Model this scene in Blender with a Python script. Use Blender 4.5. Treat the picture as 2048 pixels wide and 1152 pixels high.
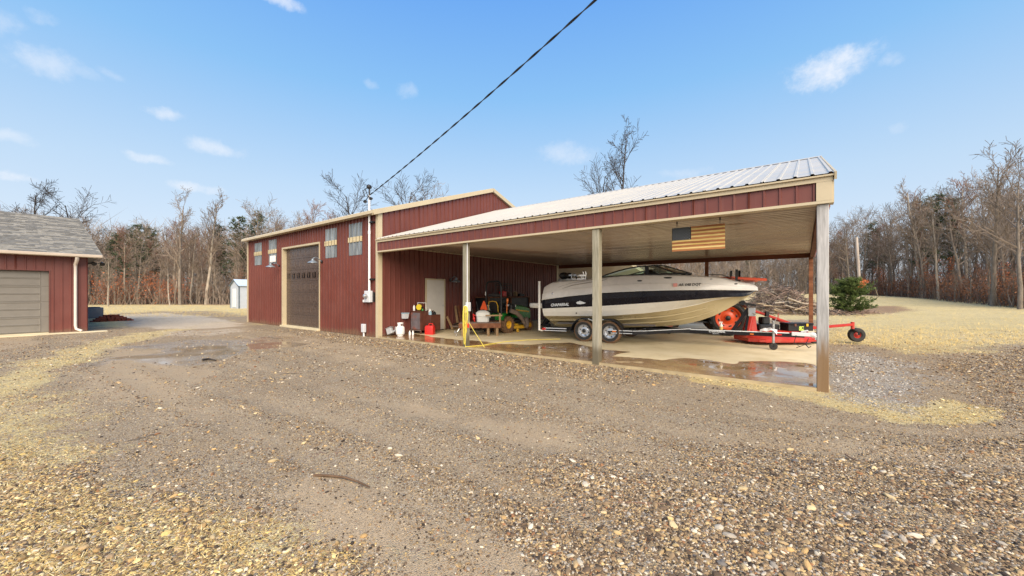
import bpy, bmesh, math, random
import numpy as np
from mathutils import Vector, Matrix, noise as mnoise
for _o in list(bpy.data.objects):
    bpy.data.objects.remove(_o)
SC = bpy.context.scene
COL = SC.collection
rad = math.radians
# ------------------------------------------------------------------ camera
EYE = 1.55            # above the carport slab (z = 0)
FPX, CU, CV = 769.0, 1024.0, 586.0
YAW = rad(37.2)
cam = bpy.data.cameras.new("camera")
cam.sensor_width = 36.0
cam.lens = FPX / 2048 * 36.0
cam.shift_y = (CV - 576.0) / 2048.0
cam.clip_start, cam.clip_end = 0.05, 2000
camo = bpy.data.objects.new("camera", cam)
camo.location = (0, 0, EYE)
camo.rotation_euler = (rad(90), 0, YAW)
COL.objects.link(camo)
SC.camera = camo
# ------------------------------------------------------------------ light
SUN_EL, SUN_AZ = rad(37), rad(132)      # azimuth: compass-like, clockwise from +y
SKY_STRENGTH = 0.115
SUN_STRENGTH = 5.0
EXPOSURE = 0.45
sun = bpy.data.lights.new("sun", 'SUN')
sun.energy = SUN_STRENGTH
sun.angle = rad(60)
sun.color = (1.0, 0.84, 0.64)
suno = bpy.data.objects.new("sun", sun)
_sd = Vector((math.sin(SUN_AZ) * math.cos(SUN_EL), math.cos(SUN_AZ) * math.cos(SUN_EL), math.sin(SUN_EL)))
suno.rotation_euler = (-_sd).to_track_quat('-Z', 'Y').to_euler()
suno.location = (0, -20, 40)
COL.objects.link(suno)
SC.view_settings.view_transform = 'Standard'
SC.view_settings.look = 'None'
SC.view_settings.exposure = EXPOSURE
SC.view_settings.gamma = 1.0
SC.view_settings.use_curve_mapping = False
SC.render.engine = 'CYCLES'
SC.cycles.max_bounces = 8
SC.cycles.transparent_max_bounces = 12
SC.cycles.use_denoising = True

CFW = (-math.sin(YAW), math.cos(YAW)); CRT = (math.cos(YAW), math.sin(YAW))
def ray(u, v):
    k = (u - CU) / FPX
    return (CFW[0] + k * CRT[0], CFW[1] + k * CRT[1], (CV - v) / FPX)
def on_z(u, v, z=0.0):
    d = ray(u, v); t = (z - EYE) / d[2]
    return Vector((d[0] * t, d[1] * t, z))
def on_y(u, v, y):
    d = ray(u, v); t = y / d[1]
    return Vector((d[0] * t, y, EYE + d[2] * t))
def on_x(u, v, x):
    d = ray(u, v); t = x / d[0]
    return Vector((x, d[1] * t, EYE + d[2] * t))
def deep(u, v, z):
    d = ray(u, v)
    return Vector((d[0] * z, d[1] * z, EYE + d[2] * z))
def proj(p):
    d = CFW[0] * p[0] + CFW[1] * p[1]; r = CRT[0] * p[0] + CRT[1] * p[1]
    return CU + FPX * r / d, CV - FPX * (p[2] - EYE) / d, d

# ------------------------------------------------------------------ sky
world = bpy.data.worlds.new("World"); SC.world = world
world.use_nodes = True
class NT:
    """small helper round a node tree"""
    def __init__(s, tree):
        s.t = tree; s.n = tree.nodes; s.l = tree.links
    def node(s, typ, **kw):
        n = s.n.new(typ)
        for k, v in kw.items():
            setattr(n, k, v)
        return n
    def put(s, sock, v):
        if isinstance(v, bpy.types.NodeSocket):
            s.l.new(v, sock)
        elif v is not None:
            if hasattr(sock.default_value, '__len__') and not isinstance(v, (int, float)):
                v = tuple(v)
                if len(sock.default_value) == 4 and len(v) == 3: v = v + (1.0,)
            elif hasattr(sock.default_value, '__len__'):
                v = (v,) * len(sock.default_value)
            sock.default_value = v
    def math(s, op, a, b=None, c=None, clamp=False):
        n = s.node('ShaderNodeMath', operation=op); n.use_clamp = clamp
        for i, x in enumerate((a, b, c)):
            if x is not None: s.put(n.inputs[i], x)
        return n.outputs[0]
    def vmath(s, op, a, b=None, scale=None):
        n = s.node('ShaderNodeVectorMath', operation=op)
        s.put(n.inputs[0], a)
        if b is not None: s.put(n.inputs[1], b)
        if scale is not None: s.put(n.inputs['Scale'], scale)
        return n.outputs['Value'] if op in ('DOT_PRODUCT', 'LENGTH', 'DISTANCE') else n.outputs[0]
    def mix(s, fac, a, b, blend='MIX'):
        n = s.node('ShaderNodeMix', data_type='RGBA', blend_type=blend)
        n.clamp_factor = True
        s.put(n.inputs[0], fac); s.put(n.inputs[6], a); s.put(n.inputs[7], b)
        return n.outputs[2]
    def ramp(s, fac, stops, interp='LINEAR'):
        n = s.node('ShaderNodeValToRGB'); n.color_ramp.interpolation = interp
        e = n.color_ramp.elements
        while len(e) < len(stops): e.new(0.5)
        for i, (p, c) in enumerate(stops):
            e[i].position = p
            e[i].color = (c, c, c, 1) if isinstance(c, (int, float)) else tuple(c) + ((1,) if len(c) == 3 else ())
        s.put(n.inputs[0], fac)
        return n.outputs[0]
    def noise(s, vec, scale=5.0, detail=4.0, rough=0.55, dist=0.0, color=False):
        n = s.node('ShaderNodeTexNoise'); s.put(n.inputs['Vector'], vec)
        n.inputs['Scale'].default_value = scale; n.inputs['Detail'].default_value = detail
        n.inputs['Roughness'].default_value = rough; n.inputs['Distortion'].default_value = dist
        return n.outputs['Color' if color else 'Fac']
    def voronoi(s, vec, scale=5.0, feature='F1', out='Distance', rand=1.0):
        n = s.node('ShaderNodeTexVoronoi', feature=feature); s.put(n.inputs['Vector'], vec)
        n.inputs['Scale'].default_value = scale; n.inputs['Randomness'].default_value = rand
        return n.outputs[out]
    def maprange(s, v, a, b, c=0.0, d=1.0, smooth=True):
        n = s.node('ShaderNodeMapRange'); n.clamp = True
        if smooth: n.interpolation_type = 'SMOOTHSTEP'
        for i, x in enumerate((v, a, b, c, d)): s.put(n.inputs[i], x)
        return n.outputs[0]
    def scaled(s, vec, sc):
        n = s.node('ShaderNodeMapping'); s.put(n.inputs['Vector'], vec); n.inputs['Scale'].default_value = sc
        return n.outputs[0]

def build_sky():
    nt = NT(world.node_tree); nt.n.clear()
    out = nt.node('ShaderNodeOutputWorld'); bg = nt.node('ShaderNodeBackground')
    sky = nt.node('ShaderNodeTexSky', sky_type='NISHITA')
    sky.sun_disc = False; sky.sun_elevation = SUN_EL; sky.sun_rotation = SUN_AZ
    sky.altitude = 100; sky.air_density = 1.0; sky.dust_density = 0.6; sky.ozone_density = 1.0
    tc = nt.node('ShaderNodeTexCoord'); dirv = tc.outputs['Generated']
    sep = nt.node('ShaderNodeSeparateXYZ'); nt.put(sep.inputs[0], dirv)
    # pale winter sky: the blue lightens steadily down to a milky band over the horizon
    tone = nt.mix(0.90, sky.outputs[0], nt.ramp(sep.outputs[2], [
        (0.0, (4.9, 5.4, 6.0)), (0.10, (4.5, 5.2, 6.05)), (0.24, (3.55, 4.75, 6.1)), (0.45, (1.75, 3.65, 6.15)), (0.61, (1.05, 2.75, 6.1)), (1.0, (0.8, 2.4, 5.6))]))
    # small fair-weather clouds
    warp = nt.vmath('SUBTRACT', nt.noise(dirv, 9.0, 5.0, 0.6, color=True), (0.5, 0.5, 0.5))
    dw = nt.vmath('ADD', dirv, nt.vmath('SCALE', warp, scale=0.05))
    fine = nt.noise(dirv, 30.0, 7.0, 0.68)
    clouds = [(1655, 138, 88, 40, .8), (1782, 126, 26, 16, .32), (555, 0, 50, 15, .6), (95, 132, 62, 34, .42), (160, 150, 40, 14, .22),
              (12, 48, 40, 30, .38), (92, 40, 24, 18, .28), (322, 226, 38, 14, .55), (430, 296, 62, 17, .5), (298, 316, 34, 11, .5),
              (20, 357, 46, 14, .6), (378, 372, 36, 12, .55), (432, 381, 24, 11, .38), (815, 180, 26, 20, .28), (1130, 306, 80, 26, .38),
              (745, 170, 18, 10, .25), (20, 276, 40, 15, .38), (1370, 346, 55, 14, .25), (1800, 258, 16, 10, .2), (223, 153, 24, 10, .2)]
    dirs = [(Vector(ray(u, v)), w / FPX, h / FPX, a) for u, v, w, h, a in clouds]
    rr = random.Random(3)
    for i in range(16):                          # the same scattered clouds all round
        az, el = rr.uniform(2.2, 5.3) - YAW, rr.uniform(.08, .7)
        dirs.append((Vector((math.sin(-az) * math.cos(el), math.cos(az) * math.cos(el), math.sin(el))), rr.uniform(.04, .11), rr.uniform(.015, .05), rr.uniform(.3, .7)))
    acc = None
    for d, w, h, a in dirs:
        L = d.length; d = d.normalized(); w /= L; h /= L
        tr = d.cross(Vector((0, 0, 1))).normalized(); tu = tr.cross(d)
        x = nt.vmath('DOT_PRODUCT', dw, tr / w); y = nt.vmath('DOT_PRODUCT', dw, tu / h)
        r2 = nt.math('MULTIPLY_ADD', x, x, nt.math('MULTIPLY', y, y))
        m = nt.math('MULTIPLY_ADD', r2, -1.0, nt.math('MULTIPLY_ADD', fine, 2.3, -0.12))
        m = nt.maprange(m, 0.0, 1.5, 0.0, a)
        m = nt.math('MULTIPLY', m, nt.math('GREATER_THAN', nt.vmath('DOT_PRODUCT', dirv, d), 0.5))
        acc = m if acc is None else nt.math('MAXIMUM', acc, m)
    col = nt.mix(acc, tone, (6.2, 6.3, 6.6))
    nt.put(bg.inputs[0], col); bg.inputs[1].default_value = SKY_STRENGTH
    nt.l.new(bg.outputs[0], out.inputs[0])
build_sky()

# ------------------------------------------------------------------ object helpers
ROOTM = {}
def tag(o, label=None, cat=None, group=None, kind=None):
    if label: o['label'] = label
    if cat: o['category'] = cat
    if group: o['group'] = group
    if kind: o['kind'] = kind
    return o
def thing(name, label, cat, loc=(0, 0, 0), rotz=0.0, group=None):
    o = bpy.data.objects.new(name, None); COL.objects.link(o)
    o.empty_display_size = 0.2
    o.location = loc; o.rotation_euler = (0, 0, rotz)
    ROOTM[o.name] = Matrix.Translation(loc) @ Matrix.Rotation(rotz, 4, 'Z')
    return tag(o, label, cat, group)
def link(name, mesh, parent=None):
    o = bpy.data.objects.new(name, mesh); COL.objects.link(o)
    if parent is not None:
        o.parent = parent
        if parent.name in ROOTM: o.matrix_parent_inverse = ROOTM[parent.name].inverted()
    return o
def kids(o): return [c for c in o.children]
def copy_tree(o, parent=None):
    c = o.copy(); COL.objects.link(c)
    if parent is not None: c.parent = parent
    for ch in o.children: copy_tree(ch, c)
    return c

class MB:
    """collects shapes and links them as ONE mesh object"""
    def __init__(s):
        s.v = []; s.f = []; s.m = []; s.mi = 0
    def add(s, vs, fs, M=None):
        o = len(s.v)
        s.v += [tuple(M @ Vector(v)) if M is not None else tuple(v) for v in vs]
        s.f += [tuple(i + o for i in f) for f in fs]; s.m += [s.mi] * len(fs)
        return s
    def box(s, a, b, M=None):
        x0, y0, z0 = a; x1, y1, z1 = b
        vs = [(x0, y0, z0), (x1, y0, z0), (x1, y1, z0), (x0, y1, z0), (x0, y0, z1), (x1, y0, z1), (x1, y1, z1), (x0, y1, z1)]
        return s.add(vs, [(0, 3, 2, 1), (4, 5, 6, 7), (0, 1, 5, 4), (1, 2, 6, 5), (2, 3, 7, 6), (3, 0, 4, 7)], M)
    def cbox(s, c, size, M=None):
        return s.box([c[i] - size[i] / 2 for i in range(3)], [c[i] + size[i] / 2 for i in range(3)], M)
    def beam(s, p, q, w, h, up=(0, 0, 1)):
        """a box from p to q, w wide and h deep"""
        p, q = Vector(p), Vector(q); d = (q - p).normalized(); up = Vector(up)
        x = d.cross(up)
        if x.length < 1e-4: x = d.cross(Vector((0, 1, 0)))
        x = x.normalized() * w / 2; y = x.cross(d).normalized() * h / 2
        vs = [p - x - y, p + x - y, p + x + y, p - x + y, q - x - y, q + x - y, q + x + y, q - x + y]
        return s.add(vs, [(0, 3, 2, 1), (4, 5, 6, 7), (0, 1, 5, 4), (1, 2, 6, 5), (2, 3, 7, 6), (3, 0, 4, 7)])
    def tube(s, pts, r, n=8, caps=True):
        pts = [Vector(p) for p in pts]
        rs = r if hasattr(r, '__len__') else [r] * len(pts)
        vs = []; fs = []; prev = None
        for i, p in enumerate(pts):
            d = (pts[min(i + 1, len(pts) - 1)] - pts[max(i - 1, 0)])
            if d.length < 1e-9: d = Vector((0, 0, 1))
            d.normalize()
            if prev is None:
                a = d.orthogonal().normalized()
            else:
                a = prev - d * prev.dot(d)
                a = a.normalized() if a.length > 1e-6 else d.orthogonal().normalized()
            prev = a; b = d.cross(a)
            for k in range(n):
                t = 2 * math.pi * k / n
                vs.append(p + (a * math.cos(t) + b * math.sin(t)) * rs[i])
        for i in range(len(pts) - 1):
            for k in range(n):
                k2 = (k + 1) % n
                fs.append((i * n + k, i * n + k2, (i + 1) * n + k2, (i + 1) * n + k))
        if caps:
            fs.append(tuple(reversed(range(n)))); fs.append(tuple(range((len(pts) - 1) * n, len(pts) * n)))
        return s.add(vs, fs)
    def lathe(s, prof, n=20, M=None, a0=0.0, a1=None):
        """profile of (r, z) turned round z"""
        full = a1 is None
        if full: a1 = a0 + 2 * math.pi
        m = n if full else n + 1
        vs = []; fs = []
        for r, z in prof:
            for k in range(m):
                t = a0 + (a1 - a0) * k / n
                vs.append((r * math.cos(t), r * math.sin(t), z))
        for i in range(len(prof) - 1):
            for k in range(n):
                k2 = (k + 1) % m
                fs.append((i * m + k, i * m + k2, (i + 1) * m + k2, (i + 1) * m + k))
        return s.add(vs, fs, M)
    def prism(s, poly, h0, h1, M=None):
        """polygon in xy carried from z=h0 to z=h1"""
        n = len(poly)
        vs = [(p[0], p[1], h0) for p in poly] + [(p[0], p[1], h1) for p in poly]
        fs = [tuple(reversed(range(n))), tuple(range(n, 2 * n))] + [(i, (i + 1) % n, (i + 1) % n + n, i + n) for i in range(n)]
        return s.add(vs, fs, M)
    def loft(s, rings, close=False):
        n = len(rings[0]); vs = [p for r in rings for p in r]; fs = []
        for i in range(len(rings) - 1):
            for k in range(n if close else n - 1):
                k2 = (k + 1) % n
                fs.append((i * n + k, i * n + k2, (i + 1) * n + k2, (i + 1) * n + k))
        return s.add(vs, fs)
    def ball(s, c, r, n=10, m=7, M=None):
        rx, ry, rz = r if hasattr(r, '__len__') else (r, r, r)
        T = Matrix.Translation(c) @ Matrix.Diagonal((rx, ry, rz, 1))
        if M is not None: T = M @ T
        return s.lathe([(max(1e-4, math.sin(math.pi * i / m)), -math.cos(math.pi * i / m)) for i in range(m + 1)], n, T)
    def mesh(s, name, mats, smooth=None, bevel=0.0, seg=1):
        me = bpy.data.meshes.new(name)
        me.from_pydata(s.v, [], s.f)
        mats = mats if isinstance(mats, (list, tuple)) else [mats]
        for m in mats: me.materials.append(m)
        if len(mats) > 1: me.polygons.foreach_set('material_index', s.m)
        if bevel:
            bm = bmesh.new(); bm.from_mesh(me)
            bmesh.ops.remove_doubles(bm, verts=bm.verts, dist=1e-5)
            ed = [e for e in bm.edges if len(e.link_faces) == 2 and e.calc_face_angle(0) > 0.6]
            bmesh.ops.bevel(bm, geom=ed, offset=bevel, segments=seg, profile=0.5, affect='EDGES')
            bm.to_mesh(me); bm.free()
        if smooth is not None:
            me.polygons.foreach_set('use_smooth', [True] * len(me.polygons))
            me.set_sharp_from_angle(angle=rad(smooth))
        me.update()
        return me
    def obj(s, name, mats, parent=None, smooth=None, bevel=0.0, seg=1, label=None):
        o = link(name, s.mesh(name, mats, smooth, bevel, seg), parent)
        if label: o['label'] = label
        return o
def B(): return MB()
def axis_m(origin, zdir, xdir=None):
    """matrix whose local z runs along zdir"""
    z = Vector(zdir).normalized()
    x = Vector(xdir) if xdir is not None else z.orthogonal()
    x = (x - z * x.dot(z)).normalized(); y = z.cross(x)
    M = Matrix((x, y, z)).transposed().to_4x4(); M.translation = Vector(origin)
    return M
def text(name, body, size, M, material, parent, shear=0.0, extrude=0.002, bold=0.0, space=1.0):
    cu = bpy.data.curves.new(name, 'FONT'); cu.body = body; cu.size = size; cu.shear = shear
    cu.extrude = extrude; cu.offset = bold; cu.space_character = space; cu.align_x = 'LEFT'
    cu.resolution_u = 3
    cu.materials.append(material)
    tmp = bpy.data.objects.new(name + '_curve', cu); COL.objects.link(tmp)
    me = bpy.data.meshes.new_from_object(tmp.evaluated_get(bpy.context.evaluated_depsgraph_get()))
    bpy.data.objects.remove(tmp); bpy.data.curves.remove(cu)
    me.transform(M)
    o = link(name, me, parent); o['kind'] = 'stuff'
    return o

# ------------------------------------------------------------------ materials
def mat(name, col, rough=0.6, metal=0.0, var=0.12, vscale=3.0, bump=0.0, bscale=60.0, stretch=(1, 1, 1), spec=0.5, coat=0.0, dirt=None, dscale=1.5, damt=0.5, rvar=0.1):
    m = bpy.data.materials.new(name); m.use_nodes = True
    nt = NT(m.node_tree); bs = nt.n['Principled BSDF']
    tc = nt.node('ShaderNodeTexCoord'); v = nt.scaled(tc.outputs['Object'], stretch)
    n1 = nt.noise(v, vscale, 5.0, 0.6)
    f = nt.maprange(n1, 0.25, 0.75)
    lo = tuple(c * (1 - var) for c in col); hi = tuple(min(1, c * (1 + var)) for c in col)
    c = nt.mix(f, lo, hi)
    if dirt is not None:
        n2 = nt.noise(tc.outputs['Object'], dscale, 6.0, 0.65)
        c = nt.mix(nt.maprange(n2, 0.5, 0.72, 0.0, damt), c, dirt)
    nt.put(bs.inputs['Base Color'], c)
    nt.put(bs.inputs['Roughness'], nt.maprange(nt.noise(v, vscale * 2.7, 3.0), 0.3, 0.7, max(0.03, rough - rvar), min(1, rough + rvar)))
    bs.inputs['Metallic'].default_value = metal
    bs.inputs['Specular IOR Level'].default_value = spec
    bs.inputs['Coat Weight'].default_value = coat
    bs.inputs['Coat Roughness'].default_value = 0.08
    if bump:
        b = nt.node('ShaderNodeBump'); b.inputs['Strength'].default_value = bump; b.inputs['Distance'].default_value = 0.02
        nt.put(b.inputs['Height'], nt.noise(v, bscale, 4.0, 0.6))
        nt.l.new(b.outputs[0], bs.inputs['Normal'])
    return m
def wood(name, lo, hi, axis='Z', rough=0.75, rings=9.0, bump=0.25, knots=True, lower=None):
    m = bpy.data.materials.new(name); m.use_nodes = True
    nt = NT(m.node_tree); bs = nt.n['Principled BSDF']
    tc = nt.node('ShaderNodeTexCoord'); P = tc.outputs['Object']
    st = {'X': (.08, 1, 1), 'Y': (1, .08, 1), 'Z': (1, 1, .08)}[axis]
    v = nt.scaled(P, st)
    g = nt.noise(v, rings * 3.5, 6.0, 0.65, 0.6)
    g2 = nt.noise(v, rings * 0.6, 3.0, 0.5, 0.3)
    f = nt.math('MULTIPLY_ADD', g2, 0.5, nt.math('MULTIPLY', g, 0.5))
    c = nt.mix(nt.maprange(f, 0.36, 0.64), lo, hi)
    if knots:
        kv = nt.scaled(P, tuple(0.35 if a < 0.5 else 1.0 for a in st))
        k = nt.voronoi(kv, 3.2)
        c = nt.mix(nt.maprange(k, 0.02, 0.075, 0.85, 0.0), c, tuple(a * 0.3 for a in lo))
    if lower is not None:                          # stained by wet ground up to a ragged height
        h, colr = lower
        sp = nt.node('ShaderNodeSeparateXYZ'); nt.put(sp.inputs[0], P)
        zz = nt.math('MULTIPLY_ADD', nt.noise(nt.scaled(P, (6, 6, .5)), 2.5, 4.0), -0.9 * h, sp.outputs[2])
        c = nt.mix(nt.maprange(zz, -0.1 * h, 0.35 * h, 0.9, 0.0), c, colr)
    nt.put(bs.inputs['Base Color'], c); bs.inputs['Roughness'].default_value = rough
    bs.inputs['Specular IOR Level'].default_value = 0.3
    b = nt.node('ShaderNodeBump'); b.inputs['Strength'].default_value = bump; b.inputs['Distance'].default_value = 0.01
    nt.put(b.inputs['Height'], g); nt.l.new(b.outputs[0], bs.inputs['Normal'])
    return m
def glass(name, tint, refl=0.12, clear=0.85):
    m = bpy.data.materials.new(name); m.use_nodes = True
    nt = NT(m.node_tree); nt.n.clear()
    out = nt.node('ShaderNodeOutputMaterial')
    tr = nt.node('ShaderNodeBsdfTransparent'); tr.inputs[0].default_value = tuple(tint) + (1,)
    gl = nt.node('ShaderNodeBsdfGlossy'); gl.inputs['Roughness'].default_value = 0.04; gl.inputs[0].default_value = (.9, .95, .95, 1)
    lw = nt.node('ShaderNodeFresnel'); lw.inputs[0].default_value = 1.45
    mx = nt.node('ShaderNodeMixShader')
    nt.put(mx.inputs[0], nt.math('ADD', lw.outputs[0], refl * 0.5, clamp=True)); nt.l.new(tr.outputs[0], mx.inputs[1]); nt.l.new(gl.outputs[0], mx.inputs[2])
    df = nt.node('ShaderNodeBsdfDiffuse'); df.inputs[0].default_value = tuple(tint) + (1,)
    m2 = nt.node('ShaderNodeMixShader'); m2.inputs[0].default_value = 1 - clear
    nt.l.new(mx.outputs[0], m2.inputs[1]); nt.l.new(df.outputs[0], m2.inputs[2]); nt.l.new(m2.outputs[0], out.inputs[0])
    return m

M_red = mat('red_siding_paint', (0.148, 0.046, 0.036), 0.42, var=0.10, vscale=0.8, spec=0.45, dirt=(.18, .065, .05), dscale=.7, damt=.35)
def splash(m, top=0.42, col=(.17, .115, .075)):
    """ragged mud splash along the foot of a wall"""
    nt = NT(m.node_tree); bs = nt.n['Principled BSDF']; P = nt.node('ShaderNodeTexCoord').outputs['Object']
    sp = nt.node('ShaderNodeSeparateXYZ'); nt.put(sp.inputs[0], P); old = bs.inputs['Base Color'].links[0].from_socket
    n1 = nt.noise(P, 1.8, 6.0, .7); n2 = nt.noise(P, 16.0, 4.0, .7)
    h = nt.math('MULTIPLY_ADD', n1, -1.3 * top, nt.math('MULTIPLY_ADD', n2, -.7 * top, sp.outputs[2]))
    f = nt.maprange(h, -1.05 * top, -.55 * top, .6, 0.0)
    streak = nt.maprange(nt.noise(nt.scaled(P, (3, 3, .12)), 2.6, 5.0, .6), .54, .74, 0, .22)
    c = nt.mix(streak, old, (.26, .13, .11)); nt.put(bs.inputs['Base Color'], nt.mix(f, c, col))
splash(M_red)
M_trim = mat('cream_trim_paint', (0.50, 0.425, 0.285), 0.5, var=0.06, vscale=1.2, dirt=(.5, .4, .26), damt=.35)
M_roof = mat('galvalume_roof', (0.50, 0.475, 0.42), 0.40, metal=0.1, spec=.3, var=0.04, vscale=0.6, dirt=(.62, .58, .48), dscale=.5, damt=.4)
M_ceil = mat('ceiling_metal', (0.50, 0.42, 0.33), 0.19, metal=0.55, var=0.04, vscale=0.3, spec=.5, rvar=.02)
M_beam = wood('stained_beam_wood', (.085, .028, .016), (.15, .05, .028), 'X', knots=False)
M_post_l = wood('greenish_treated_wood', (.20, .185, .13), (.36, .335, .26), 'Z', lower=(0.55, (.12, .10, .065)))
M_post_r = wood('weathered_grey_wood', (.27, .265, .255), (.50, .49, .48), 'Z', lower=(1.15, (.20, .115, .045)))
M_door_br = mat('brown_door_paint', (0.085, 0.058, 0.046), 0.3, var=0.08)
M_door_gr = mat('taupe_door_paint', (0.19, 0.175, 0.15), 0.5, var=0.06)
M_white = mat('white_paint', (0.78, 0.78, 0.76), 0.4, var=0.05)
M_offwhite = mat('offwhite_door_paint', (0.62, 0.60, 0.56), 0.45, var=0.05)
M_black = mat('black_plastic', (0.012, 0.012, 0.013), 0.45, var=0.2)
M_blackpaint = mat('black_enamel', (0.010, 0.010, 0.013), 0.4, var=0.1, spec=.3)
M_rubber = mat('tyre_rubber', (0.028, 0.027, 0.026), 0.8, var=0.25, vscale=9)
M_mud = mat('muddy_rubber', (0.17, 0.095, 0.05), 0.9, var=0.3, vscale=9, bump=.4, bscale=40)
M_steel = mat('galvanised_steel', (0.55, 0.56, 0.57), 0.35, metal=0.8, var=0.1)
M_chrome = mat('bright_wheel_metal', (0.62, 0.63, 0.65), 0.3, metal=0.7, var=0.05)
M_grey = mat('grey_plastic', (0.33, 0.34, 0.35), 0.5, var=0.08)
M_lightgrey = mat('light_grey_enamel', (0.58, 0.60, 0.63), 0.4, var=0.05)
M_hull_w = mat('white_gelcoat', (0.80, 0.79, 0.74), 0.2, var=0.04, vscale=1.5, coat=.5)
M_hull_c = mat('cream_bottom_paint', (0.58, 0.49, 0.30), 0.34, var=0.08, vscale=1.0, dirt=(.42, .33, .17), damt=.5, dscale=.8)
M_hull_n = mat('navy_gelcoat', (0.004, 0.004, 0.011), 0.2, var=0.1, spec=.35, coat=.1)
M_deck = mat('warm_grey_gelcoat', (0.74, 0.71, 0.66), 0.28, var=0.05, vscale=1.2, coat=.3)
M_green = mat('green_tractor_paint', (0.012, 0.19, 0.028), 0.3, var=0.12, coat=.4)
M_yellow = mat('yellow_paint', (0.72, 0.42, 0.03), 0.4, var=0.12, dirt=(.3, .17, .05), damt=.5, dscale=5)
M_cord = mat('yellow_cord_jacket', (0.75, 0.62, 0.10), 0.5, var=0.08)
M_orange = mat('orange_tractor_paint', (0.72, 0.085, 0.018), 0.38, var=0.1, dirt=(.42, .10, .03), damt=.4, dscale=3)
M_mowred = mat('red_mower_paint', (0.42, 0.028, 0.018), 0.45, var=0.12, dirt=(.42, .16, .10), damt=.5, dscale=2)
M_smv = mat('fluorescent_orange', (0.95, 0.13, 0.03), 0.5, var=0.04)
M_canred = mat('red_fuel_plastic', (0.62, 0.025, 0.018), 0.35, var=0.06)
M_rust = mat('rusty_brown_steel', (0.10, 0.032, 0.020), 0.55, var=0.25, vscale=4, dirt=(.17, .07, .04), dscale=3, damt=.6)
M_rustgrey = mat('scuffed_grey_panel', (0.15, 0.13, 0.14), 0.5, var=0.25, vscale=5, dirt=(.30, .07, .03), dscale=3.5, damt=.9)
M_lumber = wood('new_lumber', (.24, .15, .075), (.40, .27, .15), 'X')
M_oldwood = wood('reddish_old_wood', (.12, .045, .022), (.24, .10, .05), 'X')
M_greyw = wood('grey_boards', (.13, .10, .085), (.26, .21, .18), 'X')
M_flag_l = wood('pale_flag_slat', (.55, .36, .10), (.78, .58, .24), 'X', rings=14, bump=.12)
M_flag_d = wood('stained_flag_slat', (.24, .08, .035), (.50, .22, .085), 'X', rings=14, bump=.12)
M_flag_b = mat('dark_flag_union', (0.008, 0.012, 0.015), 0.6, var=0.2)
M_shingle = mat('grey_shingle', (0.25, 0.235, 0.20), 0.9, var=0.28, vscale=7, bump=.5, bscale=90)
M_gutter = mat('beige_gutter', (0.50, 0.42, 0.33), 0.4, var=0.05)
M_downsp = mat('pale_downspout', (0.66, 0.60, 0.53), 0.4, var=0.05)
M_shedblue = mat('pale_blue_shed_siding', (0.44, 0.48, 0.53), 0.6, var=0.05)
M_shedroof = mat('blue_white_metal_roof', (0.62, 0.72, 0.78), 0.35, metal=.2, var=0.05)
M_shedtrim = mat('slate_trim', (0.10, 0.13, 0.16), 0.5)
M_brick = mat('red_clay_brick', (0.20, 0.050, 0.028), 0.85, var=0.35, vscale=6, bump=.3)
M_darkglass = mat('dark_glazing', (0.012, 0.010, 0.010), 0.06, var=0.1)
M_polycarb = mat('clear_corrugated_sheet', (0.19, 0.215, 0.235), 0.16, var=0.45, vscale=7, stretch=(1, 1, .12), spec=.7)
M_girt = wood('girt_lumber', (.46, .37, .21), (.62, .53, .34), 'X', knots=False)
M_lampgrey = mat('blue_grey_lamp_shade', (0.22, 0.26, 0.30), 0.35, var=0.08, metal=.3)
M_bulb = mat('white_globe', (0.8, 0.8, 0.78), 0.3, var=0.02)
M_mastw = mat('white_conduit', (0.74, 0.75, 0.77), 0.4, var=0.04)
M_glassgreen = glass('green_tinted_glass', (.62, .80, .72), .1, .9)
M_bark = mat('grey_bark', (0.20, 0.165, 0.130), 0.95, var=0.35, vscale=6, bump=.5, bscale=30, stretch=(1, 1, .3))
M_bark_p = mat('pale_bark', (0.34, 0.29, 0.23), 0.95, var=0.3, vscale=5, bump=.4, bscale=30, stretch=(1, 1, .3))
M_bark_d = mat('dark_bark', (0.040, 0.033, 0.030), 0.95, var=0.3, vscale=6, bump=.5, bscale=30, stretch=(1, 1, .3))
M_twig = mat('grey_brown_twigs', (0.215, 0.168, 0.128), 0.95, var=0.35, vscale=.8)
M_twig_d = mat('dark_twigs', (0.040, 0.032, 0.028), 0.95, var=0.3, vscale=.8)
M_twig_r = mat('reddish_twigs', (0.20, 0.115, 0.080), 0.95, var=0.35, vscale=.8)
M_leafbr = mat('russet_dead_leaves', (0.32, 0.14, 0.065), 0.85, var=0.45, vscale=2.5)
M_leafor = mat('orange_dead_leaves', (0.50, 0.150, 0.050), 0.85, var=0.35, vscale=2.5)
M_needle = mat('pine_needles', (0.062, 0.085, 0.040), 0.85, var=0.4, vscale=1.5)
M_cedar = mat('cedar_foliage', (0.060, 0.090, 0.016), 0.85, var=0.55, vscale=2.8)
M_straw = mat('straw_grass', (0.56, 0.43, 0.17), 0.9, var=0.3, vscale=2)
M_log = wood('pale_log', (.22, .16, .10), (.46, .36, .24), 'X')
M_brush = mat('brush_sticks', (0.29, 0.205, 0.16), 0.9, var=0.4, vscale=2)
M_tarp = mat('grey_tarp', (0.14, 0.125, 0.12), 0.7, var=0.2)
M_bluepl = mat('pale_blue_plastic', (0.30, 0.46, 0.56), 0.45, var=0.08)
M_tank = mat('white_poly_tank', (0.70, 0.70, 0.66), 0.4, var=0.06)
M_yreel = mat('yellow_reel', (0.72, 0.55, 0.03), 0.45, var=0.06)
M_acgrey = mat('blue_grey_enamel', (0.13, 0.15, 0.18), 0.5, var=0.1)
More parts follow.
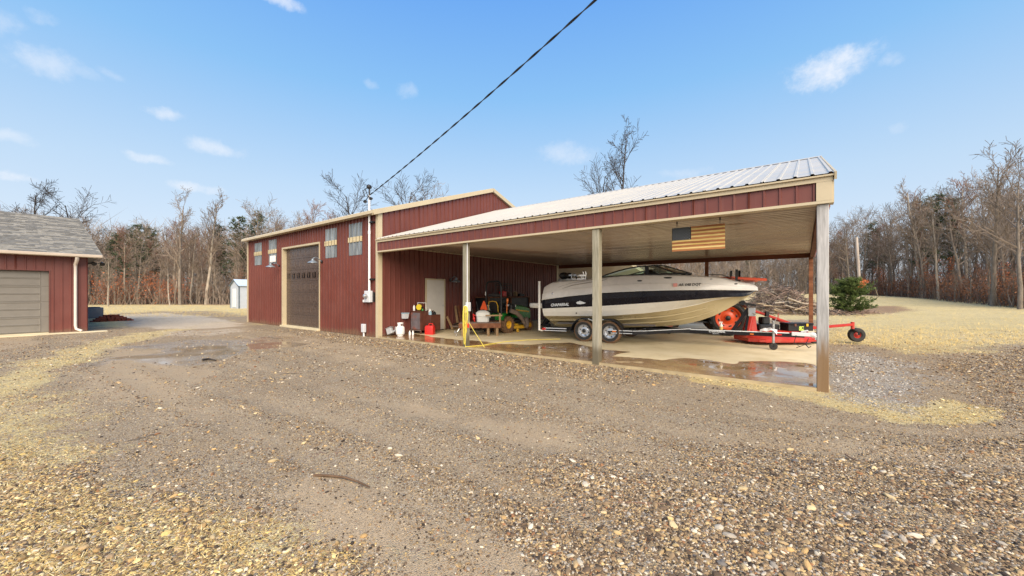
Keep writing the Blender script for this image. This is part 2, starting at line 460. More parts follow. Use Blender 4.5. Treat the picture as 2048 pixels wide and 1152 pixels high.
M_sheet = mat('worn_concrete', (0.62, 0.54, 0.36), 0.75, var=0.1, vscale=1.5, bump=.2)
M_redlens = mat('red_lens', (0.55, 0.02, 0.02), 0.25)
M_amber = mat('amber_lens', (0.75, 0.2, 0.03), 0.25)
M_letterw = mat('silver_lettering', (0.72, 0.76, 0.80), 0.35, var=0.03)
M_letterk = mat('black_lettering', (0.02, 0.02, 0.02), 0.5)
M_sticker = mat('lime_sticker', (0.55, 0.72, 0.10), 0.5)
M_pinkst = mat('faded_red_sticker', (0.72, 0.30, 0.26), 0.5)
M_cloth = mat('white_cloth', (0.72, 0.71, 0.72), 0.9, var=0.1)
M_liquid = mat('amber_liquid', (0.62, 0.42, 0.14), 0.3)
M_polewood = wood('pale_pole_wood', (.36, .30, .25), (.55, .48, .42), 'Z', knots=False)
# ------------------------------------------------------------------ ground
GZ = -0.06
rng = np.random.default_rng(11)
def vnoise(x, y, s, seed=0):
    """cheap smooth value noise, 0..1"""
    x = np.asarray(x, float) / s + 1000.0; y = np.asarray(y, float) / s + 1000.0
    xi = np.floor(x).astype(np.int64); yi = np.floor(y).astype(np.int64)
    fx = x - xi; fy = y - yi; fx = fx * fx * (3 - 2 * fx); fy = fy * fy * (3 - 2 * fy)
    def h(a, b):
        n = (a * 374761393 + b * 668265263 + seed * 1442695041) & 0x7fffffff
        n = ((n ^ (n >> 13)) * 1274126177) & 0x7fffffff
        return ((n ^ (n >> 16)) & 0xffff) / 65535.0
    return (h(xi, yi) * (1 - fx) + h(xi + 1, yi) * fx) * (1 - fy) + (h(xi, yi + 1) * (1 - fx) + h(xi + 1, yi + 1) * fx) * fy
def fbm(x, y, s, seed=0):
    return (vnoise(x, y, s, seed) * .5 + vnoise(x, y, s / 2.1, seed + 7) * .3 + vnoise(x, y, s / 4.3, seed + 19) * .2)
def ground_h(x, y):
    x = np.asarray(x, float); y = np.asarray(y, float)
    h = GZ + 1.55 * np.exp(-((x + 4) ** 2 + (y - 90) ** 2) / 648.0)
    rut = (fbm(x, y, 2.6, 3) - .5) * .05 + (fbm(x, y, .9, 5) - .5) * .022
    near = (x > -25.2) & (x < 1.2) & (y > 6.6) & (y < 21.5)
    d = np.maximum(np.maximum(-25.0 - x, x - .9), np.maximum(7.2 - y, y - 21.3))
    if x.size > 4: rut = rut - .013 * lines_mask(x, y, TRACKS, .17, .22) + .008 * lines_mask(x, y, RIDGES, .10, .25)
    h = h + rut * np.clip(d / 1.2, 0, 1)
    inside = (x > -24.2) & (x < .15) & (y > 8.4) & (y < 20.5)
    return np.where(inside, -0.25, h)
def gh(x, y): return float(ground_h(np.array([x]), np.array([y]))[0])
def poly_mask(x, y, pix, soft, amp=0.0, ns=1.5, seed=1, z=GZ):
    """soft mask of a ground patch whose outline is given as seen points, laid on the ground"""
    P = [on_z(u, v, z) for u, v in pix]
    px = np.array([p.x for p in P]); py = np.array([p.y for p in P])
    ins = np.zeros(x.shape, bool); dmin = np.full(x.shape, 1e9)
    n = len(P)
    for i in range(n):
        x0, y0, x1, y1 = px[i], py[i], px[(i + 1) % n], py[(i + 1) % n]
        c = ((y0 > y) != (y1 > y)) & (x < (x1 - x0) * (y - y0) / (y1 - y0 + 1e-12) + x0)
        ins ^= c
        ex, ey = x1 - x0, y1 - y0
        t = np.clip(((x - x0) * ex + (y - y0) * ey) / (ex * ex + ey * ey + 1e-12), 0, 1)
        dmin = np.minimum(dmin, np.hypot(x - x0 - t * ex, y - y0 - t * ey))
    sd = np.where(ins, dmin, -dmin)
    if amp: sd = sd + (fbm(x, y, ns, seed) - .5) * amp
    t = np.clip(sd / soft * .5 + .5, 0, 1)
    return t * t * (3 - 2 * t)
def lines_mask(x, y, paths, width, soft):
    """soft bands along wheel tracks"""
    m = np.zeros(x.shape)
    for pix in paths:
        P = [on_z(u, v, GZ) for u, v in pix]; dmin = np.full(x.shape, 1e9)
        wob = (fbm(x, y, 1.7, 91) - .5) * .35
        for a, b in zip(P, P[1:]):
            ex, ey = b.x - a.x, b.y - a.y; t = np.clip(((x - a.x) * ex + (y - a.y) * ey) / (ex * ex + ey * ey), 0, 1)
            dmin = np.minimum(dmin, np.hypot(x - a.x - t * ex, y - a.y - t * ey))
        t = np.clip((width + wob * width - dmin) / soft + .5, 0, 1); m = np.maximum(m, t * t * (3 - 2 * t))
    return m
TRACKS = [[(1120, 1200), (900, 1040), (690, 945), (480, 850), (330, 790), (215, 735), (150, 700)], [(1500, 1300), (1180, 1040), (900, 920), (640, 830), (420, 770), (280, 722)],
          [(2300, 960), (1750, 912), (1350, 862), (1050, 790), (800, 735), (620, 700), (480, 672)], [(2300, 860), (1900, 868), (1500, 826), (1180, 768), (900, 716), (700, 690), (520, 662)],
          [(2400, 1120), (1700, 1010), (1250, 930), (900, 840), (640, 770), (470, 722)], [(300, 1152), (260, 1000), (270, 880), (330, 800), (420, 730)]]
RIDGES = [[(u, v + 16 + (v - 640) * .07) for u, v in t] for t in TRACKS]
def mx(*a):
    r = a[0]
    for b in a[1:]: r = np.maximum(r, b)
    return r
def ground_masks(x, y):
    d = np.hypot(x, y)
    woods = poly_mask(x, y, [(-700, 603), (60, 604), (260, 606), (470, 607), (560, 604), (560, 601), (-700, 598)], 2, 2, 5)
    # straw coloured lawn
    back = poly_mask(x, y, [(168, 646), (215, 629), (300, 622), (440, 622), (520, 634), (520, 648), (560, 640), (540, 605), (300, 601), (-300, 604), (-600, 618), (60, 640)], 1.0, 2.0, 3)
    lead = poly_mask(x, y, [(178, 640), (260, 643), (262, 655), (185, 655)], .5, .8, 1)
    strip = poly_mask(x, y, [(395, 650), (470, 640), (330, 668), (205, 702), (120, 742), (30, 800), (-90, 860), (-160, 820), (20, 742), (120, 703), (230, 672)], .25, 1.0, .9, 4)
    strip = strip * .8
    right = poly_mask(x, y, [(1640, 640), (1640, 686), (1725, 690), (1790, 712), (1880, 712), (2010, 690), (2200, 668), (2600, 650), (2600, 606), (1700, 590), (1560, 592), (1300, 596), (1240, 622), (1300, 640)], .5, 1.6, 2, 5)
    strip2 = poly_mask(x, y, [(1380, 742), (1500, 757), (1634, 779), (1720, 795), (1800, 806), (1900, 800), (1980, 820), (1990, 842), (1900, 852), (1760, 838), (1640, 808), (1500, 784), (1380, 762)], .12, .55, .7, 6)
    strip3 = poly_mask(x, y, [(960, 694), (1200, 722), (1380, 744), (1380, 752), (1200, 731), (960, 699)], .08, .2, .6, 8)
    corner = poly_mask(x, y, [(-200, 900), (120, 930), (330, 1010), (520, 1080), (640, 1152), (500, 1300), (-400, 1300), (-500, 950)], .35, 1.0, .9, 9) * .6
    lefty = poly_mask(x, y, [(-400, 760), (0, 752), (110, 790), (190, 900), (100, 1000), (-500, 1000)], .5, 1.2, .9, 9) * .55
    grass = mx(back, lead, strip, right, strip2, strip3 * .9, corner, lefty)
    # pale crushed stone lane
    white = (.35 + .65 * fbm(x, y, 2.4, 71)) * 1.25 * poly_mask(x, y, [(180, 633), (250, 629), (330, 626), (420, 633), (470, 645), (500, 652), (430, 657), (300, 658), (262, 653), (250, 640), (205, 640)], .5, 1.4, 1.5, 11)
    white = mx(white, .55 * poly_mask(x, y, [(320, 662), (480, 655), (520, 662), (430, 672), (330, 672)], .4, 1.2, 1.5, 12))
    white = mx(white, .3 * poly_mask(x, y, [(1830, 668), (2100, 660), (2300, 700), (2100, 705), (1950, 690)], .6, 1.2, 1.5, 12))
    # blue grey chips
    blue = mx(poly_mask(x, y, [(1657, 704), (1745, 708), (1820, 730), (1880, 765), (1850, 800), (1775, 814), (1690, 797), (1659, 785)], .5, 1.6, .6, 13) * .85,
              poly_mask(x, y, [(238, 640), (275, 637), (290, 648), (262, 654), (240, 650)], .6, .9, .8, 14) * .7)
    # puddled, wet mud
    wet = mx(poly_mask(x, y, [(120, 730), (210, 714), (300, 706), (330, 694), (400, 690), (470, 688), (520, 684), (640, 685), (600, 694), (500, 702), (470, 712), (430, 724), (372, 734), (340, 730), (250, 722), (160, 736)], .16, 1.3, 1.3, 15),
             .8 * poly_mask(x, y, [(290, 690), (430, 678), (560, 672), (620, 680), (520, 700), (330, 716)], .35, 2.4, 1.6, 16))
    # bare tan mud
    dirt = mx(poly_mask(x, y, [(70, 668), (150, 668), (190, 695), (215, 722), (180, 760), (250, 790), (330, 800), (420, 760), (330, 700), (200, 690)], .4, 1.2, 1.2, 17),
              poly_mask(x, y, [(150, 745), (330, 760), (480, 820), (560, 880), (500, 900), (330, 830), (180, 800)], .35, 1.2, 1, 18) * .7,
              poly_mask(x, y, [(620, 950), (720, 955), (860, 1030), (1000, 1100), (1100, 1200), (800, 1200), (700, 1060), (560, 1000)], .15, .7, .6, 19),
              poly_mask(x, y, [(820, 800), (1100, 850), (1350, 905), (1250, 925), (1000, 890), (800, 830)], .25, .9, .9, 20) * .7,
              poly_mask(x, y, [(1300, 860), (1700, 880), (2100, 900), (2100, 935), (1700, 920), (1400, 905)], .25, .7, .9, 21) * .6,
              poly_mask(x, y, [(560, 660), (760, 700), (900, 760), (760, 745), (560, 690)], .4, 1.0, 1, 22) * .6)
    # loose coarse stones
    coarse = mx(poly_mask(x, y, [(1150, 930), (1400, 880), (1800, 880), (2300, 800), (2500, 1300), (1000, 1300), (1050, 1050)], .5, 1.6, .8, 23),
                poly_mask(x, y, [(-300, 930), (150, 930), (400, 1020), (700, 1180), (700, 1300), (-600, 1300)], .4, 1.2, .7, 24),
                .8 * poly_mask(x, y, [(500, 640), (560, 648), (757, 676), (1000, 700), (1200, 730), (1350, 750), (1250, 770), (1050, 745), (800, 712), (640, 680), (500, 660)], .3, .8, .7, 25),
                poly_mask(x, y, [(1900, 720), (2100, 690), (2400, 800), (2100, 900), (1930, 800)], .5, 1, .8, 26) * .8)
    leaf = mx(poly_mask(x, y, [(-700, 606), (60, 607), (260, 609), (470, 610), (560, 606), (560, 602), (-700, 600)], 2, 3, 4, 27),
              poly_mask(x, y, [(1660, 622), (1700, 616), (1800, 616), (1830, 622), (1760, 628), (1660, 630)], 1.2, 1.5, 2, 28),
              poly_mask(x, y, [(1850, 604), (2100, 616), (2700, 650), (2700, 640), (2100, 605), (1850, 598)], 1, 2, 3, 28))
    tk = lines_mask(x, y, TRACKS, .17, .22) * (.35 + .65 * fbm(x, y, 1.6, 44)); rg_ = lines_mask(x, y, RIDGES, .10, .22) * (.3 + .7 * fbm(x, y, .8, 45))
    yard = (1 - grass) * (1 - blue)
    dirt = mx(dirt, .7 * tk * yard) * (1 - .4 * rg_); coarse = mx(coarse * (1 - .6 * tk), .5 * rg_ * yard)
    dirt = mx(dirt, .9 * poly_mask(x, y, [(-60, 668), (70, 670), (80, 690), (0, 700), (-200, 720)], .3, .8, .8, 29))
    return grass, white, blue, wet, dirt, coarse, leaf

def ground_material():
    m = bpy.data.materials.new('gravel_and_straw_ground'); m.use_nodes = True
    nt = NT(m.node_tree); bs = nt.n['Principled BSDF']
    P = nt.node('ShaderNodeTexCoord').outputs['Object']
    def att(n):
        a = nt.node('ShaderNodeAttribute', attribute_name=n); s = nt.node('ShaderNodeSeparateColor'); nt.put(s.inputs[0], a.outputs['Color'])
        return s.outputs
    A, Bm = att('cover_a'), att('cover_b')
    lf = nt.node('ShaderNodeAttribute', attribute_name='cover_c').outputs['Fac']
    fine = nt.noise(P, 2.2, 8.0, 0.7)
    mid = nt.noise(P, 0.55, 6.0, 0.6)
    vor = nt.node('ShaderNodeTexVoronoi', feature='F1'); nt.put(vor.inputs['Vector'], P); vor.inputs['Scale'].default_value = 46
    cell = nt.node('ShaderNodeSeparateColor'); nt.put(cell.inputs[0], vor.outputs['Color'])
    def edge(f, w=0.9):                       # break a soft patch edge into ragged grains
        return nt.maprange(nt.math('MULTIPLY_ADD', nt.math('SUBTRACT', cell.outputs[2], 0.5), w * .45, nt.math('MULTIPLY_ADD', nt.math('SUBTRACT', fine, 0.5), w * 2.2, f)), 0.30, 0.70)
    vor2 = nt.node('ShaderNodeTexVoronoi', feature='F1'); nt.put(vor2.inputs['Vector'], P); vor2.inputs['Scale'].default_value = 105
    cell2 = nt.node('ShaderNodeSeparateColor'); nt.put(cell2.inputs[0], vor2.outputs['Color'])
    mud = nt.mix(nt.maprange(mid, .3, .7), (.345, .252, .145), (.50, .385, .24))
    mud = nt.mix(nt.maprange(fine, .35, .75, 0, .6), mud, (.225, .155, .088))
    st = [(0.0, (.055, .042, .034)), (.2, (.14, .10, .07)), (.42, (.26, .19, .12)), (.62, (.38, .285, .175)), (.78, (.50, .38, .20)), (.9, (.42, .38, .33)), (1.0, (.68, .60, .47))]
    stones = nt.ramp(cell.outputs[0], st); grit = nt.ramp(cell2.outputs[0], st)
    gmask = nt.maprange(nt.math('MULTIPLY_ADD', cell2.outputs[1], .55, fine), .52, .80)
    col = nt.mix(nt.math('MULTIPLY', gmask, .85), mud, grit)
    cm = nt.math('MULTIPLY', edge(Bm[2]), nt.maprange(cell.outputs[1], .15, .4))
    col = nt.mix(nt.math('MULTIPLY', cm, .85), col, stones)
    col = nt.mix(nt.math('MULTIPLY', edge(Bm[1], .6), .75), col, nt.mix(fine, (.41, .30, .18), (.51, .39, .25)))
    straw = nt.mix(nt.noise(P, 9.0, 6.0, .7), (.58, .45, .18), (.76, .64, .34))
    straw = nt.mix(nt.maprange(nt.noise(P, .35, 4.0), .45, .75, 0, .5), straw, (.52, .41, .155))
    straw = nt.mix(nt.maprange(nt.noise(P, 1.3, 5.0), .56, .74, 0, .55), straw, (.30, .215, .11))
    col = nt.mix(nt.math('MULTIPLY', edge(A[0], 1.5), .82), col, straw)
    col = nt.mix(nt.math('MULTIPLY', edge(A[1], .9), .9), col, nt.mix(cell2.outputs[2], (.46, .385, .28), (.68, .585, .45)))
    col = nt.mix(nt.math('MULTIPLY', edge(A[2], 1.4), .7), col, nt.mix(cell2.outputs[0], (.20, .19, .18), (.50, .47, .43)))
    col = nt.mix(nt.math('MULTIPLY', edge(lf, 1.2), .85), col, nt.mix(cell.outputs[1], (.15, .075, .04), (.33, .20, .12)))
    wet = edge(Bm[0], .55)
    pud = nt.maprange(nt.math('MULTIPLY_ADD', nt.noise(P, 1.3, 4.0), 1.0, Bm[0]), 1.22, 1.5)
    col = nt.mix(nt.math('MULTIPLY', wet, .30), col, nt.vmath('SCALE', col, scale=.6))
    nt.put(bs.inputs['Base Color'], col)
    rough = nt.mix(wet, (.92,) * 3, (.24,) * 3); rough = nt.mix(pud, rough, (.10,) * 3)
    nt.put(bs.inputs['Roughness'], rough)
    bs.inputs['Specular IOR Level'].default_value = .45
    hgt = nt.math('MULTIPLY_ADD', vor.outputs['Distance'], nt.math('MULTIPLY', cm, -1.0), nt.math('MULTIPLY', nt.math('MULTIPLY', vor2.outputs['Distance'], -.5), gmask))
    hgt = nt.math('ADD', hgt, nt.math('MULTIPLY', fine, .55))
    b = nt.node('ShaderNodeBump'); b.inputs['Distance'].default_value = .022
    nt.put(b.inputs['Strength'], nt.mix(pud, nt.mix(wet, (1.0,) * 3, (.35,) * 3), (.02,) * 3))
    nt.put(b.inputs['Height'], hgt); nt.l.new(b.outputs[0], bs.inputs['Normal'])
    return m
M_ground = ground_material()

def axis(segs):
    a = []
    for lo, hi, st in segs: a.append(np.arange(lo, hi - 1e-6, st))
    a.append([segs[-1][1]]); return np.concatenate(a)
def grid_mesh(name, xs, ys, hfun):
    X, Y = np.meshgrid(xs, ys); nx, ny = len(xs), len(ys)
    Z = hfun(X, Y)
    co = np.stack([X, Y, Z], -1).reshape(-1, 3)
    i = np.arange(nx * ny).reshape(ny, nx)
    f = np.stack([i[:-1, :-1], i[:-1, 1:], i[1:, 1:], i[1:, :-1]], -1).reshape(-1, 4)
    me = bpy.data.meshes.new(name)
    me.vertices.add(len(co)); me.vertices.foreach_set('co', co.ravel())
    me.loops.add(f.size); me.loops.foreach_set('vertex_index', f.ravel())
    me.polygons.add(len(f)); me.polygons.foreach_set('loop_start', np.arange(0, f.size, 4)); me.polygons.foreach_set('loop_total', np.full(len(f), 4))
    me.polygons.foreach_set('use_smooth', np.ones(len(f), bool))
    me.update(calc_edges=True)
    return me, co
def col_attr(me, name, r, g, b):
    a = me.attributes.new(name, 'FLOAT_COLOR', 'POINT')
    a.data.foreach_set('color', np.stack([r, g, b, np.ones_like(r)], -1).astype(np.float32).ravel())
xs = axis([(-900, -160, 60), (-160, -60, 5), (-60, -28, .6), (-28, -14, .28), (-14, 6, .12), (6, 24, .45), (24, 60, 3), (60, 180, 10), (180, 900, 60)])
ys = axis([(-900, -60, 60), (-60, -6, 4), (-6, 0, .5), (0, 9.2, .12), (9.2, 22, .4), (22, 60, .8), (60, 130, 3), (130, 900, 55)])
gme, gco = grid_mesh('ground', xs, ys, ground_h)
gm = ground_masks(gco[:, 0], gco[:, 1])
col_attr(gme, 'cover_a', gm[0], gm[1], gm[2]); col_attr(gme, 'cover_b', gm[3], gm[4], gm[5])
_c = gme.attributes.new('cover_c', 'FLOAT', 'POINT'); _c.data.foreach_set('value', gm[6].astype(np.float32))
gme.materials.append(M_ground)
ground = tag(link('ground', gme), 'brown gravel yard with straw coloured grass and puddled mud', kind='structure')

# concrete slab under the open shed, with rain blown in along its front
def slab_material():
    m = bpy.data.materials.new('rain_wet_concrete'); m.use_nodes = True
    nt = NT(m.node_tree); bs = nt.n['Principled BSDF']
    P = nt.node('ShaderNodeTexCoord').outputs['Object']
    w = nt.node('ShaderNodeAttribute', attribute_name='wet').outputs['Fac']
    n = nt.noise(P, 1.1, 7.0, .62); n2 = nt.noise(nt.scaled(P, (.5, 1.6, 1)), 2.4, 5.0, .6)
    dry = nt.mix(nt.maprange(n, .3, .7), (.60, .50, .30), (.74, .64, .43))
    dry = nt.mix(nt.maprange(nt.noise(P, .45, 4.0), .5, .8, 0, .55), dry, (.50, .39, .21))
    dry = nt.mix(nt.maprange(n2, .64, .70, 0, .75), dry, (.22, .105, .055))
    wc = nt.mix(nt.maprange(n, .35, .65), (.22, .125, .060), (.37, .255, .125))
    wet = nt.maprange(nt.math('MULTIPLY_ADD', nt.math('SUBTRACT', n, .5), 1.5, w), .40, .62)
    pud = nt.maprange(nt.math('MULTIPLY_ADD', nt.math('SUBTRACT', nt.noise(P, 1.7, 4.0, .6), .5), 2.6, w), .82, 1.15)
    nt.put(bs.inputs['Base Color'], nt.mix(wet, dry, wc))
    r = nt.mix(wet, (.72,) * 3, (.13,) * 3); nt.put(bs.inputs['Roughness'], nt.mix(pud, r, (.025,) * 3))
    b = nt.node('ShaderNodeBump'); b.inputs['Distance'].default_value = .006; nt.put(b.inputs['Strength'], nt.mix(pud, (.5,) * 3, (0,) * 3))
    nt.put(b.inputs['Height'], nt.noise(P, 30.0, 5.0)); nt.l.new(b.outputs[0], bs.inputs['Normal'])
    return m
SX0, SX1, SY0, SY1 = -12.05, 0.34, 8.03, 20.95
sxs = axis([(SX0, SX1, .09)]); sys_ = axis([(SY0, 13.0, .07), (13.0, SY1, .4)])
sme, sco = grid_mesh('slab', sxs, sys_, lambda x, y: np.zeros_like(x))
W1 = [(745, 662), (842, 668.5), (875, 676), (930, 681), (1000, 688), (1062, 690), (1085, 686.5), (1140, 685), (1165, 690), (1200, 697), (1262, 704), (1232, 712), (1180, 717), (1090, 708), (1000, 698), (900, 686), (800, 676), (745, 676)]
W2 = [(1305, 722), (1370, 716.5), (1425, 720), (1470, 729), (1485, 723), (1560, 721.5), (1640, 729), (1640, 775), (1500, 757), (1380, 742), (1290, 730)]
W3 = [(1436, 680), (1485, 680), (1494, 686), (1452, 688)]
W4 = [(745, 662), (1000, 686), (1300, 718), (1645, 748), (1645, 780), (1300, 745), (1000, 705), (745, 680)]
wv = mx(.74 * poly_mask(sco[:, 0], sco[:, 1], W4, .25, .5, .7, 35, 0), poly_mask(sco[:, 0], sco[:, 1], W1, .16, .35, .5, 31, 0), poly_mask(sco[:, 0], sco[:, 1], W2, .10, .25, .5, 32, 0), .46 * poly_mask(sco[:, 0], sco[:, 1], W3, .12, .2, .4, 33, 0))
_c = sme.attributes.new('wet', 'FLOAT', 'POINT'); _c.data.foreach_set('value', wv.astype(np.float32))
_m = slab_material(); sme.materials.append(_m)
slab = tag(link('concrete_slab', sme), 'cream concrete slab of the open shed with wet brown front edge', kind='structure')
b = B(); b.box((SX0, SY0, -.28), (SX1, SY0 + .12, -.003)); b.box((SX1 - .12, SY0 + .12, -.28), (SX1, SY1, -.003)); b.box((SX0, SY1 - .1, -.28), (SX1 - .12, SY1, -.003))
b.obj('slab_edge', mat('damp_concrete_edge', (.40, .32, .19), .6, var=.2, vscale=3), slab)
# ------------------------------------------------------------------ metal sheeting
PITCH = 0.2286
def ribs(a, b, o, rib=.028, w=.021):
    """profile (t, height) of ribbed sheet between a and b, ribs at o + k * PITCH"""
    out = [(a, 0.0)]
    k = math.ceil((a - o - 1e-6) / PITCH)
    while True:
        c = o + k * PITCH
        if c > b + 1e-6: break
        for dt, h in ((-w, 0), (-w * .6, rib), (w * .6, rib), (w, 0)):
            t = c + dt
            if a < t < b: out.append((t, h))
        k += 1
    # two faint stiffening lines in every flat
    out.append((b, 0.0))
    return out
def sheet(a, b, o, lo, hi, place, rib=.028, w=.021, div=1):
    m = B(); pr = ribs(a, b, o, rib, w); rows = []
    for t, h in pr:
        z0 = lo(t) if callable(lo) else lo; z1 = hi(t) if callable(hi) else hi
        rows.append([place(t, h, z0 + (z1 - z0) * i / div) for i in range(div + 1)])
    m.loft(rows)
    return m
def sheets(name, mat_, parent, a, b, o, lo, hi, place, step=PITCH * 4, rib=.028, w=.021):
    """a run of sheets side by side, each its own object; laps hidden in the ribs"""
    t = a; edges = [a]
    k = math.ceil((a - o + .3) / step)
    while o + k * step < b - .15:
        edges.append(o + k * step); k += 1
    edges.append(b)
    for e0, e1 in zip(edges, edges[1:]):
        sheet(e0, e1, o, lo, hi, place, rib, w).obj(name, mat_, parent)

# ------------------------------------------------------------------ workshop
X0, X1, YF, YB = -24.55, -12.2, 8.12, 20.75
EAVE, RY, PEAK = 4.47, 14.435, 6.56
SL = (PEAK - EAVE) / (RY - YF)
ws = thing('workshop', 'tall dark red metal workshop with brown overhead door and gable end', 'workshop', (X0 / 2 + X1 / 2, RY, 0))
fr = lambda t, h, z: (t, YF - h, z)
DX0, DX1, DZ = -20.05, -16.5, 3.66
O = X1
def rows_front(a, b, lo, hi): sheets('siding_panel', M_red, ws, a, b, O, lo, hi, fr, rib=.038, w=.019)
rows_front(X0, DX0 - .10, -.05, EAVE); rows_front(DX0 - .10, DX1 + .04, DZ + .08, EAVE); rows_front(DX1 + .04, X1, -.05, EAVE)
gab = lambda t: EAVE + SL * (t - YF) if t < RY else PEAK - SL * (t - RY)
sheets('siding_panel', M_red, ws, YF, YB, YF, 0.0, gab, lambda t, h, z: (X1 + h, t, z), rib=.034, w=.019)
b = B(); b.box((X0 + .02, YB - .1, -.1), (X1 - .02, YB, EAVE)); b.box((X0, YF + .25, -.1), (X0 + .1, YB - .1, EAVE))
b.box((X0 + .1, YF + .02, DZ + .1), (X1 - .04, YF + .1, EAVE - .02)); b.box((X0 + .1, YF + .02, -.1), (DX0 - .12, YF + .1, DZ + .1)); b.box((DX1 + .06, YF + .02, -.1), (X1 - .04, YF + .1, DZ + .1))
b.box((X1 - .1, YF + .1, -.1), (X1 - .03, YB - .1, EAVE - .1))
b.prism([(YF + .2, EAVE - .1), (YB - .2, EAVE - .1), (RY, PEAK - .12)], X1 - .1, X1 - .04, Matrix(((0, 0, 1, 0), (1, 0, 0, 0), (0, 1, 0, 0), (0, 0, 0, 1))))
b.obj('wall_frame', M_red, ws)
# roof
OH = .28
rl = math.hypot(RY - YF + OH, SL * (RY - YF + OH)); dy, dz = (RY - YF + OH) / rl, SL * (RY - YF + OH) / rl
ez = EAVE + .10 - SL * OH
sheets('roof_panel', M_roof, ws, X0 - .12, X1 + .12, O, 0, rl, lambda t, h, s: (t, YF - OH + dy * s - dz * h, ez + dz * s + dy * h), rib=.024)
sheets('roof_panel', M_roof, ws, X0 - .12, X1 + .12, O, 0, rl, lambda t, h, s: (t, YB + OH - dy * s + dz * h, ez + dz * s + dy * h), rib=.024)
# trims
b = B(); b.box((X0 - .02, YF - .035, -.06), (X0 + .10, YF + .03, EAVE - .002)); b.box((X0 - .03, YF + .031, -.06), (X0 - .001, YF + .14, EAVE)); b.obj('corner_trim', M_trim, ws)
b = B(); b.box((X1 - .115, YF - .04, -.08), (X1 + .035, YF + .004, EAVE + .03)); b.box((X1 + .001, YF + .005, -.08), (X1 + .034, YF + .135, EAVE + .05)); b.obj('corner_trim', M_trim, ws)
b = B(); b.box((X1 + .001, YB - .12, -.08), (X1 + .04, YB + .035, EAVE)); b.obj('corner_trim', M_trim, ws)
b = B(); b.box((X0 - .05, YF - OH - .02, ez - .105), (X1 + .11, YF - OH + .02, ez - .004)); b.box((X0, YF - OH + .021, ez - .10), (X1 + .10, YF - .036, ez - .07)); b.obj('eave_trim', M_trim, ws)
for sgn in (1, -1):
    y0 = YF - OH if sgn > 0 else YB + OH
    b = B(); p = Vector((X1 + .10, y0, ez - .075)); q = Vector((X1 + .10, RY, ez + dz * rl - .075)); b.beam(p, q, .05, .17)
    p.x = q.x = X1 + .04; p.z -= .06; q.z -= .06; b.beam(p, q, .07, .05)
    b.obj('rake_trim', M_trim, ws)
# overhead door: frame, slab of seven sections, raised panels, arched lights
b = B(); b.box((DX0 - .10, YF - .03, -.05), (DX0 - .001, YF + .20, DZ + .08)); b.obj('door_trim', M_trim, ws)
b = B(); b.box((DX1 + .001, YF - .03, -.05), (DX1 + .045, YF + .20, DZ + .08)); b.obj('door_trim', M_trim, ws)
b = B(); b.box((DX0, YF - .03, DZ), (DX1, YF + .20, DZ + .08)); b.obj('door_trim', M_trim, ws)
b = B(); b.box((DX0 - .1, YF - .12, -.2), (DX1 + .05, YF + .24, .012)); b.obj('door_sill', M_sheet, ws)
dr = B(); sec = DZ / 7
for i in range(7): dr.box((DX0 + .001, YF + .15, i * sec + .006 + .012), (DX1 - .001, YF + .198, (i + 1) * sec + .003))
dr.box((DX0, YF + .165, .01), (DX1, YF + .197, DZ - .002))
door = dr.obj('overhead_door', M_door_br, ws, bevel=.004)
NCOL = 7; cw = (DX1 - DX0) / NCOL
pan = B(); w2, h2 = cw * .74, sec * .62
pan.loft([[(-w2 / 2, 0, -h2 / 2), (w2 / 2, 0, -h2 / 2), (w2 / 2, 0, h2 / 2), (-w2 / 2, 0, h2 / 2)],
          [(-w2 / 2 + .03, .034, -h2 / 2 + .03), (w2 / 2 - .03, .034, -h2 / 2 + .03), (w2 / 2 - .03, .034, h2 / 2 - .03), (-w2 / 2 + .03, .034, h2 / 2 - .03)],
          [(-w2 / 2 + .055, -.004, -h2 / 2 + .055), (w2 / 2 - .055, -.004, -h2 / 2 + .055), (w2 / 2 - .055, -.004, h2 / 2 - .055), (-w2 / 2 + .055, -.004, h2 / 2 - .055)]], True)
pan.f.append((8, 9, 10, 11)); pan.m.append(0)
pan.loft([[(-w2 / 2, 0, -h2 / 2), (w2 / 2, 0, -h2 / 2), (w2 / 2, 0, h2 / 2), (-w2 / 2, 0, h2 / 2)], [(-w2 / 2 - .012, .03, -h2 / 2 - .012), (w2 / 2 + .012, .03, -h2 / 2 - .012), (w2 / 2 + .012, .03, h2 / 2 + .012), (-w2 / 2 - .012, .03, h2 / 2 + .012)]], True)
pme = pan.mesh('raised_panel', M_door_br)
ar = B(); arch = [(-.17, -.13), (.17, -.13)] + [(.17 * math.cos(t) * (1 if abs(math.cos(t)) > .01 else 0), -.02 + .19 * math.sin(t)) for t in np.linspace(0, math.pi, 9)]
ar.prism(arch, -.004, .012, Matrix(((1, 0, 0, 0), (0, 0, 1, 0), (0, 1, 0, 0), (0, 0, 0, 1))))
ame = ar.mesh('arched_light', M_darkglass)
sf = B(); sf.box((-w2 / 2, -.006, -h2 / 2), (w2 / 2, .006, -h2 / 2 + .035)); sf.box((-w2 / 2, -.006, h2 / 2 - .03), (w2 / 2, .006, h2 / 2))
sf.box((-w2 / 2, -.006, -h2 / 2 + .0351), (-w2 / 2 + .025, .006, h2 / 2 - .0301)); sf.box((w2 / 2 - .025, -.006, -h2 / 2 + .0351), (w2 / 2, .006, h2 / 2 - .0301))
for t in (60, 90, 120): sf.beam((0, -.008, -.12), (.17 * math.cos(rad(t)), -.008, -.02 + .17 * math.sin(rad(t))), .014, .01)
fme = sf.mesh('light_surround', M_door_br)
for i in range(7):
    for j in range(NCOL):
        c = (DX0 + cw * (j + .5), YF + .144, sec * (i + .5))
        for nm, me_ in ((('arched_light', ame), ('light_surround', fme)) if i == 4 else (('raised_panel', pme),)):
            o = link(nm, me_, door); o.location = c
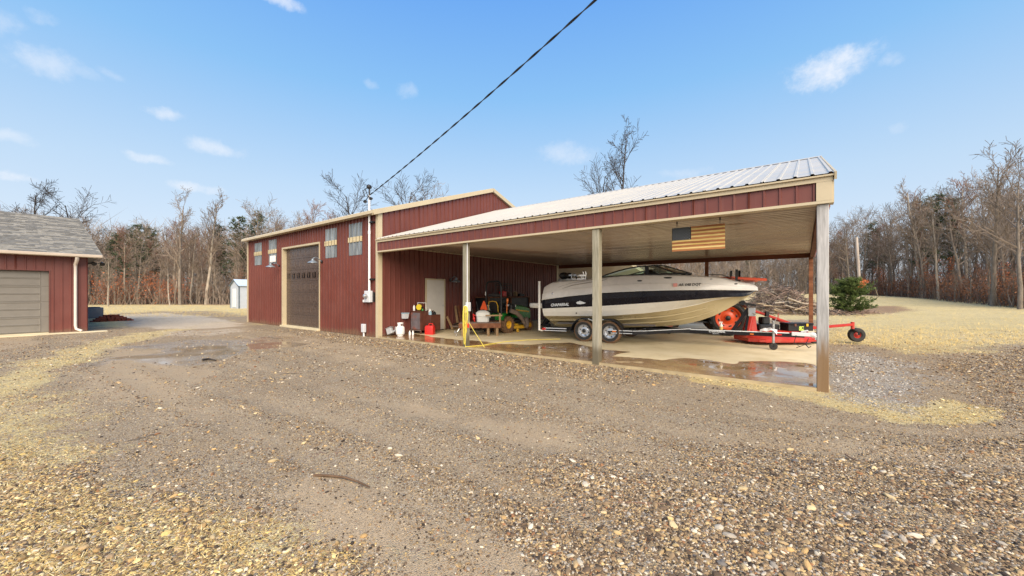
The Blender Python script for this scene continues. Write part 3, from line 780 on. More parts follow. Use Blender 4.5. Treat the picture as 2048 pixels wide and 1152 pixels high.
# clear corrugated lights with the girt showing across them
for c0, z0, z1 in ((-23.63, 3.03, 4.20), (-21.77, 3.03, 4.22), (-16.05, 3.0, 4.20), (-14.20, 3.0, 4.22)):
    k = round((c0 - O) / PITCH); a = O + k * PITCH + PITCH * .5; bb = a + PITCH * 4
    w_ = sheet(a, bb, O, z0, z1, lambda t, h, z: (t, YF - h - .012, z), rib=.040, w=.024).obj('clear_panel', M_polycarb, ws)
    g = B(); g.box((a - .01, YF - .052, z0 + .50), (bb + .01, YF - .012, z0 + .70)); g.obj('girt', M_girt, w_, bevel=.004)
# walk door in the gable end
b = B(); y0, y1 = 10.30, 11.24
b.box((X1 + .03, y0, .03), (X1 + .055, y1, 2.08)); wd = b.obj('walk_door', M_offwhite, ws, bevel=.004)
b = B(); b.lathe([(.0, 0), (.03, .0), (.03, .012), (.012, .016), (.012, .04), (.028, .05), (.03, .065), (.018, .078), (0, .08)], 12, axis_m((X1 + .055, y1 - .08, 1.02), (1, 0, 0))); b.obj('door_knob', M_steel, wd, smooth=40)
b = B(); b.box((X1 + .022, y0 - .06, 0.001), (X1 + .07, y0 - .002, 2.14)); b.box((X1 + .022, y1 + .002, .001), (X1 + .07, y1 + .06, 2.14)); b.box((X1 + .022, y0 - .002, 2.082), (X1 + .07, y1 + .002, 2.14)); b.obj('door_frame', M_trim, ws)

# ------------------------------------------------------------------ open shed against the gable
cp = thing('open_shed', 'open sided metal roofed shed on wood posts beside the workshop', 'open shed', (-6, RY, 0))
CX0, CX1 = -12.12, 0.36
CE, CPK, CY0, CY1 = 3.44, 5.52, 8.02, 20.85
CEIL = 3.29
OHC = .10
crl = math.hypot(RY - CY0 + OHC, CPK - CE); cdy, cdz = (RY - CY0 + OHC) / crl, (CPK - CE) / crl
sheets('roof_panel', M_roof, cp, CX0 + .01, CX1 + .05, CX1 - .02, 0, crl, lambda t, h, s: (t, CY0 - OHC + cdy * s - cdz * h, CE + .02 + cdz * s + cdy * h), rib=.021, w=.03)
sheets('roof_panel', M_roof, cp, CX0 + .01, CX1 + .05, CX1 - .02, 0, crl, lambda t, h, s: (t, CY1 + OHC - cdy * s + cdz * h, CE + .02 + cdz * s + cdy * h), rib=.021, w=.03)
b = B(); zz = CE + .02 + cdz * crl
b.loft([[(x, RY - .16, zz - .035), (x, RY, zz + .035), (x, RY + .16, zz - .035)] for x in (CX0 + .02, CX1 + .06)]); b.obj('ridge_cap', M_roof, cp)
# front fascia
sheets('fascia_panel', M_red, cp, CX0, CX1 - .20, CX1 - .20 - PITCH * .12, 3.04, 3.37, lambda t, h, z: (t, CY0 - h, z), rib=.022)
b = B(); b.box((CX0, CY0 - .05, 3.345), (CX1 + .01, CY0 - .021, 3.445)); b.box((CX0, CY0 - .09, 3.42), (CX1 + .04, CY0 - .0505, 3.447)); b.obj('eave_trim', M_trim, cp)
b = B(); b.box((CX0, CY0 - .045, 2.995), (CX1, CY0 + .15, 3.040)); b.obj('fascia_trim', M_trim, cp)
b = B(); b.box((CX1 - .20, CY0 - .047, 3.0405), (CX1 - .001, CY0 - .022, 3.344)); b.box((CX1, CY0 - .03, 3.0), (CX1 + .025, CY0 + .2, 3.40)); b.obj('corner_trim', M_trim, cp)
b = B(); b.box((CX0, CY0 + .002, 3.045), (CX1 - .03, CY0 + .045, 3.40)); b.box((CX0, CY0 + .155, 3.0), (CX1 - .03, CY0 + .2, CEIL - .003)); b.obj('front_beam', M_beam, cp)
# right end: rake board, side fascia and gable sheeting
b = B()
for y0 in (CY0 - OHC, CY1 + OHC): b.beam((CX1 + .04, y0, CE - .03), (CX1 + .04, RY, CE - .03 + cdz * crl), .03, .12)
b.obj('rake_trim', M_trim, cp)
gz = lambda t: CE - .02 + (CPK - CE) * (1 - abs(t - RY) / (RY - CY0))
sheets('siding_panel', M_red, cp, CY0 + .2, CY1 - .05, CY0, 3.05, gz, lambda t, h, z: (CX1 + h - .02, t, z))
b = B(); b.box((CX1 - .15, CY0 + .21, 3.05), (CX1 - .03, 20.68, CEIL - .003)); b.obj('side_beam', M_beam, cp)
b = B(); b.box((CX0 + .05, 20.69, 3.06), (CX1 - .03, 20.80, CEIL + .1)); b.obj('rear_beam', M_beam, cp)
# flat sheeted ceiling, sheets running along the front
t = CY0 + .2
while t < 20.6:
    e = min(t + PITCH * 4, 20.68)
    sheet(t, e, CY0, CX0 + .03, CX1 - .16, lambda tt, h, s: (s, tt, CEIL - h * 1.0), rib=.042, w=.034).obj('ceiling_panel', M_ceil, cp)
    t = e
b = B(); b.box((CX0 - .04, CY0 + .2, CEIL - .05), (CX0 + .03, 20.68, CEIL + .02)); b.obj('ceiling_trim', M_trim, cp)
# posts
def post(x, y, s, z1, m, base=-.2):
    q = B(); q.box((x - s / 2, y - s / 2, base), (x + s / 2, y + s / 2, z1)); return q.obj('post', m, cp, bevel=.008)
post(-7.84, 8.12, .145, 2.993, M_post_l); post(-3.73, 8.10, .165, 2.993, M_post_l); post(.245, 8.10, .155, 2.993, M_post_r)
post(-3.785, 20.75, .15, 3.058, M_oldwood); post(.24, 20.76, .15, 3.058, M_oldwood)

# ------------------------------------------------------------------ low roof beyond the open shed (rear lean-to of the workshop)
rs = thing('rear_lean_to', 'low lean-to roof with pale ceiling behind the open shed', 'lean-to', (-13, 26, 0))
b = B(); b.loft([[(-24, YB + .1, 4.2), (-24, 30.2, 2.62)], [(-9.2, YB + .1, 4.2), (-9.2, 30.2, 2.62)]]); b.loft([[(-24, YB + .1, 4.3), (-24, 30.3, 2.72)], [(-9.2, YB + .1, 4.3), (-9.2, 30.3, 2.72)]])
b.obj('roof', M_roof, rs)
b = B(); b.beam((-9.17, YB + .1, 4.2), (-9.17, 30.3, 2.64), .05, .22); b.beam((-24, 30.3, 2.62), (-9.1, 30.3, 2.62), .05, .2); b.obj('rake_trim', M_trim, rs)
b = B(); b.box((-24, 30.0, 2.35), (-9.3, 30.12, 2.6)); b.obj('beam', M_beam, rs)
for x in (-9.4, -13.5, -18): q = B(); q.box((x - .08, 29.98, -.3), (x + .08, 30.14, 2.35)); q.obj('post', M_oldwood, rs)
b = B(); b.box((-24, 29.7, -.1), (-12.5, 29.8, 2.2)); b.obj('siding_panel', M_red, rs)

# ------------------------------------------------------------------ garage on the left
GR = rad(88.0)
gar = thing('garage', 'low dark red garage with shingled roof and taupe door', 'garage', (-23.72, 2.06, 0), GR)
GM = ROOTM[gar.name]
def gpt(x, y, z): return GM @ Vector((x, y, z))
def gobj(bld, name, m, parent=gar, **k):
    bld.v = [tuple(GM @ Vector(v)) for v in bld.v]; return bld.obj(name, m, parent, **k)
GE, GL, GD = 3.02, -9.5, 9.5            # eave, left end, depth
gd0, gd1, gdz = -6.1, -1.02, 2.42        # door opening
gf = lambda t, h, z: tuple(GM @ Vector((t, -h, z)))
for a, b_, lo, hi in ((GL, gd0, -.1, GE), (gd0, gd1, gdz, GE), (gd1, 0, -.1, GE)):
    sheets('siding_panel', M_red, gar, a, b_, 0.0, lo, hi, gf, rib=.016, w=.03)
b = B(); b.box((GL, .02, -.1), (gd0 - .01, .12, GE)); b.box((gd1 + .01, .02, -.1), (-.03, .12, GE)); b.box((gd0 - .01, .02, gdz + .01), (gd1 + .01, .12, GE)); b.box((-.12, .12, -.1), (-.03, GD, GE)); b.box((GL, GD - .1, -.1), (-.12, GD, GE)); gobj(b, 'wall_frame', M_red)
sheets('siding_panel', M_red, gar, 0, GD, 0, -.1, GE, lambda t, h, z: tuple(GM @ Vector((h, t, z))), rib=.016, w=.03)
# sectional door, four sections with long raised panels
b = B()
for i in range(4): b.box((gd0 + .001, .16, i * gdz / 4 + .004), (gd1 - .001, .2, (i + 1) * gdz / 4 - .004))
b.box((gd0, .172, .0), (gd1, .198, gdz)); gdoor = gobj(b, 'overhead_door', M_door_gr, bevel=.004)
pw, ph = 1.02, gdz / 4 * .40
p = B(); p.loft([[(-pw / 2, 0, -ph / 2), (pw / 2, 0, -ph / 2), (pw / 2, 0, ph / 2), (-pw / 2, 0, ph / 2)], [(-pw / 2 + .03, .022, -ph / 2 + .03), (pw / 2 - .03, .022, -ph / 2 + .03), (pw / 2 - .03, .022, ph / 2 - .03), (-pw / 2 + .03, .022, ph / 2 - .03)]], True)
p.f.append((4, 5, 6, 7)); p.m.append(0)
p.loft([[(-pw / 2, 0, -ph / 2), (pw / 2, 0, -ph / 2), (pw / 2, 0, ph / 2), (-pw / 2, 0, ph / 2)], [(-pw / 2 - .015, .03, -ph / 2 - .015), (pw / 2 + .015, .03, -ph / 2 - .015), (pw / 2 + .015, .03, ph / 2 + .015), (-pw / 2 - .015, .03, ph / 2 + .015)]], True)
gpm = p.mesh('raised_panel', M_door_gr)
for i in range(4):
    for j in range(4):
        for hh in (.28, .74):
            o = link('raised_panel', gpm, gdoor)
            o.matrix_basis = GM @ Matrix.Translation((gd1 - .12 - 1.25 * (j + .5) + .02, .146, (i + hh) * gdz / 4))
b = B(); b.box((gd0 - .03, -.012, -.02), (gd0 - .001, .19, gdz + .03)); b.box((gd1 + .001, -.012, -.02), (gd1 + .03, .19, gdz + .03)); b.box((gd0, -.012, gdz + .001), (gd1, .19, gdz + .03)); gobj(b, 'door_trim', M_red)
# roof: steep-ended hip with shingle courses
ov = .45; half = 5.0; GP = 2.12; gin = .42
def course(side, f0, f1, lift):
    """one strip of roof between two heights, butt edge a little proud"""
    x0a = GL - ov + gin * f0; x1a = ov - .05 - gin * f0; x0b = GL - ov + gin * f1; x1b = ov - .05 - gin * f1
    y = lambda f: -ov + (half + ov) * f if side > 0 else GD + ov - (GD + ov - half) * f
    z = lambda f: GE + .10 + GP * f
    return [(x0a, y(f0), z(f0) + lift), (x1a, y(f0), z(f0) + lift), (x1b, y(f1), z(f1)), (x0b, y(f1), z(f1))]
NC = 34
r = B()
for i in range(NC):
    q = course(1, i / NC, (i + 1) / NC, .014); r.add(q + [(q[0][0], q[0][1], q[0][2] - .016), (q[1][0], q[1][1], q[1][2] - .016)], [(0, 1, 2, 3), (4, 5, 1, 0)])
q = course(-1, 0, 1, 0); r.add(q, [(0, 1, 2, 3)])
q1, q2 = course(1, 0, 1, 0), course(-1, 0, 1, 0)
r.add([q1[1], q2[1], q1[2], q2[2]], [(0, 1, 2)]); r.add([q1[0], q2[0], q1[3]], [(0, 1, 2)])
r.box((GL - ov + .02, -ov + .02, GE + .04), (ov - .07, GD + ov - .02, GE + .095))
roof = gobj(r, 'roof', M_shingle)
tabs = B(); rr = random.Random(5)              # cut tabs of the upper layer, each course broken into shingles
for i in range(NC):
    f0, f1 = i / NC, (i + .94) / NC; x = GL * .72 + rr.uniform(0, .3)
    while x < ov - .1 - gin * f1:
        wd_ = .31; e = min(x + wd_, ov - .06 - gin * f1)
        l = rr.uniform(.019, .026)
        yy = lambda f: -ov + (half + ov) * f; zz_ = lambda f: GE + .10 + GP * f
        if rr.random() < .55: tabs.add([(x, yy(f0) - .004, zz_(f0) + l), (e - .008, yy(f0) - .004, zz_(f0) + l), (e - .008, yy(f1), zz_(f1) + .006), (x, yy(f1), zz_(f1) + .006)], [(0, 1, 2, 3)])
        x += wd_
tb = gobj(tabs, 'shingle', mat('darker_grey_shingle', (.175, .17, .155), .92, var=.3, vscale=5), roof); tb['kind'] = 'stuff'
b = B(); b.box((GL - ov, -ov - .10, GE - .02), (ov - .04, -ov + .015, GE + .10)); gobj(b, 'gutter', M_gutter, bevel=.02)
b = B(); b.box((GL - ov, -ov + .02, GE - .01), (ov - .07, -.03, GE + .02)); gobj(b, 'soffit', M_gutter)
b = B(); b.tube([gpt(-.30, -ov - .03, GE - .02), gpt(-.30, -ov + .02, GE - .12), gpt(-.33, -.09, GE - .30), gpt(-.33, -.075, GE - .45), gpt(-.33, -.075, .22), gpt(-.31, -.10, .08), gpt(-.16, -.22, .0)], [.055, .06, .06, .05, .05, .05, .05], 8); b.obj('downspout', M_downsp, gar, smooth=50)
b = B(); b.box((-7.2, -.55, -.16), (.55, -.03, -.028)); b.box((gd0, -.029, -.16), (gd1, .2, -.012)); ap = gobj(b, 'concrete_apron', M_sheet, None, bevel=.01)
tag(ap, 'cream concrete apron in front of the garage door', kind='structure')
fl = thing('flood_light', 'black twin flood light under the garage eave', 'flood light', gpt(.1, .2, GE - .2))
b = B(); b.tube([gpt(.005, .2, GE - .22), gpt(.16, .18, GE - .22)], .03, 8); b.obj('bracket', M_black, fl)
for dx in (.18, .42):
    b = B(); p0 = gpt(dx, .1, GE - .20); d = (gpt(dx + .1, -.5, GE - .6) - p0).normalized()
    b.lathe([(.03, -.06), (.05, 0), (.085, .10), (.08, .11), (0, .10)], 12, axis_m(p0, d)); b.tube([gpt(.12, .18, GE - .22), p0], .014, 6); b.obj('lamp_head', M_black, fl, smooth=40)

# ------------------------------------------------------------------ small shed far left
sx, sy = -46.2, 14.5
sz = gh(sx, sy)
sh = thing('garden_shed', 'small pale blue shed with white door behind the workshop corner', 'shed', (sx, sy, sz))
W_, D_, SE, SP = 2.5, 3.6, 2.36, 2.95
b = B(); b.box((sx - W_, sy, sz - .1), (sx, sy + D_, sz + SE)); T = Matrix(((1, 0, 0, 0), (0, 0, 1, 0), (0, 1, 0, 0), (0, 0, 0, 1)))
b.prism([(sx - W_, sz + SE), (sx, sz + SE), (sx - W_ / 2, sz + SP)], sy, sy + D_, T); b.obj('wall', M_shedblue, sh)
b = B(); b.loft([[(sx + .14, y, sz + SE - .06), (sx - W_ / 2, y, sz + SP + .05), (sx - W_ - .14, y, sz + SE - .06)] for y in (sy - .12, sy + D_ + .12)]); b.loft([[(sx + .14, y, sz + SE - .02), (sx - W_ / 2, y, sz + SP + .1), (sx - W_ - .14, y, sz + SE - .02)] for y in (sy - .12, sy + D_ + .12)]); b.obj('roof', M_shedroof, sh)
b = B(); b.beam((sx + .12, sy - .1, sz + SE - .06), (sx - W_ / 2, sy - .1, sz + SP + .02), .04, .1); b.beam((sx - W_ - .12, sy - .1, sz + SE - .06), (sx - W_ / 2, sy - .1, sz + SP + .02), .04, .1); b.box((sx - .07, sy - .03, sz), (sx + .03, sy + .06, sz + SE)); b.box((sx - W_ - .03, sy - .03, sz), (sx - W_ + .06, sy + .06, sz + SE)); b.obj('trim', M_shedtrim, sh)
b = B(); b.box((sx - 1.72, sy - .05, sz + .12), (sx - .82, sy - .004, sz + 2.05)); dd = b.obj('door', M_white, sh, bevel=.006)
b = B(); b.ball((sx - .92, sy - .08, sz + 1.1), .04); b.obj('door_knob', M_steel, dd)
b = B(); wy0, wy1, wz0, wz1 = sy + .75, sy + 1.75, sz + .98, sz + 1.98
b.box((sx + .004, wy0, wz0), (sx + .05, wy0 + .1, wz1)); b.box((sx + .004, wy1 - .1, wz0), (sx + .05, wy1, wz1)); b.box((sx + .004, wy0 + .1, wz0), (sx + .05, wy1 - .1, wz0 + .1)); b.box((sx + .004, wy0 + .1, wz1 - .1), (sx + .05, wy1 - .1, wz1)); b.box((sx + .004, wy0 + .1, (wz0 + wz1) / 2 - .05), (sx + .05, wy1 - .1, (wz0 + wz1) / 2 + .05)); b.box((sx + .004, (wy0 + wy1) / 2 - .025, wz0 + .1), (sx + .045, (wy0 + wy1) / 2 + .025, wz1 - .1))
wf = b.obj('window', M_white, sh); b = B(); b.box((sx + .003, wy0 + .08, wz0 + .08), (sx + .012, wy1 - .08, wz1 - .08)); b.obj('pane', M_darkglass, wf)
# ------------------------------------------------------------------ things fixed to the workshop
def barn_lamp(x, y, z, out, label, flip=1):
    """gooseneck barn light: wall plate, curved arm, dished shade, globe"""
    out = Vector(out); L = thing('barn_lamp', label, 'lamp', (x, y, z), 0, 'barn lamps on the red walls')
    p = Vector((x, y, z))
    b = B(); b.lathe([(.0, 0), (.065, 0), (.065, .02), (.03, .035), (0, .035)], 14, axis_m(p, out)); b.obj('wall_plate', M_black, L, smooth=40)
    b = B(); b.tube([p + out * .02, p + out * .12 + Vector((0, 0, .10)), p + out * .26 + Vector((0, 0, .17)), p + out * .36 + Vector((0, 0, .12)), p + out * .38 + Vector((0, 0, .05))], .016, 8); b.obj('arm', M_lampgrey, L, smooth=60)
    c = p + out * .38
    b = B(); b.lathe([(.03, .09), (.05, .085), (.055, .03), (.10, .0), (.19, -.05), (.205, -.085), (.198, -.085), (.18, -.052), (.09, -.005), (.04, .02), (0, .02)], 20, Matrix.Translation(c)); b.obj('shade', M_lampgrey, L, smooth=40)
    b = B(); b.ball(c + Vector((0, 0, -.04)), (.045, .045, .06)); b.obj('globe', M_bulb, L, smooth=60)
    return L
barn_lamp(-20.45, YF - .02, 2.88, (0, -1, 0), 'grey barn lamp on the wall to the far side of the brown door')
barn_lamp(-16.25, YF - .02, 2.88, (0, -1, 0), 'grey barn lamp on the wall to the near side of the brown door')
barn_lamp(X1 + .02, 11.62, 2.10, (1, 0, 0), 'barn lamp on the dark red wall beside the white walk door')
wb = thing('wall_box', 'square white box on the wall over the far barn lamp', 'wall box', (-21.05, YF - .02, 3.08))
b = B(); b.box((-21.33, YF - .11, 3.09), (-20.80, YF - .025, 3.40)); b.obj('case', M_white, wb, bevel=.012)
b = B(); b.tube([(-20.95, YF - .03, 3.08), (-20.95, YF - .07, 3.02), (-20.80, YF - .07, 2.98)], .015, 6); b.obj('conduit', M_steel, wb)
# electric service: meter can, disconnect, mast, weatherhead
ms = thing('electric_meter', 'grey electric meter box with white mast on the red wall corner', 'electric meter', (-12.66, YF - .03, 1.2))
b = B(); b.box((-12.86, YF - .16, 1.21), (-12.52, YF - .022, 1.63)); b.obj('meter_can', M_lightgrey, ms, bevel=.012)
b = B(); b.lathe([(0, 0), (.085, 0), (.085, .03), (.075, .05), (.075, .10), (.05, .125), (0, .13)], 18, axis_m((-12.70, YF - .16, 1.44), (0, -1, 0))); b.obj('meter_dial', M_steel, ms, smooth=40)
b = B(); b.box((-13.06, YF - .10, 1.205), (-12.865, YF - .022, 1.30)); b.obj('disconnect_box', M_white, ms, bevel=.01)
b = B(); b.box((-12.45, YF - .06, 1.23), (-12.38, YF - .022, 1.58)); b.obj('ground_box', M_black, ms)
b = B(); b.tube([(-12.63, YF - .09, 1.63), (-12.63, YF - .09, 3.7)], .042, 10); b.tube([(-12.63, YF - .09, 3.70), (-12.63, YF - .09, 3.82)], .052, 10); b.tube([(-12.63, YF - .09, 3.82), (-12.63, YF - .09, 5.12)], .040, 10); b.obj('mast', M_mastw, ms, smooth=60)
for z in (2.05, 4.12):
    b = B(); b.box((-12.60, YF - .12, z - .02), (-12.36, YF - .022, z + .025)); b.cbox((-12.43, YF - .1, z), (.1, .08, .06)); b.obj('mast_bracket', M_black, ms)
b = B(); b.ball((-12.63, YF - .10, 5.42), (.085, .10, .085)); b.tube([(-12.63, YF - .09, 5.12), (-12.63, YF - .09, 5.36)], .03, 8); b.tube([(-12.63, YF - .12, 5.40), (-12.60, YF - .28, 5.30), (-12.55, YF - .20, 5.05), (-12.44, YF - .16, 5.0)], .014, 6); b.tube([(-12.63, YF - .14, 5.40), (-12.70, YF - .30, 5.25), (-12.72, YF - .22, 5.06)], .014, 6)
b.obj('weatherhead', M_black, ms, smooth=50)
b = B(); b.ball((-12.86, YF - .12, 4.92), (.09, .06, .06)); b.tube([(-12.86, YF - .12, 4.92), (-12.63, YF - .12, 5.08)], .016, 6); b.tube([(-12.63, YF - .12, 5.08), (-12.38, YF - .2, 4.92)], .016, 6); b.ball((-12.36, YF - .2, 4.93), (.10, .05, .05), M=None); b.obj('service_clamp', M_black, ms)
# overhead wire to the mast, with the bare neutral wrapped by the two legs
pl = B(); A0, A1 = Vector((-12.60, YF - .16, 5.06)), Vector((8.5, 3.0, 8.1)); pts = []
for i in range(71):
    t = i / 70; p = A0.lerp(A1, t); p.z += -.62 * 4 * t * (1 - t) * .55; pts.append(p)
pl.tube(pts, .010, 6)
for ph in (0, math.pi):
    q = [];
    for i in range(421):
        t = i / 420; p = A0.lerp(A1, t); p.z += -.62 * 4 * t * (1 - t) * .55; a = t * 46 * 2 * math.pi / 2 + ph
        q.append(p + Vector((.3 * math.cos(a), .95 * math.cos(a), math.sin(a))) * .012)
    pl.tube(q, .0085, 4)
tag(pl.obj('power_line', mat('black_wire', (.012, .012, .013), .6)), 'black twisted power line slung from the workshop mast across the sky', 'power line')
jb = thing('junction_box', 'small pale box on a stub pipe at the foot of the red wall', 'junction box', (-13.02, YF - .1, -.06))
b = B(); b.box((-13.12, YF - .13, .09), (-12.93, YF - .025, .40)); b.obj('case', M_lightgrey, jb, bevel=.012); b = B(); b.tube([(-13.02, YF - .07, -.12), (-13.02, YF - .07, .09)], .032, 8); b.obj('pipe', M_white, jb)
# ------------------------------------------------------------------ hanging wooden flag
fx0, fx1, fz0, fz1, fy = -2.19, -1.215, 2.41, 2.90, 8.42
fg = thing('wooden_flag', 'wooden slat flag of stripes and stars hung under the shed front', 'flag sign', ((fx0 + fx1) / 2, fy, fz0))
sh_ = (fz1 - fz0) / 13; cxr = fx0 + (fx1 - fx0) * .375
for i in range(13):
    z1 = fz1 - i * sh_; x0 = cxr + .002 if i < 7 else fx0
    b = B(); b.box((x0, fy - .012 - .002 * (i % 2), z1 - sh_ + .0015), (fx1, fy + .008, z1 - .0015)); b.obj('slat', M_flag_d if i % 2 == 0 else M_flag_l, fg, bevel=.002)
b = B(); b.box((fx0, fy - .014, fz1 - 7 * sh_ + .002), (cxr, fy + .008, fz1 - .002)); un = b.obj('union_board', M_flag_b, fg)
b = B(); uw, uh = cxr - fx0, 7 * sh_
for r_ in range(9):
    for c_ in range(6 if r_ % 2 == 0 else 5):
        cx_ = fx0 + uw * ((c_ + .5) / 6 if r_ % 2 == 0 else (c_ + 1) / 6); cz_ = fz1 - uh * (r_ + .7) / 9.4
        b.prism([(cx_ + (.009 if k % 2 == 0 else .004) * math.sin(k * math.pi / 5), cz_ + (.009 if k % 2 == 0 else .004) * math.cos(k * math.pi / 5)) for k in range(10)], fy - .0165, fy - .013, Matrix(((1, 0, 0, 0), (0, 0, 1, 0), (0, 1, 0, 0), (0, 0, 0, 1))))
st_ = b.obj('stars', M_letterw, un); st_['kind'] = 'stuff'
b = B(); b.box((fx0 + .1, fy + .009, fz0 + .03), (fx0 + .14, fy + .03, fz1 - .02)); b.box((fx1 - .14, fy + .009, fz0 + .03), (fx1 - .1, fy + .03, fz1 - .02)); b.obj('batten', M_flag_d, fg)
for x in (fx0 + .09, fx1 - .09):
    b = B(); b.tube([(x, fy + .02, fz1 - .03), (x, fy + .02, fz1 + .06), (x, fy + .02, CEIL - .02)], .006, 5); b.ball((x, fy + .02, fz1 + .10), (.014, .01, .04)); b.obj('hanger', M_black, fg)
# ------------------------------------------------------------------ yellow cord, outlet and conduit on the first post
px, py = -7.84, 8.12
oc = thing('post_outlet', 'grey outlet box and conduit on the near side post', 'outlet', (px + .1, py, 1.1))
b = B(); b.tube([(px + .095, py - .05, 1.28), (px + .095, py - .05, 2.99)], .017, 8); b.obj('conduit', M_lightgrey, oc, smooth=60)
b = B(); b.box((px + .074, py - .11, 1.02), (px + .16, py + .03, 1.28)); b.obj('box', M_lightgrey, oc, bevel=.01)
b = B(); b.box((px + .07, py - .15, .98), (px + .18, py - .112, 1.20)); b.obj('cover', M_white, oc, bevel=.01)
ec = thing('extension_cord', 'yellow extension cord looped from the post down onto the wet slab', 'cord', (px + .15, py - .1, 0))
b = B(); rr = random.Random(2); c0 = Vector((px + .12, py - .13, 1.18))
def loop(w, d, dx, tw):
    pts = []
    for i in range(25):
        t = i / 24; a = t * 2 * math.pi
        pts.append(c0 + Vector((dx + w * math.sin(a) * (.55 + .45 * (1 - math.cos(a)) / 2), -.03 - .02 * tw + .02 * math.sin(a * 2), -d * (1 - math.cos(a)) / 2)))
    return pts
for w, d, dx, tw in ((.075, .80, .02, 0), (.09, .70, .03, 1), (.07, 1.10, -.0, 2), (.06, .95, .03, 3), (.10, .52, .04, 1), (.05, 1.12, .01, 1)): b.tube(loop(w, d, dx, tw), .0105, 6)
b.tube([c0 + Vector((.13, -.03, -.45)), c0 + Vector((.30, .05, -.75)), c0 + Vector((.46, .12, -1.0)), c0 + Vector((.55, .17, -1.165))], .008, 6)
g0 = [c0 + Vector((-.0, -.03, -1.10)), c0 + Vector((.02, -.05, -1.165)), on_z(965, 690.5, .012), on_z(985, 687, .012), on_z(1010, 683.5, .012), on_z(1050, 680, .012), on_z(1120, 678, .012)]
b.tube(g0, .010, 6); b.obj('cord', M_cord, ec, smooth=70)
b = B(); b.box(c0 + Vector((.10, -.06, -.62)), c0 + Vector((.15, -.02, -.50))); b.box(c0 + Vector((.06, -.08, -.58)), c0 + Vector((.10, -.03, -.46))); b.obj('plug', M_canred, ec, bevel=.01)
# ------------------------------------------------------------------ by the gable wall: cabinet and what stands round it
def on_wall(u, v): return on_x(u, v, X1 + .02)
cb = thing('steel_cabinet', 'rusty brown steel cabinet with scuffed front beside the white door', 'cabinet', (-11.75, 9.55, 0))
cx0, cx1, cy0, cy1 = -12.05, -11.46, 9.42, 10.05
b = B(); b.box((cx0, cy0, .13), (cx1, cy1, .84)); b.box((cx0 - .03, cy0 - .03, .841), (cx1 + .02, cy1 + .02, .87)); b.obj('case', M_rust, cb, bevel=.006)
b = B(); b.box((cx0 + .035, cy0 - .012, .17), (cx1 - .035, cy0 - .001, .80)); b.obj('door', M_rustgrey, cb, bevel=.004)
b = B(); b.box((cx1 - .03, cy0 + .28, .13), (cx1 + .24, cy1 + .15, .72)); b.obj('side_box', M_rust, cb, bevel=.006)
for x in (cx0 + .07, cx1 - .07):
    for y in (cy0 + .07, cy1 - .07):
        b = B(); b.tube([(x, y, 0), (x, y, .13)], [.035, .045], 8); b.obj('leg', M_rust, cb)
b = B(); b.box((cx0 - .01, cy0 - .015, .12), (cx1 + .01, cy0 + .02, .15)); b.obj('base_rail', M_greyw, cb)
tz = .871
bt = thing('bottle', 'white bottle standing at the left end of the rusty cabinet', 'bottle', (-11.96, 9.52, tz)); b = B(); b.lathe([(0, 0), (.042, 0), (.042, .15), (.028, .18), (.018, .19), (.018, .215), (.0, .215)], 12, Matrix.Translation((-11.96, 9.52, tz))); b.obj('body', M_white, bt, smooth=40)
fx = thing('reel_stand', 'white pipe stand on top of the rusty cabinet', 'stand', (-11.75, 9.72, tz)); b = B(); b.tube([(-12.0, 9.72, tz), (-12.0, 9.72, tz + .30), (-11.5, 9.72, tz + .30), (-11.5, 9.72, tz)], .014, 6); b.obj('frame', M_white, fx)
yr = thing('yellow_reel', 'yellow tape reel on top of the rusty cabinet', 'reel', (-11.76, 9.6, tz)); b = B(); b.lathe([(0, -.03), (.05, -.03), (.115, -.028), (.12, 0), (.115, .028), (.05, .03), (0, .03)], 18, axis_m((-11.76, 9.60, tz + .135), (.3, -1, 0))); b.obj('housing', M_yreel, yr, smooth=40)
b = B(); b.cbox((-11.76, 9.6, tz + .015), (.16, .08, .03)); b.tube([(-11.76, 9.6, tz + .25), (-11.72, 9.58, tz + .285), (-11.68, 9.58, tz + .25)], .012, 6); b.obj('handle', M_black, yr)
gb = thing('bottle', 'small green and black bottle on the cabinet top', 'bottle', (-11.56, 9.6, tz)); b = B(); b.lathe([(0, 0), (.035, 0), (.04, .05), (.02, .09), (0, .1)], 10, Matrix.Translation((-11.56, 9.60, tz))); b.obj('body', M_green, gb, smooth=40)
b = B(); b.box((-11.58, 9.55, tz + .1), (-11.53, 9.62, tz + .15)); b.obj('head', M_black, gb)
cz = .721
for i, (dx, dy, h, m_, lb) in enumerate(((.05, .42, .22, M_white, 'white jug on the low side box of the cabinet'), (.16, .34, .15, M_bluepl, 'pale blue jug at the front of the cabinet side box'), (.18, .52, .12, M_black, 'black tub at the back of the cabinet side box'))):
    p = (cx1 + dx, cy0 + dy, cz); t = thing('jug', lb, 'jug', p); b = B(); b.lathe([(0, 0), (.062, 0), (.065, h * .6), (.03, h * .85), (.022, h), (0, h)], 12, Matrix.Translation(p)); b.obj('body', m_, t, smooth=40)
    b = B(); b.tube([(p[0] + .03, p[1] - .02, p[2] + h * .9), (p[0] + .085, p[1] - .03, p[2] + h * .75), (p[0] + .066, p[1] - .025, p[2] + h * .45)], .009, 6); b.obj('handle', m_, t)
wx = thing('wall_bin', 'small pale plastic bin hung on the red wall left of the cabinet', 'bin', (X1 + .1, 9.12, .6)); b = B(); c = on_wall(807, 632)
b.loft([[(X1 + .025, c.y - .085, .58), (X1 + .2, c.y - .085, .58), (X1 + .2, c.y + .085, .58), (X1 + .025, c.y + .085, .58)], [(X1 + .025, c.y - .10, .78), (X1 + .23, c.y - .10, .78), (X1 + .23, c.y + .10, .78), (X1 + .025, c.y + .10, .78)]], True); b.f.append((0, 1, 2, 3)); b.m.append(0); b.obj('bin', M_lightgrey, wx)
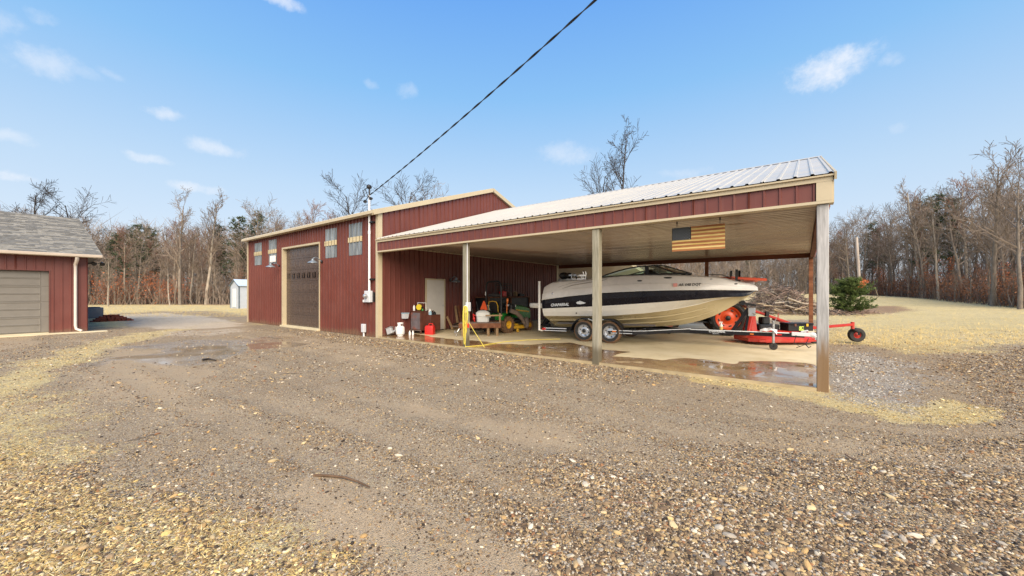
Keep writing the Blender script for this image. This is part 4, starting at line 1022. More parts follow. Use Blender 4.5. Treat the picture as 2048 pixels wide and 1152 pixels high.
b = B(); b.box((X1 + .024, c.y - .11, .77), (X1 + .24, c.y + .11, .80)); b.obj('rim', M_bluepl, wx)
pp = Vector((-11.66, 8.66, 0))
pt = thing('propane_tank', 'white propane tank standing on the slab by the corner', 'propane tank', pp)
b = B(); b.lathe([(.10, 0), (.11, 0), (.11, .03), (.145, .055), (.156, .10), (.156, .27), (.145, .315), (.10, .35), (.04, .365), (0, .365)], 24, Matrix.Translation(pp)); b.obj('cylinder', M_white, pt, smooth=40)
b = B(); T_ = Matrix.Translation(pp)
for a in (.35, 2.45, 4.5): b.lathe([(.098, .34), (.105, .42), (.108, .44)], 7, T_, a, a + 1.2); b.lathe([(.094, .34), (.101, .42), (.104, .44)], 7, T_, a, a + 1.2)
b.lathe([(.100, .43), (.108, .43), (.112, .47), (.100, .475), (.096, .44)], 24, T_); b.obj('collar', M_white, pt, smooth=40)
b = B(); b.lathe([(0, .36), (.03, .36), (.03, .41), (.018, .415), (.018, .43), (.035, .432), (.035, .45), (0, .45)], 12, T_); b.obj('valve', M_steel, pt, smooth=40)
for dx, dy, lb in ((.22, .14, 'small white bottle nearer the propane tank'), (.30, .20, 'small white bottle nearer the rusty cabinet')):
    p = pp + Vector((dx * .6, dy + .18, 0)) if dx < .25 else pp + Vector((dx * .62, dy + .22, 0)); t = thing('white_bottle', lb, 'bottle', p); b = B(); b.lathe([(0, 0), (.038, 0), (.04, .10), (.02, .14), (.016, .17), (0, .17)], 12, Matrix.Translation(p)); b.obj('body', M_white, t, smooth=40)
gj = thing('grey_jug', 'grey plastic jug lying tipped against the wall by the corner post', 'jug', (-11.98, 8.5, 0)); M_ = Matrix.Translation((-11.98, 8.50, .005)) @ Matrix.Rotation(rad(-24), 4, 'Y') @ Matrix.Rotation(rad(20), 4, 'Z')
b = B(); b.prism([(-.10, -.09), (.10, -.09), (.12, 0), (.10, .09), (-.10, .09), (-.12, 0)], 0.05, .27, M_); b.prism([(-.11, -.10), (.13, -.10), (.14, .1), (-.11, .1)], .27, .30, M_); b.obj('body', M_grey, gj, bevel=.015)
b = B(); b.tube([M_ @ Vector((.11, 0, .10)), M_ @ Vector((.22, 0, .11)), M_ @ Vector((.27, 0, .24))], [.035, .03, .02], 8); b.obj('spout', M_grey, gj, smooth=60)
b = B(); b.tube([M_ @ Vector((-.06, -.03, .30)), M_ @ Vector((0, -.03, .33)), M_ @ Vector((.07, -.03, .30))], .016, 6); b.obj('handle', M_black, gj)
# red fuel can
gp_ = Vector((-11.16, 9.62, 0)); gc = thing('fuel_can', 'red plastic fuel can on the slab in front of the cabinet', 'fuel can', gp_, rad(20)); MG = ROOTM[gc.name]
b = B(); b.loft([[(MG @ Vector(p)) for p in ((-.165, -.11, z), (.165, -.11, z), (.175, 0, z), (.165, .11, z), (-.165, .11, z), (-.175, 0, z))] for z in (0, .27)] + [[MG @ Vector(p) for p in ((-.13, -.09, .335), (.15, -.09, .335), (.16, 0, .335), (.15, .09, .335), (-.13, .09, .335), (-.14, 0, .335))]], True)
b.f.append((12, 13, 14, 15, 16, 17)); b.m.append(0); b.obj('body', M_canred, gc, bevel=.014, seg=2, smooth=40)
b = B(); b.tube([MG @ Vector((.13, 0, .32)), MG @ Vector((.11, 0, .40)), MG @ Vector((-.02, 0, .405)), MG @ Vector((-.07, 0, .33))], .019, 8); b.obj('handle', M_canred, gc, smooth=60)
b = B(); b.tube([MG @ Vector((-.10, 0, .32)), MG @ Vector((-.10, 0, .365))], .032, 12); b.obj('cap', M_black, gc)
# boards, tarp, leaning lumber beyond the first post
lp = thing('board_pile', 'low pile of boards and pallet wood against the dark red wall', 'board pile', (-11.2, 11.6, 0)); rr = random.Random(8)
for i, (x, y, z, l, a, w_) in enumerate(((-11.4, 11.7, .03, 1.3, 12, .14), (-11.3, 12.0, .03, 1.2, 20, .1), (-11.2, 11.5, .12, 1.4, 8, .14), (-11.35, 12.1, .12, 1.2, 15, .18), (-10.9, 11.8, .21, 1.2, 2, .14), (-11.5, 11.9, .21, .9, 25, .14))):
    d = Vector((math.cos(rad(a)), math.sin(rad(a)), 0)) * l / 2; c = Vector((x, y, z + .03)); b = B(); b.beam(c - d, c + d, w_, .055); b.obj('board', M_lumber if i in (0, 3) else M_greyw, lp)
tp = thing('grey_tarp', 'crumpled grey tarp thrown over the board pile', 'tarp', (-11.1, 11.8, .25)); xs_ = np.linspace(-11.75, -10.45, 14); ys_ = np.linspace(11.35, 12.25, 10)
b = B(); b.loft([[(x, y, .29 + .10 * mnoise.noise((x * 2.3, y * 2.3, 1.0)) - .10 * max(0, abs(x + 11.1) - .35)) for y in ys_] for x in xs_]); b.obj('sheet', M_tarp, tp, smooth=60)
ll = thing('leaning_boards', 'two reddish boards leaning on the dark wall behind the pile', 'lumber', (-12, 12.1, 0))
for y, t_ in ((11.75, .10), (12.0, .02)): b = B(); b.beam((-11.55, y - .25, .02), (-12.10, y + t_, .98), .10, .04, (0, 1, 0)); b.obj('board', M_lumber if t_ > .05 else M_oldwood, ll)
sb = thing('short_stud', 'short pale lumber piece leaning by the white door frame', 'lumber', (-11.95, 11.35, 0)); b = B(); b.beam((-11.75, 11.36, .03), (-12.1, 11.36, .55), .09, .04, (0, 1, 0)); b.obj('board', M_lumber, sb)
dk = thing('hand_truck', 'dark hand truck standing against the wall behind the boards', 'hand truck', (-11.9, 12.9, 0)); b = B()
for y in (12.75, 13.15): b.tube([(-11.75, y, .05), (-12.05, y, 1.15), (-12.0, y + (.08 if y < 13 else -.08), 1.25)], .022, 6)
for z in (.3, .6, .9): b.beam((-11.8 - z * .25, 12.75, z), (-11.8 - z * .25, 13.15, z), .04, .02)
b.box((-11.75, 12.72, .02), (-11.45, 13.18, .05)); b.obj('frame', M_black, dk)
for y in (12.7, 13.2): b = B(); b.lathe([(.02, -.03), (.10, -.03), (.12, 0), (.10, .03), (.02, .03)], 14, axis_m((-11.85, y, .12), (0, 1, 0))); b.obj('wheel', M_rubber, dk, smooth=40)
# low wooden cart with the sprayer tank
wc_ = thing('wooden_cart', 'low reddish wooden cart bed on short legs behind the first post', 'cart', (-9.55, 10.6, 0), rad(44)); MC = ROOTM[wc_.name]
def cpt(x, y, z): return MC @ Vector((x, y, z))
for i in range(6):
    b = B(); b.beam(cpt(-.72, -.36 + i * .155, .47), cpt(.72, -.36 + i * .155, .47), .145, .035); b.obj('plank', M_oldwood if i % 3 else M_greyw, wc_)
for y in (-.44, .44): b = B(); b.beam(cpt(-.74, y, .38), cpt(.74, y, .38), .05, .17); b.obj('side_rail', M_oldwood, wc_)
for x in (-.74, .74): b = B(); b.beam(cpt(x, -.40, .38), cpt(x, .40, .38), .045, .15); b.obj('end_rail', M_oldwood, wc_)
for x in (-.62, .30, .62):
    for y in (-.42, .40): b = B(); b.beam(cpt(x, y, 0), cpt(x, y, .30), .06, .06, (1, 0, 0)); b.obj('leg', M_lumber, wc_)
b = B(); b.beam(cpt(.72, -.40, .46), cpt(.72, -.40, .82), .05, .05, (1, 0, 0)); b.beam(cpt(.2, -.42, .74), cpt(.80, -.42, .74), .03, .05); b.obj('stake', M_lumber, wc_)
b = B(); b.tube([cpt(-.85, -.48, .02), cpt(-.80, -.50, .18), cpt(-.74, -.46, .28)], .02, 6); b.cbox(cpt(-.86, -.5, .17), (.1, .06, .08)); b.obj('hitch', M_steel, wc_)
tk = thing('sprayer_tank', 'white plastic sprayer tank sitting on the wooden cart', 'tank', cpt(.12, 0, .49), rad(44)); MT = ROOTM[tk.name]
b = B(); rings = []
for z, w_, d_ in ((0, .23, .17), (.17, .24, .18), (.185, .225, .165), (.20, .26, .20), (.33, .26, .20), (.40, .17, .13), (.42, .10, .08)):
    rings.append([MT @ Vector((w_ * math.copysign(abs(math.cos(a)) ** .45, math.cos(a)), d_ * math.copysign(abs(math.sin(a)) ** .45, math.sin(a)), z)) for a in np.linspace(0, 2 * math.pi, 24, endpoint=False)])
b.loft(rings, True); b.f.append(tuple(range(24 * 6, 24 * 7))); b.m.append(0); b.obj('tank', M_tank, tk, smooth=35)
b = B(); b.tube([MT @ Vector((0, 0, .41)), MT @ Vector((0, 0, .45))], .06, 12); b.obj('lid', M_black, tk)
b = B(); b.tube([MT @ Vector((-.28, -.1, .22)), MT @ Vector((-.36, -.12, .3)), MT @ Vector((-.34, -.16, .1)), MT @ Vector((-.30, -.15, .02))], .022, 7); b.ball(MT @ Vector((-.33, -.14, .12)), (.05, .05, .07)); b.obj('hose', M_canred, tk, smooth=50)
# bench with odds and ends along the wall behind the tractor, wire shelf beside it
wbn = thing('work_bench', 'tall dark work bench along the wall behind the green tractor', 'bench', (-11.7, 14.9, 0))
b = B(); b.box((-12.08, 13.1, 1.33), (-11.25, 16.4, 1.375)); b.obj('top', M_oldwood, wbn)
b = B(); b.box((-12.08, 13.16, .1), (-11.32, 16.34, 1.325)); b.obj('cabinet', M_black, wbn, bevel=.01)
for y in (13.14, 14.75, 16.36): b = B(); b.beam((-11.28, y, 0), (-11.28, y, 1.32), .07, .07, (0, 1, 0)); b.obj('leg', M_oldwood, wbn)
ws_ = thing('wire_shelf', 'dark wire rack standing on the work bench', 'rack', (-11.8, 15.0, 1.376)); b = B()
for y in (14.5, 15.35): b.tube([(-12.0, y, 1.376), (-12.0, y, 2.02)], .016, 5); b.tube([(-11.7, y, 1.376), (-11.7, y, 2.02)], .016, 5)
for z in (1.55, 1.68, 1.8, 1.92, 2.01): b.tube([(-11.7, 14.5, z), (-11.7, 15.35, z)], .012, 5); b.tube([(-12.0, 14.5, z), (-12.0, 15.35, z)], .012, 5)
b.obj('frame', M_black, ws_)
for x, y, sz_, m_, nm, lb, ct in ((-11.6, 14.55, (.26, .30, .26), M_canred, 'red_tool_box', 'red tool box on the bench under the wire rack', 'tool box'), (-11.55, 15.5, (.2, .12, .24), M_lumber, 'wood_block', 'pale wood block upright on the dark bench', 'wood block'), (-11.6, 13.9, (.3, .55, .14), M_tarp, 'grey_rag_pile', 'pinkish grey bundle on the bench seen through the tractor hoop', 'bundle'), (-11.55, 15.05, (.18, .16, .2), M_greyw, 'wooden_box', 'small grey wooden box on the dark bench', 'box'), (-11.6, 16.0, (.25, .4, .13), M_black, 'black_case', 'black case at the far end of the bench', 'case')):
    t = thing(nm, lb, ct, (x, y, 1.376)); b = B(); b.cbox((x, y, 1.376 + sz_[2] / 2), sz_); b.obj('body', m_, t, bevel=.03, seg=2); b = B(); b.tube([(x, y - sz_[1] * .25, 1.376 + sz_[2]), (x, y - sz_[1] * .2, 1.376 + sz_[2] + .04), (x, y + sz_[1] * .2, 1.376 + sz_[2] + .04), (x, y + sz_[1] * .25, 1.376 + sz_[2])], .01, 5); b.obj('handle', m_, t)
st = thing('blue_bucket', 'pale blue bucket on a dark stand behind the sprayer tank', 'bucket', (-10.0, 11.75, .86)); b = B(); T_ = Matrix.Translation((-10.0, 11.75, .862)); b.lathe([(0, 0), (.11, 0), (.135, .19), (.145, .19), (.145, .21), (.13, .21), (.105, .02), (0, .02)], 18, T_); b.obj('pail', M_bluepl, st, smooth=40); b = B(); b.lathe([(.137, .17), (.15, .172), (.15, .2), (.137, .2)], 18, T_); b.obj('rim', M_white, st)
sd = thing('dark_stand', 'dark square stand under the pale blue bucket', 'stand', (-10.0, 11.75, 0)); b = B(); b.box((-10.22, 11.55, .82), (-9.78, 11.95, .86)); b.obj('top', M_black, sd)
for x in (-10.18, -9.82):
    for y in (11.6, 11.9): b = B(); b.beam((x, y, 0), (x, y, .82), .04, .04, (1, 0, 0)); b.obj('leg', M_black, sd)
# ------------------------------------------------------------------ beside the garage
_b = B(); _b.box((-32.8, 2.55, GZ - .05), (-31.9, 3.45, GZ + .18)); tag(_b.obj('equipment_pad', M_sheet, None, bevel=.02), 'concrete pad under the air conditioner unit', 'pad')
ax = thing('air_conditioner', 'grey blue air conditioner unit past the garage corner', 'air conditioner', (-32.3, 3.05, GZ)); az = GZ + .18
b = B(); b.box((-32.75, 2.6, az), (-31.95, 3.40, az + .60)); b.obj('case', M_acgrey, ax, bevel=.02)
for i in range(11):
    b = B(); z = az + .05 + i * .047; b.box((-31.949, 2.62, z), (-31.935, 3.38, z + .02)); b.obj('slat', M_grey, ax)
b = B(); b.lathe([(0, .6), (.3, .6), (.32, .63), (0, .65)], 16, Matrix.Translation((-32.35, 3.0, az))); b.obj('fan_guard', M_black, ax)
vp = thing('vent_pipe', 'short white pipe standing behind the air conditioner', 'pipe', (-32.9, 2.75, GZ)); b = B(); b.tube([(-32.9, 2.75, GZ - .1), (-32.9, 2.75, GZ + 1.05)], .09, 10); b.tube([(-32.9, 2.75, GZ + 1.0), (-32.7, 2.75, GZ + 1.06)], .10, 10); b.obj('pipe', M_white, vp, smooth=50)
bp = thing('brick_pile', 'low pile of red bricks beside the air conditioner', 'brick pile', (-31.4, 3.6, GZ)); rr = random.Random(4); bk = B(); bk.box((-.115, -.055, 0), (.115, .055, .075)); bkm = bk.mesh('brick', M_brick, bevel=.006)
for lay in range(5):
    for i in range(13 - lay * 2):
        for j in range(3 if lay < 3 else 2):
            if rr.random() < .12: continue
            o = link('brick', bkm, bp); o.location = (-31.5 + j * .14 + rr.uniform(-.02, .02), 2.9 + i * .13 + lay * .12 + rr.uniform(-.03, .03), GZ + lay * .077 - .005); o.rotation_euler = (rr.uniform(-.05, .05), rr.uniform(-.05, .05), rr.uniform(-.4, .4))
# ------------------------------------------------------------------ boat on its trailer
BTH = rad(4.0); BD = Vector((math.cos(BTH), math.sin(BTH), 0)); BN = Vector((-math.sin(BTH), math.cos(BTH), 0))
BS0 = Vector((-7.25, 12.27, 0)); BL = 6.265
def bp_(s, off, z): return BS0 + BD * s + BN * off + Vector((0, 0, z))
def lev(curve, s, off):
    """height of a seen line over the point (s, off)"""
    p = bp_(s, off, 0); u, v, d = proj(p)
    vv = np.interp(u, [c[0] for c in curve], [c[1] for c in curve])
    return EYE + (CV - vv) / FPX * d
C_NT = [(1074, 602), (1094, 597.8), (1141, 591.5), (1185, 587.4), (1204, 585.2), (1250, 582.9), (1285, 581.4), (1344, 579.7), (1420, 579.2), (1483, 580), (1517, 580.6)]
C_NB = [(1074, 617), (1185, 612.2), (1250, 608.3), (1311, 604.2), (1376, 599.6), (1420, 595.9), (1442, 593.8), (1490, 592.4), (1500, 589)]
C_CH = [(1074, 632), (1185, 632), (1204, 632.5), (1220, 631.5), (1285, 627), (1324, 623), (1363, 616), (1400, 608.5), (1428, 600.5), (1458, 595), (1500, 590)]
C_KE = [(1074, 655), (1250, 655), (1322, 652.5), (1348, 651.5), (1373, 648), (1397, 642.4), (1427, 632), (1442, 625.3), (1469, 610), (1483, 602), (1500, 590), (1515, 582.3), (1520, 580)]
C_DK = [(1074, 599), (1083, 580), (1092, 571), (1102, 565.4), (1115, 562.3), (1154, 560), (1185, 557.5), (1204, 554.9), (1250, 551), (1272, 549.6), (1324, 549.2), (1389, 551.8), (1420, 553.5), (1449, 557.5), (1472, 564), (1507, 570.7), (1517, 578)]
SS = [0, .12, .3, .6, 1, 1.6, 2.2, 2.8, 3.4, 4.0, 4.4, 4.8, 5.15, 5.45, 5.7, 5.9, 6.05, 6.17, 6.24]
def bx(s): return float(np.interp(s, [0, .8, 2.5, 3.4, 4.2, 4.8, 5.3, 5.7, 6.0, 6.15, 6.24], [1.13, 1.20, 1.24, 1.22, 1.10, .93, .70, .46, .26, .14, .05]))
def sect(s):
    b_ = bx(s); fr_ = s / BL
    zt = lev(C_NT, s, -b_)
    zn = min(lev(C_NB, s, -b_ * .97), zt - .02)
    bc = float(np.interp(s, [0, 2.5, 3.4, 4.2, 4.8, 5.2, 5.5, 5.8, 6.24], [.98, 1.04, .98, .78, .55, .34, .18, .06, .01]))
    zc = min(lev(C_CH, s, -bc), zn - .005)
    zk = lev(C_KE, s, 0)
    if zk > zc - .01: zc = min(max(zc, zk), zn)
    zk = min(zk, zt - .01)
    if zk > zn: zn = (zk + zt) / 2; zc = (zk + zn) / 2
    bn = b_ * .965
    zc = max(zc, zk + .004); zn = max(zn, zc + .004); zt_ = max(zt, zn + .004)
    return b_, bn, bc, zk, zc, zn, zt_
boat = thing('motor_boat', 'white and navy cuddy motor boat on a trailer under the shed', 'boat', bp_(BL / 2, 0, 0), BTH)
rings = []; dk = []
for s in SS:
    b_, bn, bc, zk, zc, zn, zt = sect(s)
    half = [(0.0, zk), (bc * .30, zk + (zc - zk) * .34), (bc * .62, zk + (zc - zk) * .66), (bc, zc), (bc + .012, zc + .018), (bn * .5 + bc * .5 + .02, (zc + zn) / 2), (bn, zn - .012), (bn + .014, zn), (b_ - .004, (zn + zt) / 2), (b_, zt)]
    rings.append(half)
    zd = max(lev(C_DK, s, -b_ * .80), zt + .02); dk.append((b_, zt, zd))
h = B()
for sg in (-1, 1):
    rows = [[bp_(s, sg * o, z) for o, z in half] for s, half in zip(SS, rings)]
    for k in range(9):
        h.mi = 1 if k < 3 else (0 if k < 6 else 2)
        h.loft([[r[k], r[k + 1]] for r in rows])
h.mi = 0
half = rings[0]
h.add([bp_(0, -o, z) for o, z in half] + [bp_(0, o, z) for o, z in reversed(half[1:])], [tuple(range(19))])
hull = h.obj('hull', [M_hull_w, M_hull_c, M_hull_n], boat, smooth=28)
for fr_ in (.32, .66):                          # spray strakes along the bottom
    for sg in (-1, 1):
        pts = []; rs = []
        for s in np.linspace(.1, 5.3 - fr_ * .5, 26):
            b_, bn, bc, zk, zc, zn, zt = sect(float(s)); pts.append(bp_(float(s), sg * bc * (fr_ + .02), zk + (zc - zk) * (fr_ + .03) - .012)); rs.append(.022)
        b = B(); b.tube(pts, rs, 5); b.obj('spray_strake', M_hull_c, hull, smooth=60)
b = B()
for sg in (-1, 1):
    b.tube([bp_(s, sg * (bx(s) + .004), sect(s)[6] + .006) for s in SS], .018, 6); 
b.obj('rub_rail', M_hull_w, hull, smooth=60)
b = B(); rows = []
for s, (b_, zt, zd) in zip(SS, dk):
    hgt = zd - zt
    prof = [(b_ * .995, zt + .006), (b_ * .975, zt + hgt * .30), (b_ * .955, zt + hgt * .44), (b_ * .935, zt + hgt * .47), (b_ * .90, zt + hgt * .72), (b_ * .84, zt + hgt * .94), (b_ * .76, zd + .004), (b_ * .45, zd + .025), (0, zd + .035)]
    rows.append([bp_(s, -o, z) for o, z in prof] + [bp_(s, o, z) for o, z in reversed(prof[:-1])])
b.loft(rows); b.f.append(tuple(range(17))); b.m.append(0)
deck = b.obj('deck', M_deck, boat, smooth=32)
# moulded line (recess shade put into the colour of dark tubes), vents, cleats, lights on the near side
def skin(s, f, sg=-1):
    """a point on the deck side, f = 0 at the rub rail and 1 at the deck edge"""
    b_ = bx(s); zt = sect(s)[6]; zd = max(lev(C_DK, s, -b_ * .80), zt + .02); h_ = zd - zt
    o = np.interp(f, [0, .30, .44, .47, .72, .94, 1], [.995, .975, .955, .935, .90, .84, .76]) * b_
    return bp_(s, sg * (o + .006), zt + h_ * f)
b = B(); b.tube([skin(s, f) for s, f in ((.75, .50), (1.1, .66), (1.6, .74), (2.15, .80), (2.3, .86))], [.004, .012, .014, .012, .004], 6); b.tube([skin(s, f) for s, f in ((.6, .62), (1.1, .83), (1.7, .90), (2.3, .93))], [.004, .008, .008, .004], 6); b.obj('moulded_line', mat('deck_painted_shade', (.30, .27, .235), .4), deck, smooth=60)
for s, f, w_, h_, m_ in ((4.05, .80, .13, .028, M_black), (3.3, .62, .075, .022, M_black), (.42, .28, .035, .045, M_steel), (5.15, .82, .05, .022, M_steel), (5.72, .75, .06, .018, M_black)):
    b = B(); p = skin(s, f); q = skin(s, f + .05); up = (q - p).normalized(); b.ball((0, 0, 0), (w_, h_, .014), 14, 6, axis_m(p, BD.cross(up) * -1 if BD.cross(up).y > 0 else BD.cross(up), BD)); b.obj('deck_fitting', m_, deck, smooth=60)
b = B(); b.tube([bp_(5.05, -.55, dk[11][2] + .05), bp_(5.4, -.42, dk[12][2] + .06), bp_(5.75, -.25, dk[14][2] + .055), bp_(5.9, 0, dk[14][2] + .05)], .012, 6); b.obj('bow_rail', M_black, deck, smooth=60)
for s in (4.4, 4.6, 4.8, 5.3): b = B(); b.ball(skin(s, .985), .013, 8, 5); b.obj('snap', M_steel, deck)
# lettering laid on the side, following the sheer
def side_frame(s0, s1, z0, z1, off):
    a = bp_(s0, -off(s0), z0); c = bp_(s1, -off(s1), z1); x = (c - a).normalized(); zz = Vector((0, 0, 1)); n_ = x.cross(zz).normalized(); up = n_.cross(x)
    M = Matrix((x, up, n_)).transposed().to_4x4(); M.translation = a; return M
def zst(s, f): t = sect(s); return t[5] + (t[6] - t[5]) * f
M_ = side_frame(.36, 1.25, zst(.36, .16), zst(1.25, .13), lambda s: bx(s) + .012)
text('lettering', 'CHAPARRAL', .128, M_, M_letterw, boat, shear=.28, bold=.004, space=.93)
b = B(); MM = side_frame(1.31, 1.66, zst(1.31, .24), zst(1.66, .22), lambda s: bx(s) + .012)
b.prism([(0, .04), (.07, .085), (.10, .075), (.13, .105), (.17, .085), (.34, .03), (.28, 0), (.12, -.012), (.04, .005)], .0, .004, MM); b.obj('wave_emblem', M_letterw, boat)
sr = 4.62
zr = lambda s: sect(s)[6] + .105
text('registration', 'AR 648 DQT', .105, side_frame(4.36, 5.0, zr(4.36) - .0, zr(5.0) + .01, lambda s: bx(s) + .004), M_letterk, boat, shear=.2, bold=.002)
b = B(); b.prism([(-.135, -.02), (-.03, -.01), (-.03, .085), (-.135, .08)], 0, .003, side_frame(4.36, 5.0, zr(4.36), zr(5.0), lambda s: bx(s) + .006)); b.obj('registration_sticker', M_pinkst, boat)
# windshield: raked side panes, pillar, wrapped front panes
def dtop(s): return max(lev(C_DK, s, -bx(s) * .80), 0) + .01
wl = .93
aft, pil = 2.05, 3.42
tz_ = lev([(1074, 533), (1600, 533)], pil, -wl)
def pane(name, P, par):
    q = B(); q.add(P, [tuple(range(len(P)))]); return q.obj(name, M_glassgreen, par)
frm = B(); wsd = None
side_top = []
for t in np.linspace(0, 1, 8): s = aft + (pil - aft) * t; side_top.append((s, dtop(aft) + .02 + (tz_ - dtop(aft)) * (1 - (1 - t) ** 1.7)))
front_t = [(pil, wl * .98, tz_), (pil + .20, wl * .78, tz_ + .035), (pil + .33, wl * .45, tz_ + .05), (pil + .38, 0, tz_ + .055)]
front_b = [(pil + .38, wl * .98, dtop(pil + .38)), (pil + .85, wl * .78, dtop(pil + .7) + .03), (pil + 1.05, wl * .45, dtop(pil + .8) + .05), (pil + 1.12, 0, dtop(pil + .8) + .06)]
for sg in (-1, 1):
    T = [bp_(s, sg * (wl - .05 * i / 7), z) for i, (s, z) in enumerate(side_top)]
    frm.tube(T, .022, 6); frm.tube([bp_(aft, sg * wl, dtop(aft)), bp_(pil, sg * wl, dtop(pil) + .01), bp_(pil + .38, sg * wl * .98, front_b[0][2])], .02, 6)
    frm.beam(bp_(pil + .03, sg * (wl - .03), tz_), bp_(pil + .05, sg * wl, dtop(pil)), .10, .05, (0, 1, 0))
    ft = [bp_(s, sg * o, z) for s, o, z in front_t]; fb = [bp_(s, sg * o, z) for s, o, z in front_b]
    frm.tube(ft, .024, 6); frm.tube(fb, .024, 6); frm.tube([ft[1], fb[1]], .022, 6)
    if sg > 0: frm.tube([ft[3], fb[3]], .02, 6)
wsd = frm.obj('windshield_frame', M_black, boat, smooth=50)
for sg in (-1, 1):
    T = [bp_(s, sg * (wl - .05 * i / 7), z) for i, (s, z) in enumerate(side_top)]
    pane('side_pane', T + [bp_(pil, sg * wl, dtop(pil)), bp_(aft, sg * wl, dtop(aft))], wsd)
    ft = [bp_(s, sg * o, z) for s, o, z in front_t]; fb = [bp_(s, sg * o, z) for s, o, z in front_b]
    for i in range(3): pane('front_pane', [ft[i], ft[i + 1], fb[i + 1], fb[i]], wsd)
b = B(); b.ball(bp_(3.55, -.35, dtop(3.5) + .04), (.38, .28, .14), 14, 8); b.ball(bp_(3.45, .45, dtop(3.5) + .05), (.3, .2, .2), 12, 8); b.obj('dash_hood', M_black, boat, smooth=60)
# stern: swim platform, fittings, outdrive, folded top
zp = lev([(1000, 610), (1100, 610)], -.3, -.9)
b = B(); rings = []
for sx_, w_ in ((-.02, 1.05), (-.30, 1.02), (-.62, .90), (-.78, .66)): rings.append([bp_(sx_, o, z) for o, z in ((-w_, zp - .02), (-w_ + .03, zp + .06), (0, zp + .075), (w_ - .03, zp + .06), (w_, zp - .02), (w_ - .06, zp - .10), (0, zp - .12), (-w_ + .06, zp - .10))])
b.loft(rings, True); b.f.append(tuple(range(24, 32))); b.m.append(0); b.obj('swim_platform', M_hull_w, boat, smooth=40)
b = B(); b.tube([bp_(-.80, -.3, zp), bp_(-.88, -.3, zp + .03), bp_(-.88, .2, zp + .03)], .015, 6); b.obj('ladder', M_steel, boat)
b = B(); b.box((-.30, -.22, -.1), (0.02, .22, .28), Matrix.Translation(bp_(-.02, 0, .62)) @ Matrix.Rotation(BTH, 4, 'Z')); b.tube([bp_(-.2, 0, .72), bp_(-.42, 0, .50), bp_(-.55, 0, .36)], [.14, .11, .08], 8); b.ball(bp_(-.45, 0, .36), (.26, .07, .07)); b.obj('outdrive', M_blackpaint, boat, bevel=.02)
b = B(); b.ball(bp_(.42, -.25, lev(C_DK, .42, -.9) + .22), (.15, .26, .13), 12, 8); b.ball(bp_(.50, .05, lev(C_DK, .42, -.9) + .23), (.12, .24, .11), 12, 8); b.obj('folded_top', M_black, boat, smooth=60)
b = B(); b.tube([bp_(.72, -.3, 1.9), bp_(.74, -.3, 2.22), bp_(.74, -.05, 2.25), bp_(.74, .1, 2.05)], .02, 6); b.cbox(bp_(.74, -.15, 2.18), (.3, .2, .05)); b.obj('stern_light', M_steel, boat)
b = B(); b.lathe([(0, 0), (.022, 0), (.022, .012), (0, .012)], 10, axis_m(bp_(1.28, -1.13, sect(1.28)[4] + .10), (0, -1, 0))); b.obj('drain_fitting', M_black, hull)

# white railed frame of something parked further back
rf = thing('white_rail_frame', 'white railed frame with black fittings seen past the boat stern', 'rail frame', (-10.2, 22.6, 0))
q0, q1 = deep(1126, 553, 24), deep(1172, 553, 24)
b = B(); b.beam(q0 + Vector((0, 0, .05)), q1 + Vector((0, 0, .05)), .10, .12); b.beam(q0 + Vector((0, 0, -.2)), q1 + Vector((0, 0, -.2)), .1, .14); b.obj('rail', M_white, rf, bevel=.03)
for k in range(6): p = q0.lerp(q1, k / 5); b = B(); b.beam(p + Vector((0, 0, -.15)), p + Vector((0, 0, .03)), .06, .06, (1, 0, 0)); b.obj('stanchion', M_black if k % 2 else M_white, rf)
for k in (.86, .97): p = q0.lerp(q1, k); b = B(); b.tube([p + Vector((0, 0, -.2)), p + Vector((.05, 0, .2)), p + Vector((0, 0, .30))], .03, 6); b.obj('hoop', M_white, rf, smooth=60)
b = B(); c_ = q0.lerp(q1, .5); d_ = (q1 - q0).normalized(); nn = Vector((-d_.y, d_.x, 0))
b.beam(q0 - d_ * .3 + nn * .6 + Vector((0, 0, -.45)), q1 + nn * .6 + Vector((0, 0, -.45)), 1.2, .7); b.obj('body', M_lightgrey, rf, bevel=.1, seg=2)
for k in (.05, .85): p = q0.lerp(q1, k) + nn * .3; p.z = .0; b = B(); b.lathe([(.08, -.1), (.30, -.1), (.34, 0), (.30, .1), (.08, .1)], 18, axis_m(p + Vector((0, 0, .34)), nn)); b.obj('wheel', M_rubber, rf, smooth=40)
b = B(); p = c_ + nn * .6; b.box((p.x - .5, p.y - .4, .45), (p.x + .5, p.y + .4, .9)); b.obj('chassis', M_black, rf)

